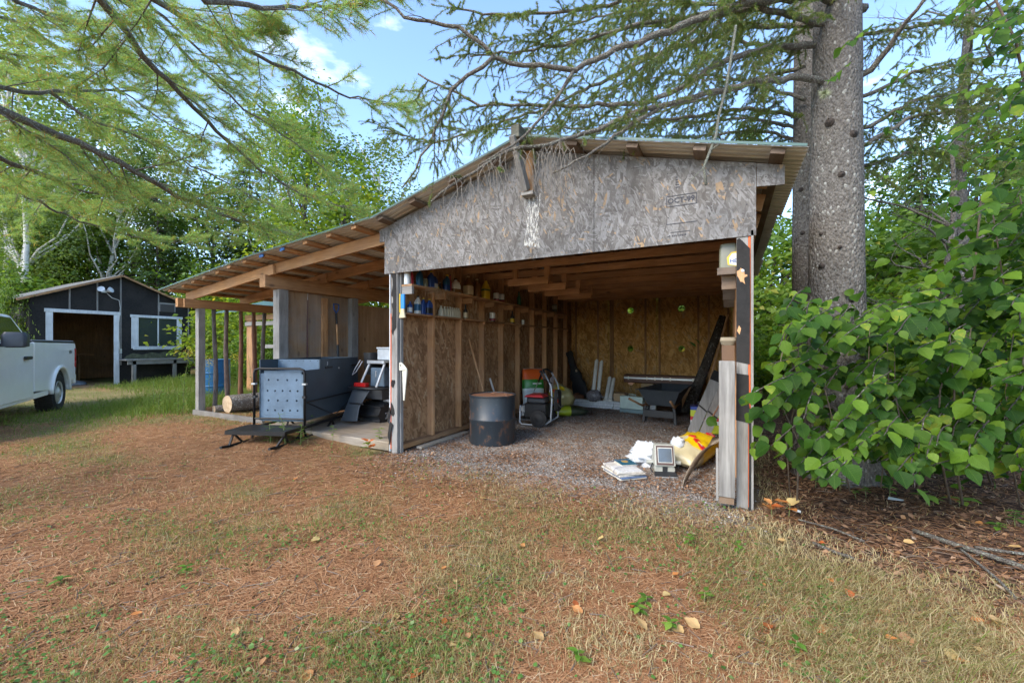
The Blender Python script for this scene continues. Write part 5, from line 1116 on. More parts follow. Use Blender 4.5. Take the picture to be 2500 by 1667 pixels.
# fallen branches at lower right
for (lab, pts, r_) in (('long grey fallen branch lying on the litter at right', [(2230, 1305), (2330, 1340), (2420, 1370), (2520, 1405)], 0.014), ('thin dark fallen branch crossing below the grey one', [(2340, 1345), (2400, 1395), (2440, 1430), (2480, 1475)], 0.007), ('thin pale stick lying across the litter edge', [(1950, 1275), (2040, 1300), (2110, 1330)], 0.006), ('short grey stick in the dry grass', [(1985, 1335), (2040, 1360), (2085, 1375)], 0.008), ('slim stick beside the long fallen branch', [(2380, 1345), (2450, 1355), (2520, 1365)], 0.009)):
    P = [Vector((*gp(u, v), 0)) for u, v in pts]; P = [Vector((p.x, p.y, gz(p.x, p.y) + r_ + 0.015)) for p in P]
    tag(MB().tube(resample(P, 0.06), r_, 6).build('fallen_branch', M['bark_l'], smooth='all'), lab, 'branch')
# ================================================================== pickup truck
def rr(w, d, r_, z, n=4, cx=0, cy=0):
    "rounded rectangle ring"
    out = []
    for (sx, sy, a0) in ((1, 1, 0), (-1, 1, 90), (-1, -1, 180), (1, -1, 270)):
        for i in range(n + 1):
            a = rad(a0 + 90 * i / n); out.append((cx + sx * (w / 2 - r_) + r_ * math.cos(a), cy + sy * (d / 2 - r_) + r_ * math.sin(a), z))
    return out
M['car_white'] = plain('white car paint', (0.90, 0.90, 0.89), 0.35, wear=0.05, scale=3)
M['car_white'].node_tree.nodes['Principled BSDF'].inputs['Coat Weight'].default_value = 0.6
M['rubber'] = plain('tyre rubber', (0.022, 0.022, 0.023), 0.85, wear=0.5, scale=14)
M['glass_dark'] = plain('dark window glass', (0.012, 0.016, 0.017), 0.12, wear=0.2)
M['glass_dark'].node_tree.nodes['Principled BSDF'].inputs['Roughness'].default_value = 0.06
M['red_lens'] = plain('red lamp lens', (0.42, 0.015, 0.015), 0.25)
M['steel_grey'] = plain('grey steel', (0.34, 0.35, 0.36), 0.5, 0.5, wear=0.3)
def pickup():
    TA = rad(-29); f = Vector((math.cos(TA), math.sin(TA), 0)); l_ = Vector((-f.y, f.x, 0)); O = Vector((-8.93, -0.16, 0)) - l_ * 0.97
    z0 = -0.15; t = empty('pickup_truck', 'white pickup truck with a flat grey bed cover, parked at the left edge', 'truck', (O.x, O.y, z0), TA)
    B = 0.96; AR = 0.50
    def arch(cx, n=12, r_=AR, z=0.40): return [(cx + r_ * math.cos(PI * i / n), z + r_ * math.sin(PI * i / n) * 0.98) for i in range(n + 1)]
    def side(poly, y0, y1, nm, mt, bev=0.02): return MB().prism(poly, y0, y1).build(nm, mt, t, bevel=bev, seg=2)
    # bed sides with wheel arch, bulged low
    bed = [(-0.98, 0.62), (-0.98, 1.38), (-0.93, 1.42), (1.36, 1.43), (1.36, 0.52), (0.60, 0.48)] + arch(0)[0:] + [(-0.62, 0.58)]
    b = side(bed, B - 0.06, B, 'bed_side', M['car_white']); side(bed, -B, -B + 0.06, 'bed_side', M['car_white'])
    MB().tube([(x, B + 0.006, z) for x, z in arch(0, 16, AR + 0.035)], 0.035, 8).build('wheel_arch', M['car_white'], b, smooth='all')
    MB().prism([(x, z) for x, z in arch(0, 12, AR + 0.0)] , 0.45, B - 0.05).build('wheel_well', M['black'], b)
    MB().box((-0.97, -B + 0.02, 0.60), (-0.90, B - 0.02, 1.40)).build('tailgate', M['car_white'], t, bevel=0.02)
    MB().box((-1.12, -B + 0.06, 0.50), (-0.99, B - 0.02, 0.72)).build('rear_bumper', M['car_white'], t, bevel=0.03, seg=2)
    MB().box((-0.96, -B + 0.03, 1.445), (1.34, B - 0.03, 1.475)).build('bed_cover', plain('bed cover', (0.20, 0.21, 0.22), 0.6), t, bevel=0.01)
    MB().box((-0.96, -B, 1.43), (1.34, B, 1.445)).build('bed_rail', M['black'], t)
    MB().bar((1.30, 0, 1.50), (1.62, 0, 1.86), 1.5, 0.04, up=(0, 0, 1)).build('rear_window', M['glass_dark'], t)
    lp = MB().prism([(-0.985, 0.86), (-0.90, 0.90), (-0.92, 1.22), (-0.90, 1.30), (-0.985, 1.30)], B - 0.09, B + 0.012).build('tail_light', M['red_lens'], t, bevel=0.008)
    MB().prism([(-0.985, 0.86), (-0.90, 0.90), (-0.92, 1.22), (-0.90, 1.30), (-0.985, 1.30)], -B - 0.012, -B + 0.09).build('tail_light', M['red_lens'], t, bevel=0.008)
    # cab
    cab = [(1.385, 0.42), (1.385, 1.42), (3.25, 1.42), (3.30, 0.42)]
    cb = side(cab, B - 0.05, B, 'door', M['car_white']); side(cab, -B, -B + 0.05, 'door', M['car_white'])
    hd = MB().box((1.58, B, 1.12), (1.84, B + 0.045, 1.18)).build('door_handle', M['black'], cb, bevel=0.015, seg=2)
    MB().box((1.365, -B + 0.06, 0.42), (3.32, B - 0.06, 1.42)).build('cab_core', M['black'], t)
    green = [(1.42, 1.425), (1.72, 1.92), (2.75, 1.94), (3.45, 1.425)]
    rg = []
    for y, k in ((-0.90, 0), (-0.74, 1), (0.74, 1), (0.90, 0)): pass
    mb = MB(); pts = []
    for sgn in (-1, 1):
        pts += [(1.40, sgn * 0.94, 1.42), (1.68, sgn * 0.76, 1.90), (2.78, sgn * 0.76, 1.92), (3.50, sgn * 0.94, 1.42)]
    mb.add(pts, [(0, 1, 2, 3), (7, 6, 5, 4), (0, 4, 5, 1), (1, 5, 6, 2), (2, 6, 7, 3), (3, 7, 4, 0)]); mb.build('cab_roof', M['car_white'], t, bevel=0.05, seg=3)
    for sgn in (1, -1):
        o = 0.012
        q = [(1.66, sgn * (0.935 + o), 1.47), (1.84, sgn * (0.80 + o), 1.84), (2.72, sgn * (0.80 + o), 1.85), (3.22, sgn * (0.935 + o), 1.47)]
        MB().add(q + [(a, b_ - sgn * 0.01, c) for a, b_, c in q], [(0, 1, 2, 3), (7, 6, 5, 4), (0, 4, 5, 1), (1, 5, 6, 2), (2, 6, 7, 3), (3, 7, 4, 0)]).build('side_window', M['glass_dark'], t)
    side([(3.31, 0.45), (3.31, 1.40), (3.9, 1.38), (4.75, 1.28), (4.85, 0.7), (4.55, 0.5)] , B - 0.04, B, 'fender', M['car_white']); side([(3.31, 0.45), (3.31, 1.40), (3.9, 1.38), (4.75, 1.28), (4.85, 0.7), (4.55, 0.5)], -B, -B + 0.04, 'fender', M['car_white'])
    MB().prism([(3.3, 0.5), (3.3, 1.42), (3.9, 1.40), (4.75, 1.29), (4.86, 0.9), (4.8, 0.5)], -B + 0.05, B - 0.05).build('hood', M['car_white'], t, bevel=0.05, seg=2)
    mi = MB().loft([rr(0.12, 0.16, 0.03, 0, cy=0, cx=0), rr(0.19, 0.27, 0.05, 0.02), rr(0.19, 0.28, 0.05, 0.19), rr(0.15, 0.22, 0.04, 0.24)], M=Matrix.Translation((2.86, B + 0.21, 1.335)))
    mo = mi.build('mirror', plain('mirror shell', (0.035, 0.04, 0.048), 0.4), t, smooth=True); MB().box((2.84, B - 0.02, 1.345), (2.92, B + 0.12, 1.40)).build('mirror_arm', M['black'], mo, bevel=0.01)
    side([(0.62, 0.40), (0.62, 0.50), (3.3, 0.44), (3.3, 0.36)], B - 0.09, B - 0.015, 'rocker', M['car_white'], 0.01)
    MB().box((-0.9, -0.5, 0.45), (4.6, 0.5, 0.62)).build('frame', M['black'], t)
    def wheel(cx, sgn):
        R_ = 0.395; c = Matrix.Translation((cx, sgn * (B - 0.02), R_ - 0.005)) @ Matrix.Rotation(sgn * -PI / 2, 4, 'X')
        w = empty('wheel', None, None); w.parent = t; w.matrix_local = c
        ty = MB().lathe([(0.235, -0.02), (0.30, 0.012), (0.35, 0.012), (0.385, -0.01), (R_, -0.05), (R_, -0.22), (0.385, -0.255), (0.30, -0.275), (0.235, -0.25)], 40).build('tyre', M['rubber'], w, smooth=True)
        lug = MB()
        for i in range(40):
            for zz, off in ((-0.03, 0), (-0.10, .5), (-0.17, 0), (-0.235, .5)):
                a = 2 * PI * (i + off) / 40; m_ = Matrix.Rotation(a, 4, 'Z') @ Matrix.Translation((R_, 0, zz)); lug.box((-0.012, -0.020, -0.026), (0.010, 0.020, 0.026), m_)
        tag(lug.build('tread', M['rubber'], ty), kind='stuff')
        MB().lathe([(0.238, -0.02), (0.232, 0.0), (0.21, -0.03), (0.18, -0.055), (0.12, -0.02), (0.075, -0.005), (0.06, 0.012), (0.03, 0.014)], 28).build('rim', plain('steel wheel', (0.62, 0.63, 0.62), 0.4, 0.35), w, smooth=True)
    for cx in (0, 3.62):
        for sgn in (1, -1): wheel(cx, sgn)
    text('badge', '4X4', 0.115, plain('badge black', (0.02, 0.02, 0.02), 0.4), t, (-0.62, B, 1.22), (-1, 0, 0), (0, 0, 1), 0.003, bold=0.004, shear=0.2)
pickup()
# ================================================================== dark shed
def dark_shed():
    X = -13.5; t = empty('shed', 'black tar papered shed with white door and window trim behind the truck', 'shed', (X, 2.41, -0.05))
    W = 1.92; ez = 2.55; rz2 = 3.42; zz = 0.05
    def wallpoly(y0, y1, z0, z1, nm='wall_panel', m='felt', d=0.02, x=0.0): return box(nm, (x - d, y0, z0 + zz), (x, y1, z1 + zz), M[m], t)
    def top(y): return rz2 - 0.43 * abs(y) - 0.04
    dl, dr, dt = -1.50, -0.16, 2.16; wl, wr, wb, wt = 0.36, 1.58, 1.17, 2.12
    def poly(pts): return MB().prism([(y, z + zz) for y, z in pts], -0.02, 0.0, 'x').build('wall_panel', M['felt'], t)
    poly([(-W, -0.1), (dl, -0.1), (dl, top(dl)), (-W, top(-W))]); poly([(dl, dt), (dr, dt), (dr, top(dr)), (dl, top(dl))])
    poly([(dr, -0.1), (wl, -0.1), (wl, top(wl)), (0, top(0)), (dr, top(dr))]); poly([(wl, wt), (wr, wt), (wr, top(wr)), (wl, top(wl))]); poly([(wl, -0.1), (wr, -0.1), (wr, wb), (wl, wb)]); poly([(wr, -0.1), (W, -0.1), (W, top(W)), (wr, top(wr))])
    for y in (-W, W): box('side_wall', (-4.0, y - 0.01, 0.0), (-0.021, y + 0.01, ez), M['felt'], t)
    box('rear_wall', (-4.02, -W, 0), (-4.0, W, ez), M['brown_z'], t); box('floor', (-4.0, -W, -0.02), (0.35, -0.0, 0.06), M['brown_x'], t)
    for y in (-1.15, -0.55, 0.0, 0.98, 1.85): box('batten', (0.001, y - 0.018, (dt if dl < y < dr else wt + 0.1 if wl < y < wr else 0.6) + zz), (0.016, y + 0.018, top(y) + zz - 0.02), M['old_z'], t)
    def trim(nm, y0, y1, z0, z1, x1=0.03): return box(nm, (0.002, y0, z0 + zz), (x1, y1, z1 + zz), M['white_paint'], t, bevel=0.004)
    trim('door_jamb', dl - 0.13, dl + 0.01, -0.08, dt); trim('door_jamb', dr - 0.01, dr + 0.12, -0.08, dt); trim('door_head', dl - 0.16, dr + 0.15, dt + 0.002, dt + 0.10, 0.035)
    w = trim('window_frame', wl - 0.10, wl + 0.08, wb - 0.05, wt + 0.0); trim('window_frame', wr - 0.08, wr + 0.06, wb - 0.05, wt + 0.0); trim('window_frame', wl - 0.13, wr + 0.09, wt + 0.002, wt + 0.085, 0.036); trim('window_sill', wl - 0.06, wr + 0.02, wb - 0.09, wb + 0.02, 0.05)
    m_ = trim('mullion', (wl + wr) / 2 - 0.02, (wl + wr) / 2 + 0.02, wb, wt, 0.015)
    gl = NT('window glass'); M['pane'] = gl.set((0.03, 0.04, 0.045), 0.05, spec=0.8)
    for (a, b) in ((wl + 0.081, (wl + wr) / 2 - 0.021), ((wl + wr) / 2 + 0.021, wr - 0.081)): box('pane', (-0.010, a, wb + 0.021 + zz), (-0.004, b, wt - 0.002 + zz), M['pane'], t)
    v = box('vent_frame', (0.002, 0.98, 2.36 + zz), (0.02, 1.46, 2.66 + zz), M['old_y'], t); box('vent_screen', (0.018, 1.02, 2.40), (0.028, 1.42, 2.66), plain('vent screen', (0.06, 0.055, 0.05), 0.8), v)
    # roof
    for sgn in (-1, 1):
        V = []; n = 40
        for (yy, z) in ((0, rz2), (sgn * (W + 0.28), rz2 - 0.43 * (W + 0.28))):
            for i in range(n + 1): V.append((0.18 - 4.4 * i / n, yy, z + zz + (0.016 if i % 2 else 0)))
        MB().add(V, [(i, i + 1, n + 2 + i, n + 1 + i) for i in range(n)]).build('roof_sheet', plain('dull roof sheet', (0.13, 0.125, 0.105), 0.7, wear=0.3), t)
        bar('rake_board', (0.16, 0.01 * sgn, rz2 - 0.03 + zz), (0.16, sgn * (W + 0.28), rz2 - 0.43 * (W + 0.28) - 0.03 + zz), 0.03, 0.06, M['brown_y'], t)
    # lamp with cord, outlet
    lm = MB().box((0.002, -0.46, 2.88), (0.05, -0.34, 2.96)).build('lamp_base', M['zinc'], t)
    for sgn in (-1, 1): MB().lathe([(0.02, 0), (0.04, 0.03), (0.085, 0.12), (0.088, 0.14), (0.06, 0.145)], 14, M=Matrix.Translation((0.06, -0.40 + sgn * 0.05, 2.92)) @ Matrix.Rotation(sgn * -0.9, 4, 'X') @ Matrix.Rotation(0.9, 4, 'Y')).build('flood_lamp', plain('lamp glass', (0.6, 0.62, 0.62), 0.25), lm, smooth=True)
    MB().tube([(0.03, -0.33, 2.86), (0.03, -0.22, 2.74), (0.03, -0.05, 2.68), (0.03, -0.02, 2.45), (0.035, -0.06, 1.9), (0.035, -0.05, 1.4), (0.035, -0.03, 1.08)], 0.009, 6).build('cord', plain('white cord', (0.55, 0.55, 0.52), 0.6), lm, smooth='all')
    box('outlet', (0.001, -0.06, 1.02), (0.03, 0.02, 1.16), M['zinc'], t)
    MB().prism([(0.02, 0.78), (1.55, 0.78), (1.55, 1.06), (1.35, 1.02), (1.2, 1.08), (1.0, 1.0), (0.8, 1.04), (0.55, 0.97), (0.3, 1.02), (0.15, 0.95)], 0.001, 0.004, 'x').build('bare_board', plain('mossy bare board', (0.10, 0.105, 0.06), 0.9, wear=0.5), t)
    # shelf inside the doorway
    box('inner_shelf', (-3.2, -1.6, 0.93), (-2.6, 0.2, 0.97), M['fir_y'], t)
    for y in (-1.2, -0.9, -0.5, -0.2): box('inner_post', (-2.7, y, 0.06), (-2.64, y + 0.06, 0.93), M['brown_z'], t)
    return t
dark_shed()
for i, (x_, y_) in enumerate(((-13.9, 0.22), (-14.9, 0.15), (-16.0, 0.2))):
    v_ = empty('climbing_vine', 'leafy vine climbing the left corner of the dark shed, %s from the front' % ORD[i], 'vine', (x_, y_, -0.05), 0.4 * i, 'vines on the dark shed'); v_.scale = (0.40, 0.26, 0.92 - 0.05 * i); link('stem', PR['under'][i % 2][0], v_); link('foliage', PR['under'][i % 2][1], v_)
bx_ = empty('wall_bench', 'long weathered board bench fixed below the dark shed window', 'bench', (-13.5, 2.41, 0))
box('bench_top', (0.03, -0.05, 0.74), (0.50, 2.3, 0.79), M['old_y'], bx_, bevel=0.004); box('apron', (0.44, 0.0, 0.62), (0.48, 2.3, 0.737), M['old_y'], bx_)
for y in (0.12, 1.2, 2.1): box('leg', (0.40, y, -0.05), (0.48, y + 0.09, 0.735), M['old_z'], bx_)
tag(MB().box((-16.6, 1.25, 0.97), (-16.2, 1.75, 1.15)).build('box', plain('carton', (0.42, 0.30, 0.17), 0.8), bevel=0.005), 'cardboard box on the shelf inside the dark shed', 'box')
sh_ = MB(); sh_.loft([[(-14.4 + 0.5 * math.cos(a) * k, 1.35 + 0.55 * math.sin(a) * k, 0.02 + z + 0.03 * math.sin(5 * a)) for a in [2 * PI * i / 16 for i in range(16)]] for k, z in ((1, 0), (0.9, 0.05), (0.5, 0.10), (0.1, 0.12))])
tag(sh_.build('tarp', plain('crumpled grey tarp', (0.28, 0.30, 0.33), 0.6), smooth='all'), 'crumpled grey tarp on the floor inside the dark shed', 'tarp')
# timber frame with green roof seen through the poles, blue barrel
fr = empty('timber_frame', 'open lumber frame with a green metal roof seen between the poles', 'frame', (-7.0, 2.9, 0))
for (x_, w) in ((-0.45, 0.28), (0.62, 0.09), (0.80, 0.12)): box('post', (x_ - w / 2, -0.05, 0), (x_ + w / 2, 0.05, 2.0), M['fir_z'], fr, bevel=0.003)
for (z, h) in ((1.86, 0.13), (1.72, 0.10), (1.15, 0.09)): box('rail', (-0.6 if z > 1.5 else 0.1, -0.09, z), (0.95, -0.052, z + h), M['fir_x'] if z > 1.8 else M['old_x'], fr, bevel=0.003)
for x_ in (0.1, 0.35): box('picket', (x_, 0.3, 0), (x_ + 0.09, 0.34, 1.9), M['brown_z'], fr)
V = []; n = 20
for (yy, z) in ((-0.4, 2.05), (1.6, 2.7)):
    for i in range(n + 1): V.append((-1.6 + 2.8 * i / n, yy, z + (0.014 if i % 2 else 0)))
MB().add(V, [(i, i + 1, n + 2 + i, n + 1 + i) for i in range(n)]).build('roof_sheet', M['trim_green'], fr)
def barrel(name, label, loc, r_, h, mat, lid, hoops):
    t = empty(name, label, 'barrel', loc); pr = [(r_ * 0.97, 0), (r_, 0.015)]
    for z in hoops: pr += [(r_, z - 0.02), (r_ * 1.035, z - 0.008), (r_ * 1.035, z + 0.008), (r_, z + 0.02)]
    pr += [(r_, h - 0.02), (r_ * 1.03, h - 0.012), (r_ * 1.03, h), (r_ * 0.98, h + 0.002), (r_ * 0.975, h - 0.018)]
    MB().lathe(pr, 40).build('body', mat, t, smooth=True); MB().lathe([(r_ * 0.97, h - 0.022), (r_ * 0.965, h - 0.012), (r_ * 0.6, h - 0.008), (0.01, h - 0.01)], 40).build('lid', lid, t, smooth=True); return t
p = at(524, 843, 9.6); barrel('barrel', 'blue plastic barrel with a pale lid behind the poles', (p.x, p.y, 0.0), 0.30, 0.90, plain('blue barrel', (0.015, 0.12, 0.27), 0.45), M['ply_floor'], (0.3, 0.6))
def rusty(name, paint, rust, amt, rough=0.5, metal=0.3):
    s = NT(name); v = s.coord(); f = s.noise(v, 7, 8, 0.72); g = s.noise(s.coord(scale=(6, 6, 1.2)), 3, 5, 0.6)
    k = s.ramp(s.math('ADD', s.math('MULTIPLY', f, 0.7), s.math('MULTIPLY', g, 0.3)), [(0.62 - amt, 0.0), (0.70 - amt, 1.0)])
    c = s.mix(k, paint, s.ramp(s.noise(v, 22, 5), [(0.3, tuple(x * 0.5 for x in rust)), (0.7, rust)])); sc_ = s.ramp(s.noise(s.coord(scale=(30, 30, 6)), 4, 3), [(0.72, 0.0), (0.76, 0.6)])
    return s.set(s.mix(sc_, c, (0.42, 0.40, 0.37)), s.ramp(k, [(0, rough), (1, 0.85)]), metal, bump=f, bs=0.25, bd=0.005)
M['drum_paint'] = rusty('scuffed black drum', (0.022, 0.03, 0.038), (0.20, 0.10, 0.055), 0.085, 0.42, 0.0)
M['rust'] = rusty('rusty steel', (0.20, 0.10, 0.06), (0.30, 0.14, 0.075), 0.2, 0.7, 0.1)
dr = barrel('oil_drum', 'scuffed black steel drum with a rusty lid on the gravel', (0.83, 1.0, 0.005), 0.287, 0.60, M['drum_paint'], M['rust'], (0.31,))
MB().tube([(-0.03, 0.02, 0.592), (-0.02, 0.02, 0.61), (0.03, 0.0, 0.612), (0.04, 0.0, 0.592)], 0.006, 6).build('lid_handle', M['rust'], dr)
MB().lathe([(0.028, 0.585), (0.028, 0.60), (0.02, 0.602)], 10, c=(0.15, 0.08, 0)).build('bung', M['rust'], dr)

# ================================================================== cargo sled with plywood box
M['slate'] = plain('pale slate blue paint', (0.115, 0.17, 0.228), 0.6, wear=0.28, scale=4)
M['navy'] = plain('dark slate blue paint', (0.048, 0.072, 0.095), 0.5, wear=0.2, scale=4)
M['iron'] = rusty('worn black iron', (0.018, 0.017, 0.017), (0.12, 0.065, 0.045), 0.04, 0.5, 0.4)
def sled():
    t = empty('cargo_sled', 'tow sled carrying a slate blue plywood box with rows of holes', 'sled', (-1.46, -0.27, 0.07), rad(21)); W = 0.29; Ln = 1.36; zb = 0.22
    def holes(mb, xs, zs, w0, w1, z0, z1, y):
        pass
    # front panel with drilled holes, built cell by cell
    mb = MB(); rows = [0.30, 0.425, 0.55, 0.675]; 
    zed = [0.245, 0.37, 0.49, 0.61, 0.80]
    for ri in range(4):
        nh = 5 if ri in (0, 2) else 4; z0, z1 = zed[ri], zed[ri + 1]; span = 2 * W * 0.86; x0 = -W * 0.80
        for i in range(nh): a = x0 + span * i / nh; holed(mb, a, a + span / nh, z0, z1, a + span / nh * 0.5, (z0 + z1) / 2 - (0.02 if ri == 3 else 0), 0.0125, -0.012, 0.0, 10)
    fp = mb.build('front_panel', M['slate'], t)
    fp.scale = (1, 1, 1); fp.location = (0, 0, zb - 0.245 + 0.06)
    box('rim_board', (-W, 0.002, zb), (-W * 0.80 - 0.003, 0.022, 0.80), M['slate'], t, bevel=0.002); box('rim_board', (-W * 0.80, -0.012, zb), (W, 0.0, zb + 0.058), M['slate'], t)
    box('rim_board', (W * 0.925, -0.012, zb + 0.06), (W, 0.0, 0.79), M['slate'], t); box('inner_panel', (-W, 0.03, zb), (W, 0.045, 0.80), M['black'], t)
    MB().prism([(0.0, zb), (Ln, zb), (Ln, 0.97), (0.33, 0.97), (0.33, 0.84), (0.0, 0.84)], W + 0.001, W + 0.014, 'x').build('side_panel', M['navy'], t)
    MB().prism([(0.0, zb), (Ln, zb), (Ln, 0.97), (0.0, 0.97)], -W - 0.014, -W - 0.001, 'x').build('side_panel', M['navy'], t)
    box('back_panel', (-W, Ln - 0.014, zb), (W, Ln, 0.97), M['navy'], t); up = box('upper_panel', (-W, 0.33, 0.80), (W - 0.002, 0.342, 0.965), M['slate'], t)
    box('floor_panel', (-W, 0.0, zb - 0.014), (W, Ln, zb - 0.002), M['slate'], t)
    for i in range(6): MB().lathe([(0.005, 0), (0.005, 0.004)], 8, M=Matrix.Translation((-W + 0.06 + 0.1 * i, 0.330, 0.945)) @ Matrix.Rotation(PI / 2, 4, 'X')).build('screw', M['black'], up)
    for y in (0.45, 1.15): MB().box((W + 0.014, y, 0.84), (W + 0.03, y + 0.16, 0.865)).build('latch', M['black'], t)
    MB().lathe([(0.012, 0), (0.012, 0.006)], 10, M=Matrix.Translation((W + 0.014, 0.8, 0.83)) @ Matrix.Rotation(PI / 2, 4, 'Y')).build('bolt', M['zinc'], t)
    MB().tube([(W + 0.02, 0.50, 0.93), (W + 0.022, 0.50, 0.90), (W + 0.03, 0.47, 0.885)], 0.003, 5).build('cord', M['white_paint'], t)
    # tube gate frame in front
    fr_ = [(-W - 0.045, -0.05, 0.17), (-W - 0.045, -0.05, 0.80), (-W - 0.03, -0.05, 0.845), (-W + 0.02, -0.05, 0.862), (W - 0.02, -0.05, 0.862), (W + 0.03, -0.05, 0.845), (W + 0.045, -0.05, 0.80), (W + 0.045, -0.05, 0.17)]
    g = MB().tube(fr_, 0.015, 8).build('gate_frame', M['iron'], t, smooth='all'); MB().tube([(-W - 0.04, -0.05, 0.245), (W + 0.04, -0.05, 0.245)], 0.012, 8).build('gate_bar', M['iron'], g)
    for sx in (-1, 1): MB().box((sx * (W + 0.045) - 0.025, -0.07, 0.665), (sx * (W + 0.045) + 0.025, -0.03, 0.685)).build('clamp', M['zinc'], g); MB().box((sx * (W + 0.04) - 0.02, -0.065, 0.50), (sx * (W + 0.04) + 0.02, -0.02, 0.53)).build('latch', M['black'], g)
    # side braces
    MB().tube([(W + 0.05, -0.05, 0.45), (W + 0.03, Ln, 0.46)], 0.009, 6).build('side_rail', M['iron'], t)
    for a, b in (((W + 0.03, 0.02, 0.44), (W + 0.03, 0.65, 0.19)), ((W + 0.03, Ln, 0.45), (W + 0.03, 0.70, 0.19))): MB().tube([a, b], 0.005, 5).build('brace', M['iron'], t)
    # deck, stringers, runners
    for i in range(3): box('deck_plank', (-W - 0.10, -0.44 + 0.125 * i, 0.150), (W + 0.06, -0.32 + 0.125 * i, 0.172), M['iron'], t)
    box('deck_frame', (-W - 0.10, -0.45, 0.125), (W + 0.06, -0.442, 0.165), M['iron'], t)
    for sx in (-1, 1):
        x_ = sx * W; box('stringer', (x_ - 0.02 + sx * 0.03, -0.44, 0.128), (x_ + 0.02 + sx * 0.03, Ln + 0.05, 0.148), M['iron'], t)
        MB().tube([(x_, -0.62, 0.02), (x_, -0.5, 0.006), (x_, 0.2, 0.005), (x_, Ln, 0.005)], 0.016, 7).build('runner', M['iron'], t)
        for y in (-0.40, -0.05, 0.6, 1.2):
            MB().bar((x_ + sx * 0.03, y, 0.13), (x_, y - 0.10, 0.012), 0.02, 0.02).build('strut', M['iron'], t); MB().bar((x_ + sx * 0.03, y, 0.13), (x_, y + 0.10, 0.012), 0.02, 0.02).build('strut', M['iron'], t)
sled()
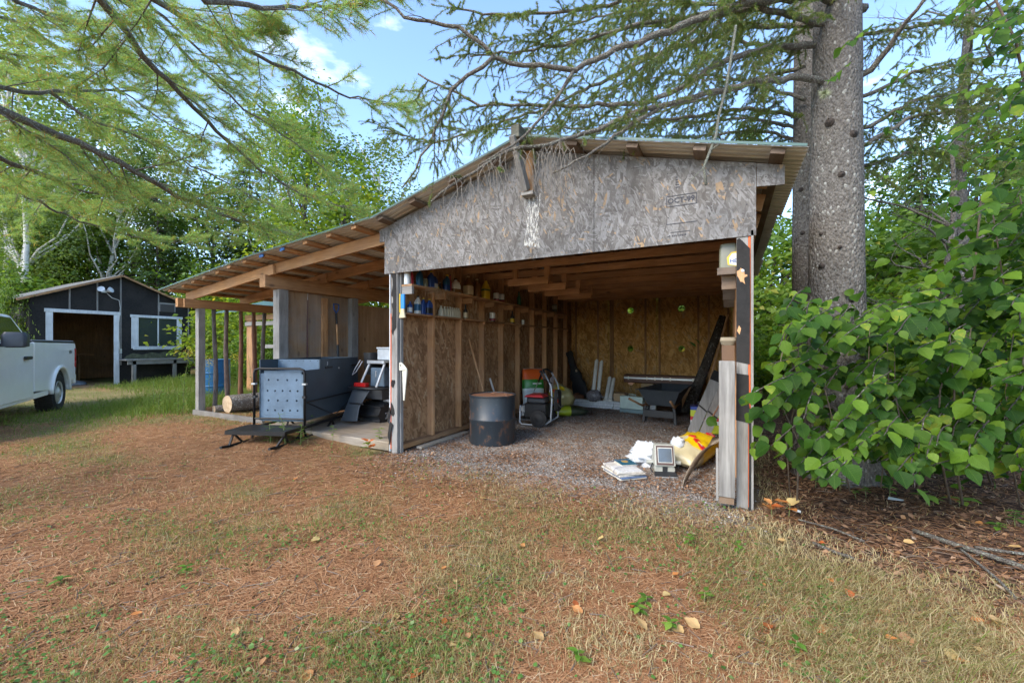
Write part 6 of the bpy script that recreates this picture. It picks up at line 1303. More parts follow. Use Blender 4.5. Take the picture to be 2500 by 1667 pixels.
# ================================================================== snowmobile, seen from behind
def snowmobile():
    t = empty('snowmobile', 'dark snowmobile with rear flap, red tail lamp and aluminium rack', 'snowmobile', (-1.13, 0.80, 0.12), rad(-2)); t.scale = (1.07, 1.0, 1.10)
    w = 0.21
    # track: loop of lugs round a slanted path
    path_ = [(0.00, 0.10), (0.03, 0.03), (0.12, 0.0), (0.95, 0.0), (1.10, 0.04), (1.35, 0.26), (1.30, 0.34), (1.15, 0.33), (0.18, 0.22), (0.05, 0.19)]
    tb = MB().prism(path_, -w, w, 'x'); tr = tb.build('track', M['black'], t)
    P = [Vector((0, y, z)) for y, z in path_] + [Vector((0, *path_[0]))]; rs_ = resample(P, 0.055)
    for i in range(len(rs_) - 1):
        q, d = rs_[i], (rs_[i + 1] - rs_[i]).normalized(); nrm = Vector((0, -d.z, d.y)) * -1
        if i < 60: MB().bar(q + Vector((-w - 0.004, 0, 0)) + nrm * 0.008, q + Vector((w + 0.004, 0, 0)) + nrm * 0.008, 0.016, 0.03, up=nrm).build('lug', M['rubber'], tr)
    # skid rail on the right, with windows
    for z in (0.05, 0.115): MB().bar((w + 0.012, 0.12, z), (w + 0.012, 1.15, z + 0.01), 0.012, 0.016).build('skid_rail', M['steel_grey'], t)
    for y in (0.15, 0.27, 0.39, 0.51, 0.66, 0.8): MB().bar((w + 0.012, y, 0.05), (w + 0.012, y + 0.015, 0.115), 0.012, 0.016, up=(0, 1, 0)).build('skid_web', M['steel_grey'], t)
    MB().bar((w + 0.012, 0.45, 0.12), (w + 0.02, 0.85, 0.36), 0.02, 0.025).build('suspension_arm', M['steel_grey'], t)
    # tunnel
    tn = [(-0.25, 0.30), (-0.25, 0.40), (-0.21, 0.44), (0.21, 0.44), (0.25, 0.40), (0.25, 0.30)]
    MB().prism(tn, 0.02, 1.6).build('tunnel', M['dark'], t, bevel=0.006); MB().box((0.20, 0.10, 0.27), (0.34, 1.5, 0.30)).build('running_board', M['steel_grey'], t)
    MB().box((-0.34, 0.10, 0.27), (-0.20, 1.5, 0.30)).build('running_board', M['steel_grey'], t)
    # bumper tube, flap, lamp
    MB().tube([(-0.30, 0.25, 0.43), (-0.31, -0.02, 0.44), (-0.22, -0.13, 0.45), (0.18, -0.13, 0.45), (0.27, -0.02, 0.44), (0.26, 0.30, 0.42)], 0.014, 8).build('rear_bumper', M['black'], t, smooth='all')
    fl = MB(); a = [(-0.20, -0.08, 0.42), (0.12, -0.08, 0.42), (0.06, -0.20, 0.22), (0.08, -0.26, 0.05), (-0.22, -0.27, 0.03), (-0.19, -0.20, 0.22)]
    fl.add(a + [(x, y + 0.012, z) for x, y, z in a], [(0, 1, 2, 5), (5, 2, 3, 4), (6, 11, 8, 7), (11, 10, 9, 8), (0, 6, 7, 1), (1, 7, 8, 2), (2, 8, 9, 3), (3, 9, 10, 4), (4, 10, 11, 5), (5, 11, 6, 0)])
    f_ = fl.build('snow_flap', plain('grey flap', (0.055, 0.065, 0.075), 0.45), t, bevel=0.006)
    for sx in (-1,): fw = MB().add([(sx * 0.17, -0.09, 0.40), (sx * 0.24, 0.03, 0.40), (sx * 0.27, -0.10, 0.06), (sx * 0.20, -0.262, 0.05), (sx * 0.16, -0.09, 0.40), (sx * 0.23, 0.03, 0.40), (sx * 0.26, -0.10, 0.06), (sx * 0.19, -0.262, 0.05)], [(0, 1, 2, 3), (7, 6, 5, 4), (0, 4, 5, 1), (1, 5, 6, 2), (2, 6, 7, 3), (3, 7, 4, 0)]).build('flap_wing', M['dark'], f_)
    MB().box((-0.14, -0.19, 0.25), (0.12, -0.178, 0.27)).build('flap_slot', M['black'], f_)
    MB().box((-0.16, -0.10, 0.462), (0.06, -0.02, 0.515)).build('tail_lamp', M['red_lens'], t, bevel=0.008)
    # rack, boxes, seat
    alu = plain('bright aluminium', (0.66, 0.67, 0.67), 0.35, 0.6)
    for x_ in (-0.13, 0.19): MB().bar((x_, -0.02, 0.46), (x_ * 0.9, 0.16, 0.76), 0.022, 0.03, up=(1, 0, 0)).build('rack_leg', alu, t, bevel=0.003)
    rk = MB()
    rk.box((-0.14, 0.12, 0.755), (0.19, 0.145, 0.80)); r1 = rk.build('rack_bar', alu, t, bevel=0.006); box('rack_plate', (-0.02, 0.146, 0.77), (0.19, 0.34, 0.785), alu, t, bevel=0.004); box('rack_plate', (-0.15, 0.146, 0.765), (-0.05, 0.34, 0.78), alu, t, bevel=0.004)
    bb = box('cargo_box', (-0.11, 0.16, 0.45), (0.15, 0.45, 0.70), M['slate'], t, bevel=0.01); MB().box((0.0, 0.15, 0.58), (0.015, 0.162, 0.66)).build('latch', alu, bb)
    box('white_box', (-0.12, 0.30, 0.80), (0.16, 0.55, 0.95), plain('pale box', (0.55, 0.58, 0.60), 0.5), t, bevel=0.01)
    box('white_box_lid', (-0.13, 0.29, 0.951), (0.17, 0.56, 0.975), plain('pale box', (0.55, 0.58, 0.60), 0.5), t, bevel=0.006)
    for sx in (-1, 1):
        MB().loft([rr(0.13, 0.30, 0.03, 0.60, cx=sx * 0.27 + 0.03, cy=0.40), rr(0.16, 0.36, 0.04, 0.68, cx=sx * 0.27 + 0.03, cy=0.40), rr(0.17, 0.38, 0.04, 0.90, cx=sx * 0.27 + 0.03, cy=0.40)]).build('saddle_bag', M['black'], t, smooth=True)
    MB().loft([rr(0.30, 0.55, 0.08, 0.50, cy=0.95), rr(0.32, 0.58, 0.08, 0.80, cy=0.95), rr(0.26, 0.50, 0.08, 0.90, cy=0.95)]).build('seat', M['black'], t, smooth=True)
    MB().loft([rr(0.34, 0.36, 0.08, 0.98, cy=0.72, cx=0.06), rr(0.36, 0.38, 0.08, 1.03, cy=0.72, cx=0.06), rr(0.30, 0.30, 0.08, 1.09, cy=0.72, cx=0.06)]).build('helmet_case', M['dark'], t, smooth=True)
    MB().loft([rr(0.62, 0.8, 0.15, 0.40, cy=1.9), rr(0.6, 0.75, 0.2, 0.75, cy=1.9), rr(0.4, 0.4, 0.15, 0.95, cy=1.75)]).build('hood', M['dark'], t, smooth=True)
    MB().tube([(-0.33, 0.18, 0.80), (-0.37, 0.10, 0.66), (-0.36, 0.06, 0.60), (-0.33, 0.10, 0.64), (-0.31, 0.2, 0.78)], 0.006, 6).build('strap', plain('white strap', (0.6, 0.6, 0.62), 0.6), t)
    for sx in (-1, 1): MB().tube([(sx * 0.42, 1.6, 0.0), (sx * 0.42, 2.4, 0.0), (sx * 0.42, 2.7, 0.12)], [0.05, 0.05, 0.03], 8).build('ski', M['black'], t); MB().bar((sx * 0.42, 2.1, 0.03), (sx * 0.2, 1.9, 0.45), 0.03, 0.03).build('spindle', M['black'], t)
snowmobile()
# ================================================================== logs, shovel, rod
M['log_bark'] = bark('log bark', (0.16, 0.135, 0.11), (0.34, 0.31, 0.27), (0.50, 0.48, 0.44), (14, 14, 14), 0.15)
def _rings():
    s = NT('sawn log end'); v = s.coord(); x = s.n('ShaderNodeSeparateXYZ'); s.l(v, x.inputs[0])
    f = s.noise(v, 16, 5); c = s.ramp(f, [(0.3, (0.36, 0.25, 0.15)), (0.7, (0.56, 0.43, 0.29))]); return s.set(c, 0.85, bump=f, bs=0.2)
M['log_end'] = _rings()
def log(label, p, d, L_, r_, split=False):
    d = Vector((*d, 0)).normalized(); t = empty('firewood_log', label, 'log', p, math.atan2(d.y, d.x)); n = 18; rg = []
    sec = [(1 if not split else (0.72 if (j % 6) else 1.0)) for j in range(n)]
    for i in range(9): rg.append([(L_ * i / 8, r_ * sec[j] * (1 + 0.03 * math.sin(i + j)) * math.cos(2 * PI * j / n), r_ + r_ * sec[j] * (1 + 0.03 * math.cos(2 * i + j)) * math.sin(2 * PI * j / n)) for j in range(n)])
    MB().loft(rg, cap=False).build('bark' if not split else 'wood', M['log_bark'] if not split else M['fir_x'], t, smooth=True)
    for k, x_ in ((0, -0.002), (8, L_ + 0.002)): MB().add([(x_, a[1], a[2]) for a in rg[k]], [tuple(range(n))]).build('end_face', M['log_end'], t)
log('big round log with a pale sawn end in the lean-to', (-3.90, 0.40, 0.10), (0.02, 1), 0.90, 0.145); log('slim bark log at the left end of the woodpile', (-4.10, 0.30, 0.10), (0.1, 1), 0.45, 0.06)
log('split orange firewood behind the big log', (-4.05, 0.48, 0.20), (0.05, 1), 0.5, 0.07, True); log('split billet leaning behind the sled gate', (-3.62, 0.95, 0.10), (0.05, 1), 0.5, 0.10, True); log('second split billet stacked at the wall', (-3.60, 1.0, 0.30), (-.05, 1), 0.45, 0.07, True)
def shovel():
    t = empty('shovel', 'steel shovel with a blue D grip standing against the plywood', 'shovel', (-2.19, 1.19, 0.95)); d = Vector((-0.09, 0.02, 1)).normalized()
    MB().tube([d * 0.25, d * 0.62], 0.016, 8).build('shaft', M['fir_z'], t); MB().tube([d * 0.08, d * 0.28], [0.016, 0.019], 8).build('socket', M['dark'], t)
    MB().tube([d * 0.62, d * 0.80], 0.017, 8).build('grip_socket', M['black'], t); g = d * 0.80
    MB().tube([g, g + Vector((0, -0.045, 0.07)), g + Vector((0, -0.05, 0.15)), g + Vector((0, 0.05, 0.15)), g + Vector((0, 0.045, 0.07)), g], 0.011, 8).build('grip', plain('blue grip', (0.02, 0.08, 0.28), 0.45), t, smooth='all')
    bl = []; 
    for i in range(6):
        z = -0.30 + 0.07 * i; w = [0.13, 0.14, 0.14, 0.135, 0.12, 0.05][i]; bl.append([(-0.02 + 0.02 * abs(j) / 2 * 1.4, w * j / 2, z) for j in (-2, -1, 0, 1, 2)])
    V = [p for r_ in bl for p in r_]; V += [(x - 0.004, y, z) for x, y, z in V]; k = 30; fs = [(i * 5 + j, i * 5 + j + 1, (i + 1) * 5 + j + 1, (i + 1) * 5 + j) for i in range(5) for j in range(4)]
    MB().add(V, fs + [tuple(k + q for q in reversed(f_)) for f_ in fs]).build('blade', plain('dark blade', (0.06, 0.062, 0.066), 0.45, 0.5, wear=0.4), t, smooth='all', bevel=0)
shovel()
rd = empty('fishing_rod', 'thin dark rod hung on the plywood by a white string', 'rod', (-2.30, 0.70, 0.9)); MB().tube([(0, 0, 0.0), (0, 0.0, 0.6), (0, 0.01, 1.02)], [0.014, 0.009, 0.005], 7).build('shaft', plain('red brown rod', (0.09, 0.03, 0.025), 0.5), rd); MB().tube([(0, 0.01, 1.0), (0.002, 0.006, 1.07), (0.002, 0.014, 1.13)], 0.003, 5).build('string', M['white_paint'], rd)
# ================================================================== bottles and cans on the shelves
def yonx(u, X):
    q = DIR + RGT * ((u - 1250) / 1020); k = (X - CAM.x) / q.x; return CAM.y + k * q.y
COLS = {'blue': (0.015, 0.055, 0.22), 'teal': (0.02, 0.10, 0.20), 'white': (0.62, 0.63, 0.60), 'cream': (0.46, 0.43, 0.33), 'red': (0.38, 0.03, 0.05), 'yellow': (0.62, 0.42, 0.02), 'black': (0.02, 0.02, 0.022), 'amber': (0.16, 0.07, 0.02), 'silver': (0.55, 0.58, 0.58), 'olive': (0.16, 0.16, 0.11), 'green': (0.03, 0.12, 0.05), 'tan': (0.55, 0.45, 0.28)}
def pc(c): return plain('bottle ' + c, COLS[c], 0.38, wear=0.12)
def bottle(name, label, cat, x, y, z, w, d, h, shape, col, cap=None, band=None, group=None, rz=0.0, band2=None):
    t = empty(name, label, cat, (x, y, z), rz, group); c = pc(col); ns = 0.72
    if shape == 'oil':          # flat sided bottle, sloping shoulder, offset neck
        R = [rr(w * .95, d * .95, .01, 0), rr(w, d, .014, .006), rr(w, d, .014, h * .62), rr(w * .8, d * .8, .014, h * .76, cy=-d * .06), rr(w * .34, w * .34, w * .16, h * .86, cy=-d * .12), rr(w * .32, w * .32, w * .15, h * .92, cy=-d * .12)]; cy = -d * .12; cr_ = w * .2
    elif shape == 'jug':
        R = [rr(w * .95, d * .95, .02, 0), rr(w, d, .025, .008), rr(w, d, .025, h * .55), rr(w * .72, d * .72, .03, h * .74), rr(w * .3, w * .3, w * .14, h * .88), rr(w * .3, w * .3, w * .14, h * .93)]; cy = 0; cr_ = w * .19
    elif shape == 'cone':
        R = [rr(w * .97, d * .97, w * .3, 0), rr(w, d, w * .3, .008), rr(w, d, w * .3, h * .58), rr(w * .7, d * .7, w * .25, h * .74), rr(w * .36, w * .36, w * .17, h * .88), rr(w * .34, w * .34, w * .165, h * .94)]; cy = 0; cr_ = w * .2
    elif shape == 'block':
        R = [rr(w, d, .02, 0), rr(w, d, .02, h * .72), rr(w * .86, d * .86, .02, h * .97), rr(w * .7, d * .7, .02, h)]; cy = 0; cr_ = 0
    elif shape == 'can':
        R = [rr(w, d, w * .45, 0), rr(w, d, w * .45, h * .96), rr(w * .93, d * .93, w * .42, h)]; cy = 0; cr_ = 0
    else:                       # round bottle with long neck
        R = [rr(w, d, w * .48, 0), rr(w, d, w * .48, h * .55), rr(w * .4, d * .4, w * .19, h * .72), rr(w * .34, d * .34, w * .16, h * .93)]; cy = 0; cr_ = w * .2
    MB().loft(R).build('body', c, t, smooth=True)
    if cap: MB().lathe([(cr_, R[-1][0][2] + .001), (cr_, h), (cr_ * .9, h + .003)], 12, c=(0, cy, 0)).build('cap', pc(cap), t, smooth=True)
    if shape == 'can': MB().lathe([(w * .42, h), (w * .44, h + .004), (w * .40, h + .005)], 14).build('lid', M['zinc'], t, smooth=True)
    rd_ = w * .455 if shape in ('can', 'round') else .018
    for bnd in (band, band2):
        if bnd: bc, z0, z1 = bnd; MB().loft([rr(w + .003, d + .003, rd_, h * z0), rr(w + .003, d + .003, rd_, h * z1)], cap=False).build('label_band', pc(bc), t, smooth=True)
    if shape == 'jug': MB().tube([(w * .30, 0, h * .78), (w * .46, 0, h * .76), (w * .48, 0, h * .60)], .011, 7).build('handle', c, t, smooth='all')
    return t
ZU, ZL = 1.906, 1.596; XU, XL = 0.262, 0.145
G1, G2 = 'containers on the upper shelf', 'containers on the lower shelf'
U_ = [('canister', 'silver canister at the front end of the upper shelf', 994.7, .07, .07, .155, 'can', 'silver', None, None), ('bottle', 'slim red bottle beside the silver canister', 1005, .05, .04, .16, 'oil', 'red', 'red', None),
 ('bottle', 'teal blue oil bottle with yellow cap, first blue one on the upper shelf', 1025.7, .085, .06, .205, 'oil', 'teal', 'yellow', None), ('jar', 'small olive jar between two blue oil bottles', 1037.5, .06, .06, .10, 'can', 'olive', None, None),
 ('bottle', 'bright blue oil bottle with yellow cap behind the labelled one', 1050, .085, .06, .21, 'oil', 'blue', 'yellow', None), ('jug', 'squat blue jug with a pale label on the upper shelf', 1060.5, .095, .06, .17, 'oil', 'blue', None, ('silver', .12, .42)),
 ('bottle', 'tiny dark bottle with yellow label, left of a pair', 1067.6, .035, .035, .10, 'round', 'black', 'white', ('yellow', .1, .4)), ('bottle', 'tiny dark bottle with silver cap, right of a pair', 1073.5, .035, .035, .10, 'round', 'black', 'silver', None),
 ('bottle', 'teal oil bottle with yellow cap beside the thin red one', 1089, .095, .065, .215, 'oil', 'teal', 'yellow', ('blue', .08, .4)), ('bottle', 'thin red spray bottle with black cap on the upper shelf', 1100, .04, .04, .235, 'round', 'red', 'black', None),
 ('jug', 'white jug half full of dark red liquid', 1111, .13, .09, .19, 'jug', 'white', 'black', ('amber', .04, .3)), ('jug', 'brown cider jug with a broad cream label', 1142, .12, .11, .27, 'cone', 'amber', 'tan', ('tan', .06, .5)),
 ('jug', 'plain brown jug behind the yellow jug', 1165, .12, .11, .265, 'cone', 'amber', 'tan', None), ('jug', 'tall yellow oil jug on the upper shelf', 1185, .15, .085, .29, 'jug', 'yellow', None, ('green', .42, .50)),
 ('can', 'white and red can on the upper shelf, left of two', 1213, .085, .085, .13, 'can', 'black', None, ('white', .32, .97)), ('can', 'white and red can on the upper shelf, right of two', 1226, .085, .085, .13, 'can', 'black', None, ('white', .32, .97)),
 ('bottle', 'dark wine bottle alone on the upper shelf', 1268, .07, .07, .24, 'round', 'green', 'black', None), ('can', 'pale dented can at the far end of the upper shelf', 1355, .10, .10, .16, 'can', 'olive', None, ('cream', .4, .9))]
for (nm, lab, u, w, d, h, sh, col, cap, band) in U_:
    bottle(nm, lab, nm, XU + random.uniform(-.012, .012), yonx(u, XU), ZU, w, d, h, sh, col, cap, band, G1, rz=PI / 2 + random.uniform(-.25, .25), band2=('red', .10, .22) if 'white and red' in lab else None)
L_ = [('jug', 'small blue jug beside the hanging brush', 998.7, .055, .05, .13, 'oil', 'blue', 'blue', ('white', .1, .5)), ('bottle', 'white bottle with teal label on the lower shelf', 1019.4, .08, .06, .215, 'oil', 'white', 'black', ('teal', .18, .55)),
 ('bottle', 'blue oil bottle directly right of the white bottle', 1032.5, .075, .05, .20, 'oil', 'blue', 'yellow', None), ('bottle', 'blue oil bottle with round emblem, last in the first shelf bay', 1047, .095, .06, .20, 'oil', 'blue', 'yellow', ('black', .1, .45)),
 ('bottle', 'black bottle with a pale label in the third shelf bay', 1136.5, .06, .06, .20, 'round', 'black', 'black', ('tan', .06, .45)), ('can', 'white and red can alone in the fourth shelf bay', 1202, .085, .085, .14, 'can', 'black', None, ('white', .36, .97)),
 ('bottle', 'dark bottle with yellow label in the fifth shelf bay', 1250.8, .08, .07, .21, 'round', 'black', 'black', ('yellow', .1, .4)), ('jar', 'small glass jar in the sixth shelf bay', 1277, .05, .05, .08, 'can', 'silver', None, None)]
for (nm, lab, u, w, d, h, sh, col, cap, band) in L_:
    bottle(nm, lab, nm, XL + (0.02 if u > 1000 else 0.03), yonx(u, XL + .02), ZL, w, d, h, sh, col, cap, band, G2, rz=PI / 2 + random.uniform(-.2, .2), band2=('red', .12, .26) if 'white and red' in lab else None)
us = [1076.8, 1085.5, 1092.5, 1098.5, 1104.5, 1109.5, 1114.5, 1119.5]
for i, u in enumerate(us):
    bottle('bottle', 'cream bottle in the row of eight, %s from left' % ORD[i], 'bottle', XL + .02, yonx(u, XL + .02), ZL, .058 if i else .075, .05, .135 - .002 * (i % 3), 'cone', 'cream', 'cream', None, 'cream bottles in a row on the lower shelf')
jg = bottle('jug', 'grey jug with a yellow label on the high right shelf', 'jug', 3.478, 0.12, 1.8225, .13, .09, .19, 'block', 'olive', None, None)
jl = MB().prism([(-0.005, 0.02), (0.075, 0.0), (0.075, 0.12), (0.02, 0.115), (-0.012, 0.075)], -0.0475, -0.0465).build('label_patch', pc('yellow'), jg); MB().prism([(0.008, 0.022), (0.075, 0.006), (0.075, 0.108), (0.024, 0.103), (0.004, 0.072)], -0.0485, -0.0478).build('label_field', pc('white'), jl)
text('label_text', 'HE', .042, pc('blue'), jg, (0.033, -0.0486, 0.045), (1, 0, 0), (0, 0, 1), .0008, bold=.001)
br = empty('hand_brush', 'straw hand brush in a blue and yellow wrapper on the left post', 'brush', (0.205, 0.035, 1.53)); box('wrapper', (0, -.012, .10), (.052, .012, .265), plain('brush blue', (0.02, 0.22, 0.55), .5), br, bevel=.004); box('wrapper_edge', (-.018, -.013, .06), (-.001, .013, .27), pc('yellow'), br)
MB().loft([rr(.09, .03, .008, 0, cx=.02), rr(.06, .026, .008, .06, cx=.02), rr(.055, .024, .008, .10, cx=.02)]).build('bristles', pc('tan'), br)
def straw():
    mb = MB(); y0 = yonx(1058, .30)
    for i in range(70):
        p = Vector((.32 + random.uniform(-.03, .03), y0 + random.gauss(0, .13), 1.905)); q = [p, p + Vector((.035, random.gauss(0, .03), .004)), p + Vector((.05, random.gauss(0, .06), -.03)), p + Vector((.05, random.gauss(0, .09), -random.uniform(.05, .14)))]; mb.tube(q, .0013, 3, cap=False)
    tag(mb.build('straw_wisps', plain('dry straw', (.36, .25, .14), .9)), 'loose dry straw hanging over the upper shelf edge', 'straw', kind='stuff')
straw()
gd = empty('plastic_scoop', 'cream plastic scoop hanging from the left garage post', 'scoop', (0.20, 0.03, 0.60))
sc_m = plain('cream plastic', (0.55, 0.53, 0.44), .5)
MB().prism([(-.012, .335), (-.012, .425), (.02, .43), (.06, .40), (.10, .36), (.10, .345)], -.012, 0).build('mount', sc_m, gd, bevel=.003); MB().add([(.02, 0, .34), (.10, -.01, .35), (.055, .0, .0), (.035, .0, .0), (.02, .02, .34), (.10, .01, .35), (.055, .012, .0), (.035, .012, 0)], [(0, 1, 2, 3), (7, 6, 5, 4), (0, 4, 5, 1), (1, 5, 6, 2), (2, 6, 7, 3), (3, 7, 4, 0)]).build('blade', sc_m, gd, bevel=.003)
for z in (.395,): MB().lathe([(.008, 0), (.008, .003)], 10, M=Matrix.Translation((.012, -.0125, z)) @ Matrix.Rotation(PI / 2, 4, 'X')).build('hole', M['black'], gd)
# ================================================================== things on the garage floor
st_ = empty('broom_stick', 'long bare wooden pole leaning on the left wall behind the drum', 'pole', (.48, 1.62, 0.01)); MB().tube([(0, 0, 0), (-.13, -.10, .65), (-.27, -.21, 1.30)], .015, 8).build('shaft', M['brown_z'], st_)
s2 = empty('metal_pipe', 'short pale metal pipe leaning behind the drum', 'pipe', (.52, 1.95, 0.01)); MB().tube([(0, 0, 0), (-.13, -.08, .42), (-.21, -.13, .72)], .016, 10).build('shaft', M['zinc'], s2)
def lumpy(mb, c, r3, n=18, m=12, amp=.12, freq=3.0, seed=0.0, M_=None, flat=None):
    rg = []
    for i in range(m + 1):
        th = PI * i / m; ring = []
        for j in range(n):
            ph = 2 * PI * j / n; d = Vector((math.sin(th) * math.cos(ph), math.sin(th) * math.sin(ph), math.cos(th))); k = 1 + amp * mnoise.noise(d * freq + Vector((seed, seed, 0))) + amp * .5 * mnoise.noise(d * freq * 2.7 + Vector((0, seed, 3)))
            z = d.z * r3[2] * k
            if flat is not None: z = max(z, flat)
            ring.append((c[0] + d.x * r3[0] * k, c[1] + d.y * r3[1] * k, c[2] + z))
        rg.append(ring)
    return mb.loft(rg, M=M_)
def pillow_bag(L_, W_, T_, n=14, amp=.012, seed=0.0, M_=None, mb=None):
    "a filled sack: flat sealed ends, plump middle, along local y"
    mb = mb or MB(); rg = []
    for i in range(n + 1):
        t = i / n; e = min(1, (math.sin(PI * min(1, max(0, t)))) ** .5 + .04); w = W_ * (.86 + .14 * e); th = T_ * e; ring = []
        for j in range(20):
            a = 2 * PI * j / 20; x_ = math.copysign(abs(math.cos(a)) ** .75, math.cos(a)) * w / 2; z_ = math.copysign(abs(math.sin(a)) ** .85, math.sin(a)) * th / 2 + amp * mnoise.noise(Vector((x_ * 14, t * 9 + seed, math.sin(a) * 2))) * 2; ring.append((x_, t * L_, z_))
        rg.append(ring)
    return mb.loft(rg, M=M_)
def banded(name, stops, axis=1, rough=.35, warp=.02, extra=None):
    s = NT(name); v = s.coord(); x = s.n('ShaderNodeSeparateXYZ'); s.l(v, x.inputs[0]); f = s.math('ADD', x.outputs[axis], s.math('MULTIPLY', s.noise(v, 7, 3), warp))
    c = s.ramp(f, stops, 'CONSTANT')
    if extra: c = extra(s, c, x)
    return s.set(c, rough, bump=s.noise(v, 26, 4), bs=.25, bd=.01)
sb = empty('seed_bag', 'tall orange, green and white seed bag leaning on the left wall', 'bag', (.40, 3.22, .02), rad(-52), rot=(rad(78), 0, rad(38)))
M['seed'] = banded('seed bag print', [(0, (.62, .65, .62)), (.06, (.10, .16, .14)), (.16, (.50, .55, .52)), (.40, (.60, .64, .60)), (.44, (.035, .22, .03)), (.60, (.62, .10, .015)), (.80, (.42, .36, .30)), (.83, (.58, .09, .02))])
pillow_bag(.80, .40, .15, M_=None).build('sack', M['seed'], sb, smooth='all'); box('print', (-.02, .50, .078), (.14, .525, .082), pc('white'), sb)
def washer_():
    t = empty('pressure_washer', 'pressure washer with grey frame, black hose coil and red shroud', 'machine', (.90, 2.36, .0), rad(-84)); fr_ = plain('grey frame', (.38, .42, .46), .4, .4)
    for sx in (-.20, .20):
        MB().tube([(sx, -.26, .30), (sx, -.27, .06), (sx, -.23, .025), (sx, .10, .025), (sx, .22, .10), (sx, .24, .45), (sx * .95, .22, .62), (sx * .9, .12, .80)], .014, 8).build('frame_tube', fr_, t, smooth='all')
    MB().tube([(-.18, .12, .80), (-.10, .07, .85), (.10, .07, .85), (.18, .12, .80)], .015, 8).build('handle', M['black'], t, smooth='all'); MB().tube([(-.20, -.26, .30), (.20, -.26, .30)], .012, 8).build('frame_bar', fr_, t)
    box('engine_block', (-.15, -.22, .12), (.13, .12, .33), M['black'], t, bevel=.012); box('engine_top', (-.16, -.20, .335), (.10, .10, .43), M['dark'], t, bevel=.02); MB().prism([(-.22, .43), (.10, .43), (.06, .475), (-.18, .465)], -.17, .165, 'x').build('shroud', plain('red shroud', (.45, .03, .035), .4), t, bevel=.01)
    MB().tube([(-.08, -.235, .24), (.10, -.235, .24)], .055, 12).build('motor', M['zinc'], t); box('muffler', (.03, -.27, .14), (.16, -.22, .20), M['zinc'], t, bevel=.008); box('base_plate', (-.19, -.25, .085), (.19, .14, .10), M['dark'], t)
    for sx in (-1, 1):
        m_ = Matrix.Translation((sx * .235, .04, .13)) @ Matrix.Rotation(PI / 2, 4, 'Y'); w = MB().lathe([(.05, -.03), (.10, -.034), (.128, -.025), (.13, 0), (.128, .025), (.10, .034), (.05, .03)], 24, M=m_).build('wheel', M['rubber'], t, smooth=True); MB().lathe([(.075, -.036), (.03, -.042), (.012, -.044), (.012, .044), (.03, .042), (.075, .036)], 16, M=m_).build('hub', M['black'], w, smooth=True)
    for i in range(9):
        r_ = .115 + .006 * (i % 3); y = .27 + .012 * (i // 2); MB().tube([(.10 + r_ * math.cos(2 * PI * k / 22), y + .008 * math.sin(k), .40 + r_ * 1.25 * math.sin(2 * PI * k / 22)) for k in range(23)], .0075, 6, cap=False).build('hose', M['rubber'], t, smooth='all')
    MB().bar((-.12, .17, .66), (.14, .19, .62), .004, .22, up=(0, .1, 1)).build('instruction_plate', plain('print plate', (.50, .50, .56), .5, wear=.4, scale=40), t)
    for i in range(3): MB().tube([(.05 + .04 * i, .24, .56), (.06 + .03 * i, .27, .48), (.04 + .05 * i, .28, .36)], .012, 6).build('orange_cord', plain('orange cord', (.65, .08, .02), .5), t, smooth='all')
    wd = MB().tube([(-.44, -.30, .36), (-.02, -.04, .66)], .007, 8).build('lance', M['zinc'], t); MB().tube([(-.02, -.04, .66), (.16, .07, .80), (.30, .10, .84), (.34, .10, .83)], [.014, .02, .018, .016], 8).build('gun', M['black'], t, smooth='all')
    MB().tube([(.30, .10, .83), (.33, .16, .72), (.20, .24, .66)], .008, 6).build('trigger_guard', M['black'], t)
    MB().tube([(-.35, -.2, .36), (-.2, -.1, .44), (.1, .1, .5), (.35, .3, .46), (.5, .45, .36), (.62, .52, .40)], .008, 6).build('power_cord', M['black'], t, smooth='all')
washer_()
gb = empty('mulch_bag', 'dark bag with lime green end lying behind the pressure washer', 'bag', (1.00, 3.35, .085), rad(-60)); pillow_bag(.62, .36, .18, seed=4, M_=Matrix.Translation((0, -.30, 0))).build('sack', banded('mulch bag print', [(0, (.33, .42, .02)), (.0, (.33, .42, .02)), (.02, (.025, .035, .02)), (.5, (.22, .30, .02))], 1), gb, smooth='all')
yb = empty('soil_bag', 'crumpled yellow and olive bag on top of the dark one', 'bag', (.84, 3.40, .20), rad(-40)); lumpy(MB(), (0, 0, .10), (.30, .20, .20), 22, 14, .35, 2.6, 5.0, flat=-.12).build('sack', banded('soil bag print', [(0, (.60, .42, .01)), (.04, (.36, .32, .15)), (.12, (.62, .44, .01)), (.2, (.30, .27, .12))], 0, warp=.2), yb, smooth='all')
gc = empty('guitar_case', 'black instrument case leaning in the far left corner', 'case', (.64, 5.25, .05), rot=(rad(-8), rad(-23), rad(-10)))
MB().loft([rr(.32, .10, .04, 0), rr(.36, .11, .045, .10), rr(.34, .11, .045, .34), rr(.25, .11, .04, .42), rr(.29, .11, .04, .55), rr(.22, .11, .04, .64), rr(.15, .10, .03, .70), rr(.14, .10, .03, 1.02), rr(.17, .09, .03, 1.06), rr(.15, .08, .03, 1.12)]).build('shell', M['black'], gc, smooth=True)
box('latch', (.06, -.07, .60), (.10, -.055, .65), plain('brass latch', (.55, .45, .28), .4, .5), gc)
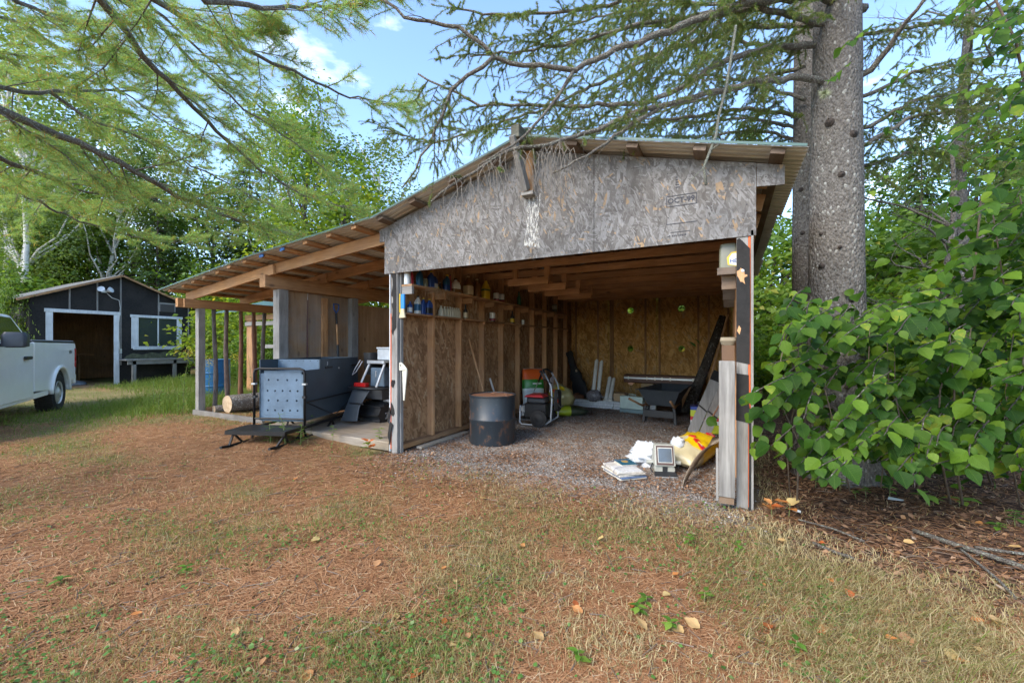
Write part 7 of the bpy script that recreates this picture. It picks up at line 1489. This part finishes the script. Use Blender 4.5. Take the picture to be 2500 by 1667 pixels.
# trim boards, white corner tubes, bag ball, cartons
for i in range(3):
    o = box('painted_plank', (.30 + .02 * i, 4.36 + .01 * i, .012 + .047 * i), (1.515 + .012 * i, 4.48 + .006 * i, .056 + .047 * i), M['white_paint'], None, bevel=.003); tag(o, 'long white trim board along the back, %s of the left stack' % ['bottom', 'middle', 'top'][i], 'board', 'white trim boards in two stacks')
    o = box('painted_plank', (1.53 + .008 * i, 4.345 + .006 * i, .012 + .047 * i), (2.30, 4.46, .056 + .047 * i), M['white_paint'], None, bevel=.003); tag(o, 'short white trim board, %s of the stack behind the mint box' % ['bottom', 'middle', 'top'][i], 'board', 'white trim boards in two stacks')
for i, (u, h) in enumerate(((1449, .78), (1463, .76), (1486, .44), (1497, .42))):
    q = at(u, 843, 8.25); x_ = q.x; t = empty('plastic_tube', 'white plastic tube moulding standing on the boards, %s from left' % ORD[i], 'moulding', (x_, 4.42, .153), group='upright white mouldings'); MB().tube([(0, 0, 0), (.012, .25, h * .96), (.018, .27, h)], [.038, .036, .02], 10).build('tube', plain('off white plastic', (.60, .60, .55), .5), t, smooth=True); MB().lathe([(.05, 0), (.05, .03), (.03, .04)], 10).build('foot', plain('off white plastic', (.60, .60, .55), .5), t)
tag(lumpy(MB(), (1.17, 4.30, .25), (.15, .11, .11), 22, 14, .3, 4.0, 2.0).build('plastic_bag', plain('grey film ball', (.20, .19, .20), .25, wear=.5, scale=30), smooth='all'), 'crumpled grey plastic film ball on the white boards', 'plastic bag')
tag(lumpy(MB(), (.62, 4.9, .10), (.16, .10, .11), 14, 10, .4, 4.0, 6.0).build('leather_boots', plain('brown leather', (.17, .075, .035), .6, wear=.4), smooth='all'), 'brown leather bundle lying beside the instrument case', 'bundle')
tag(box('carton', (1.50, 4.49, .01), (1.73, 4.72, .30), plain('carton', (.42, .30, .17), .8), None, bevel=.004), 'small brown carton behind the mint box', 'box')
mb_ = empty('metal_case', 'flat mint green metal case standing before the boards', 'case', (1.93, 4.12, 0.005), rad(-8)); mt = plain('mint paint', (.47, .58, .52), .4); box('shell', (-.21, -.06, .075), (.21, .06, .30), mt, mb_, bevel=.008); box('base', (-.215, -.065, 0), (.215, .065, .073), plain('teal base', (.16, .24, .25), .45), mb_, bevel=.004); MB().tube([(-.07, 0, .30), (-.06, 0, .33), (.06, 0, .33), (.07, 0, .30)], .008, 7).build('handle', mt, mb_, smooth='all')
tag(box('carton', (1.86, 5.35, .01), (2.10, 5.75, .43), plain('carton', (.42, .30, .17), .8), None, bevel=.004), 'tall brown carton by the back wall under the brown case', 'box')
tag(box('crate', (2.55, 5.35, .01), (2.90, 5.75, .43), M['brown_x'], None, bevel=.004), 'dark wooden crate by the back wall hidden behind the wheelbarrow', 'crate')
gcs = empty('long_case', 'long brown case with a white trim strip along the back wall', 'case', (2.25, 5.50, .435), rad(-2)); bm_ = plain('brown vinyl', (.12, .05, .03), .5)
box('shell', (-.76, -.10, 0), (.76, .10, .17), bm_, gcs, bevel=.015); box('trim_strip', (-.755, -.106, .085), (.755, -.1005, .115), M['zinc'], gcs)
for x_ in (-.66, -.28, -.12, .02, .18, .60): box('latch', (x_ - .014, -.112, .07), (x_ + .014, -.1065, .13), plain('latch cream', (.55, .50, .42), .4, .3), gcs)
def wheelbarrow():
    t = empty('wheelbarrow', 'dark grey wheelbarrow with its handles towards the viewer', 'wheelbarrow', (2.52, 3.28, 0), rad(-8)); tm = plain('grey poly tray', (.055, .064, .072), .5, wear=.2)
    def ring(w0, w1, y0, y1, z0, z1, k=1): return [(-w0 / 2, y0, z0), (w0 / 2, y0, z0), (w1 / 2, y1, z1), (-w1 / 2, y1, z1)]
    outer = [ring(.40, .30, .05, .62, .27, .27), ring(.64, .50, -.08, .95, .53, .55)]; rim = ring(.70, .55, -.115, .985, .53, .55); rim2 = ring(.70, .55, -.115, .985, .515, .535); inn = [ring(.62, .48, -.065, .935, .525, .545), ring(.38, .28, .07, .60, .285, .285)]
    MB().loft([outer[0], outer[1], rim2, rim, inn[0], inn[1]]).build('tray', tm, t, bevel=.02, seg=2)
    for sx in (-1, 1):
        MB().tube([(sx * .30, -.52, .42), (sx * .25, -.1, .28), (sx * .12, .6, .24), (sx * .05, 1.0, .20)], .018, 8).build('handle', M['brown_y'], t, smooth='all')
        lg = MB(); lg.bar((sx * .22, -.02, .27), (sx * .245, -.03, .0), .045, .03, up=(0, 1, 0)); lg.build('leg', M['black'], t, bevel=.005); MB().bar((sx * .20, .12, .27), (sx * .225, .02, .02), .03, .02, up=(0, 1, 0)).build('leg_brace', M['black'], t)
    box('cross_brace', (-.225, -.045, .10), (.225, -.03, .21), M['black'], t, bevel=.006); m_ = Matrix.Translation((0, 1.05, .19)) @ Matrix.Rotation(PI / 2, 4, 'Y'); MB().lathe([(.06, -.04), (.15, -.045), (.185, -.03), (.19, 0), (.185, .03), (.15, .045), (.06, .04)], 24, M=m_).build('wheel', M['rubber'], t, smooth=True)
    box('tray_pan', (-.17, .20, .286), (.17, .55, .292), M['dark'], t)
wheelbarrow()
lg_ = empty('leaning_log', 'dark bark log leaning in the far right corner', 'log', (2.80, 4.50, .0)); MB().tube([(0, 0, 0), (.30, .30, .85), (.58, .62, 1.75)], [.10, .085, .07], 12).build('trunk', M['bark_b'], lg_, smooth='all')
l2 = empty('leaning_pole', 'thin brown pole leaning beside the dark log', 'pole', (3.02, 3.9, 0)); MB().tube([(0, 0, 0), (.24, .35, .9), (.44, .7, 1.75)], .018, 7).build('shaft', M['brown_z'], l2)
def old_ski(label, p, top, w):
    t = empty('old_plank', label, 'plank', p); a = Vector(top) - Vector(p); d = a.normalized(); L_ = a.length; s_ = Vector((1, .15, 0)); s_ = (s_ - d * s_.dot(d)).normalized(); nrm = s_.cross(d); P = []
    for k in range(9): an = PI + PI * k / 8; P.append((math.cos(an) * w / 2, .07 + math.sin(an) * .07))
    P += [(w / 2, L_), (-w / 2, L_)]; n = len(P); V = [s_ * x_ + d * y_ + nrm * e for e in (-.009, .009) for x_, y_ in P]
    MB().add(V, [tuple(range(n)), tuple(range(2 * n - 1, n - 1, -1))] + [(i, i + n, (i + 1) % n + n, (i + 1) % n) for i in range(n)]).build('board', M['old_z'], t, bevel=.002)
    MB().bar(d * (L_ - .13), d * (L_ + .004), w + .006, .024, up=nrm).build('end_cap', M['felt'], t); MB().bar(d * (L_ * .45) - s_ * w * .5, d * (L_ * .40) + s_ * w * .5, .02, .026, up=nrm).build('strap', M['felt'], t); MB().tube([d * .10 + nrm * -.02 - s_ * .03, d * .35 + nrm * -.035, d * .7 + nrm * -.02 + s_ * .03], .006, 6).build('cable', M['steel_grey'], t, smooth='all')
old_ski('weathered grey plank ski with black cap, left of two leaning at right', (3.02, 2.62, .0), (3.36, 2.72, .86), .13); old_ski('weathered grey plank ski leaning right beside its twin', (3.17, 2.22, .0), (3.47, 2.32, .82), .13)
ir = empty('iron_rod', 'rusty iron rod leaning across the plank skis', 'rod', (3.26, 1.98, .28)); MB().tube([(0, 0, 0), (.20, .12, .38)], .010, 7).build('shaft', M['rust'], ir); MB().lathe([(.014, -.006), (.016, .005), (.006, .014)], 8, M=Matrix.Rotation(PI * .75, 4, 'X')).build('knob', M['zinc'], ir)
yp = empty('detergent_box', 'yellow and blue printed box behind the plank skis', 'box', (3.22, 2.92, .005), rad(4)); box('carton', (-.23, -.12, 0), (.23, .12, .36), banded('box print', [(0, (.45, .50, .03)), (.12, (.62, .62, .6)), (.17, (.45, .03, .03)), (.22, (.42, .48, .03)), (.31, (.02, .05, .25))], 2, warp=.0), yp, bevel=.004)
# yellow pet food bag, white bag, viewer, books, bent sheet
pb = empty('pet_food_bag', 'yellow and beige pet food bag slumped on the gravel by the right post', 'bag', (3.02, .80, .10), rot=(rad(7), rad(10), rad(-18)))
def _pf(s, c, x):
    f = s.noise(s.coord(), 3.2, 2); k = s.ramp(s.math('ADD', x.outputs[0], s.math('MULTIPLY', f, .12)), [(-.0, 0.0), (.02, 1.0)], 'CONSTANT'); return s.mix(s.math('MULTIPLY', k, s.ramp(x.outputs[1], [(.22, 0.0), (.24, 1.0)])), c, (.66, .44, .005))
pm = banded('pet food print', [(0, (.46, .40, .24)), (.24, (.46, .40, .24)), (.40, (.66, .44, .005)), (.70, (.60, .62, .64))], 1, .3, .05, _pf)
pillow_bag(.80, .36, .24, amp=.02, seed=9, n=18).build('sack', pm, pb, smooth='all')
redm = plain('badge red', (.50, .012, .02), .4); wt = pc('white')
def badge(x_, y_, w, h, a, txt=None):
    z = .122 * (min(1, math.sin(PI * y_ / .8) ** .5)) * (max(.1, 1 - (abs(x_) / .19) ** 2)) ** .45 + .012; sl = -math.copysign(.55, x_) * abs(x_) / .13
    X = Vector((math.cos(a), math.sin(a), sl * math.cos(a))).normalized(); Yv = Vector((-math.sin(a), math.cos(a), -sl * math.sin(a))).normalized(); P0 = Vector((x_, y_, z)); N_ = X.cross(Yv)
    o = MB().add([P0 - X * w / 2 - Yv * h / 2, P0 + X * w / 2 - Yv * h / 2, P0 + X * w / 2 + Yv * h / 2, P0 - X * w / 2 + Yv * h / 2] + [P0 - N_ * .012 + X * a1 * w / 2 + Yv * b1 * h / 2 for a1, b1 in ((-1, -1), (1, -1), (1, 1), (-1, 1))], [(0, 1, 2, 3), (0, 4, 5, 1), (1, 5, 6, 2), (2, 6, 7, 3), (3, 7, 4, 0)]).build('badge', redm, pb)
    if txt: text('badge_text', txt, h * .6, wt, o, P0, X, Yv, .002)
badge(.10, .30, .16, .055, -.55, 'REAL'); badge(.075, .66, .10, .07, -.5, '17 LB'); badge(-.03, .40, .075, .032, .3)
tag(lumpy(MB(), (2.76, .86, .09), (.20, .13, .13), 40, 28, .5, 4.2, 8.0, flat=-.10).build('plastic_bag', plain('white film', (.56, .59, .62), .35, wear=.15, scale=20), smooth='all'), 'crumpled white plastic bag behind the slide viewer', 'plastic bag')
tag(lumpy(MB(), (3.02, .98, .22), (.07, .06, .07), 16, 12, .4, 3.4, 3.0).build('plastic_bag', plain('white film', (.56, .59, .62), .35, wear=.15, scale=20), smooth='all'), 'small white plastic scrap tucked against the yellow bag', 'plastic bag')
def viewer():
    t = empty('slide_viewer', 'old beige slide viewer with a grey screen on the gravel', 'viewer', (2.95, .56, .012), rad(20)); be = plain('beige plastic', (.36, .36, .31), .5); br_ = plain('brown bezel', (.085, .045, .035), .45)
    MB().add([(-.095, -.02, .085), (.095, -.02, .085), (.095, .16, .07), (-.095, .16, .07), (-.090, .03, .275), (.090, .03, .275), (.08, .14, .265), (-.08, .14, .265)], [(0, 1, 5, 4), (1, 2, 6, 5), (2, 3, 7, 6), (3, 0, 4, 7), (4, 5, 6, 7), (3, 2, 1, 0)]).build('hood', be, t, bevel=.008, seg=2)
    def on_(a, b, off): z = .085 + .19 * b; y = -.02 + .05 * b - off; return (a * .09, y, z)
    def sheet_(nm, a, b0, b1, off, m_): return MB().add([on_(-a, b0, off), on_(a, b0, off), on_(a, b1, off), on_(-a, b1, off)] + [on_(-a, b0, off - .004), on_(a, b0, off - .004), on_(a, b1, off - .004), on_(-a, b1, off - .004)], [(0, 1, 2, 3), (7, 6, 5, 4), (0, 4, 5, 1), (1, 5, 6, 2), (2, 6, 7, 3), (3, 7, 4, 0)]).build(nm, m_, t)
    sheet_('bezel', .86, .06, .95, .004, br_); sheet_('screen_rim', .72, .16, .87, .007, plain('pale rim', (.5, .5, .45), .5)); sheet_('screen', .66, .20, .83, .0095, plain('screen glass', (.10, .12, .14), .12))
    MB().prism([(-.085, 0), (.085, 0), (.095, .05), (.085, .084), (-.085, .084), (-.095, .05)], .0, .15).build('body', be, t, bevel=.006); box('dark_throat', (-.022, -.006, .012), (.022, -.001, .075), M['black'], t); MB().add([(-.10, -.07, .0), (.10, -.07, .0), (.095, .0, .03), (-.095, .0, .03), (-.10, -.07, -.006), (.10, -.07, -.006), (.095, .0, -.006), (-.095, .0, -.006)], [(0, 1, 2, 3), (7, 6, 5, 4), (0, 4, 5, 1), (1, 5, 6, 2), (2, 6, 7, 3), (3, 7, 4, 0)]).build('name_plate', M['black'], t)
    MB().box((-.098, -.0735, -.004), (.098, -.0705, .004)).build('plate_edge', M['zinc'], t)
    for sx in (-1, 1): MB().tube([(sx * .09, .06, .10), (sx * .155, .06, .10)], .02, 12).build('knob', be, t, smooth=True)
    MB().tube([(-.10, .05, .10), (-.13, .0, .06), (-.115, -.01, .02)], .006, 6).build('cord', M['black'], t)
viewer()
bk = empty('book_bundle', 'tied bundle of old books and papers on the gravel', 'books', (2.60, .40, .012), rad(-52)); z = 0; random.seed(5)
for i, (w, d, h, c) in enumerate(((.34, .27, .014, (.50, .47, .40)), (.33, .26, .010, (.09, .14, .25)), (.34, .26, .016, (.52, .48, .41)), (.32, .27, .012, (.45, .40, .33)), (.33, .25, .014, (.56, .52, .46)))):
    box('paper', (-w / 2, -d / 2, 0), (w / 2, d / 2, h), plain('paper %d' % i, c, .8, wear=.25, scale=30), bk, M=Matrix.Translation((random.uniform(-.015, .015), random.uniform(-.015, .015), z)) @ Matrix.Rotation(random.uniform(-.12, .12), 4, 'Z'), bevel=.002); z += h + .0008
bo = box('book', (-.155, -.02, z), (.02, .125, z + .022), plain('book pages', (.52, .48, .40), .8), bk); cv = box('book_cover', (-.16, -.025, z + .0225), (.025, .13, z + .027), plain('teal cover', (.015, .09, .14), .5), bk); MB().lathe([(.032, 0), (.030, .0012)], 18, c=(-.075, .05, z + .0275), sx=1.3).build('emblem', plain('gilt emblem', (.40, .26, .08), .5), cv)
box('open_magazine', (-.01, -.12, z), (.16, .10, z + .012), plain('magazine', (.58, .57, .55), .6, wear=.2, scale=40), bk)
for x_ in (-.10, .09): MB().tube([(x_, -.142, .0), (x_, -.142, .05), (x_ + .01, -.13, z + .02), (x_, -.02, z + .032), (x_, .10, z + .03), (x_, .142, z), (x_, .142, 0)], .0022, 5).build('string', plain('twine', (.14, .14, .19), .8), bk, smooth='all')
bs = empty('bent_sheet', 'brown bent plastic sheet standing beside the right jamb board', 'sheet', (3.13, .28, .0)); rg = []
for i in range(13):
    t_ = i / 12; x_ = .30 * t_ ** 1.3; y_ = .95 * t_; z_ = .26 * t_ ** 1.8; w = .05 + .14 * math.sin(PI * min(1, t_ * 1.1 + .05)); rg.append([(x_ - .10 * t_, y_, z_ + .01), (x_ + .05 * w, y_, z_ + w * .9), (x_ + .05 * w + .004, y_, z_ + w * .9), (x_ - .10 * t_ + .004, y_, z_ + .006)])
MB().loft(rg).build('sheet', plain('tea brown plastic', (.30, .245, .185), .35, wear=.4, scale=5), bs, smooth='all')
cb_ = empty('carton', 'open carton with a paper bag on the right wall shelf', 'box', (3.475, .60, 1.08)); box('shell', (-.05, -.12, 0), (.045, .12, .14), plain('carton dark', (.15, .09, .055), .8), cb_); MB().loft([rr(.10, .18, .03, .141), rr(.13, .22, .03, .18), rr(.12, .20, .03, .21)]).build('paper_bag', plain('paper bag', (.28, .24, .17), .8), cb_, smooth=True)
box('wall_cleat', (3.43, .45, 1.055), (3.53, .78, 1.078), M['brown_y'], gar)
sc2 = empty('paper_scrap', 'white paper scrap on the leaf litter at right', 'litter', (*gp(2185, 1222), .012)); MB().add([(-.05, -.02, 0), (.04, -.03, .006), (.06, .02, 0), (-.03, .03, .008), (-.05, -.02, -.002), (.04, -.03, .004), (.06, .02, -.002), (-.03, .03, .006)], [(0, 1, 2, 3), (7, 6, 5, 4), (0, 4, 5, 1), (1, 5, 6, 2), (2, 6, 7, 3), (3, 7, 4, 0)]).build('sheet', pc('silver'), sc2)
tag(MB().tube([(*gp(1935, 1250), .02), (*gp(1955, 1255), .018)], .009, 8).build('plastic_tube', pc('white')), 'small white plastic tube lying beside the right post', 'litter')
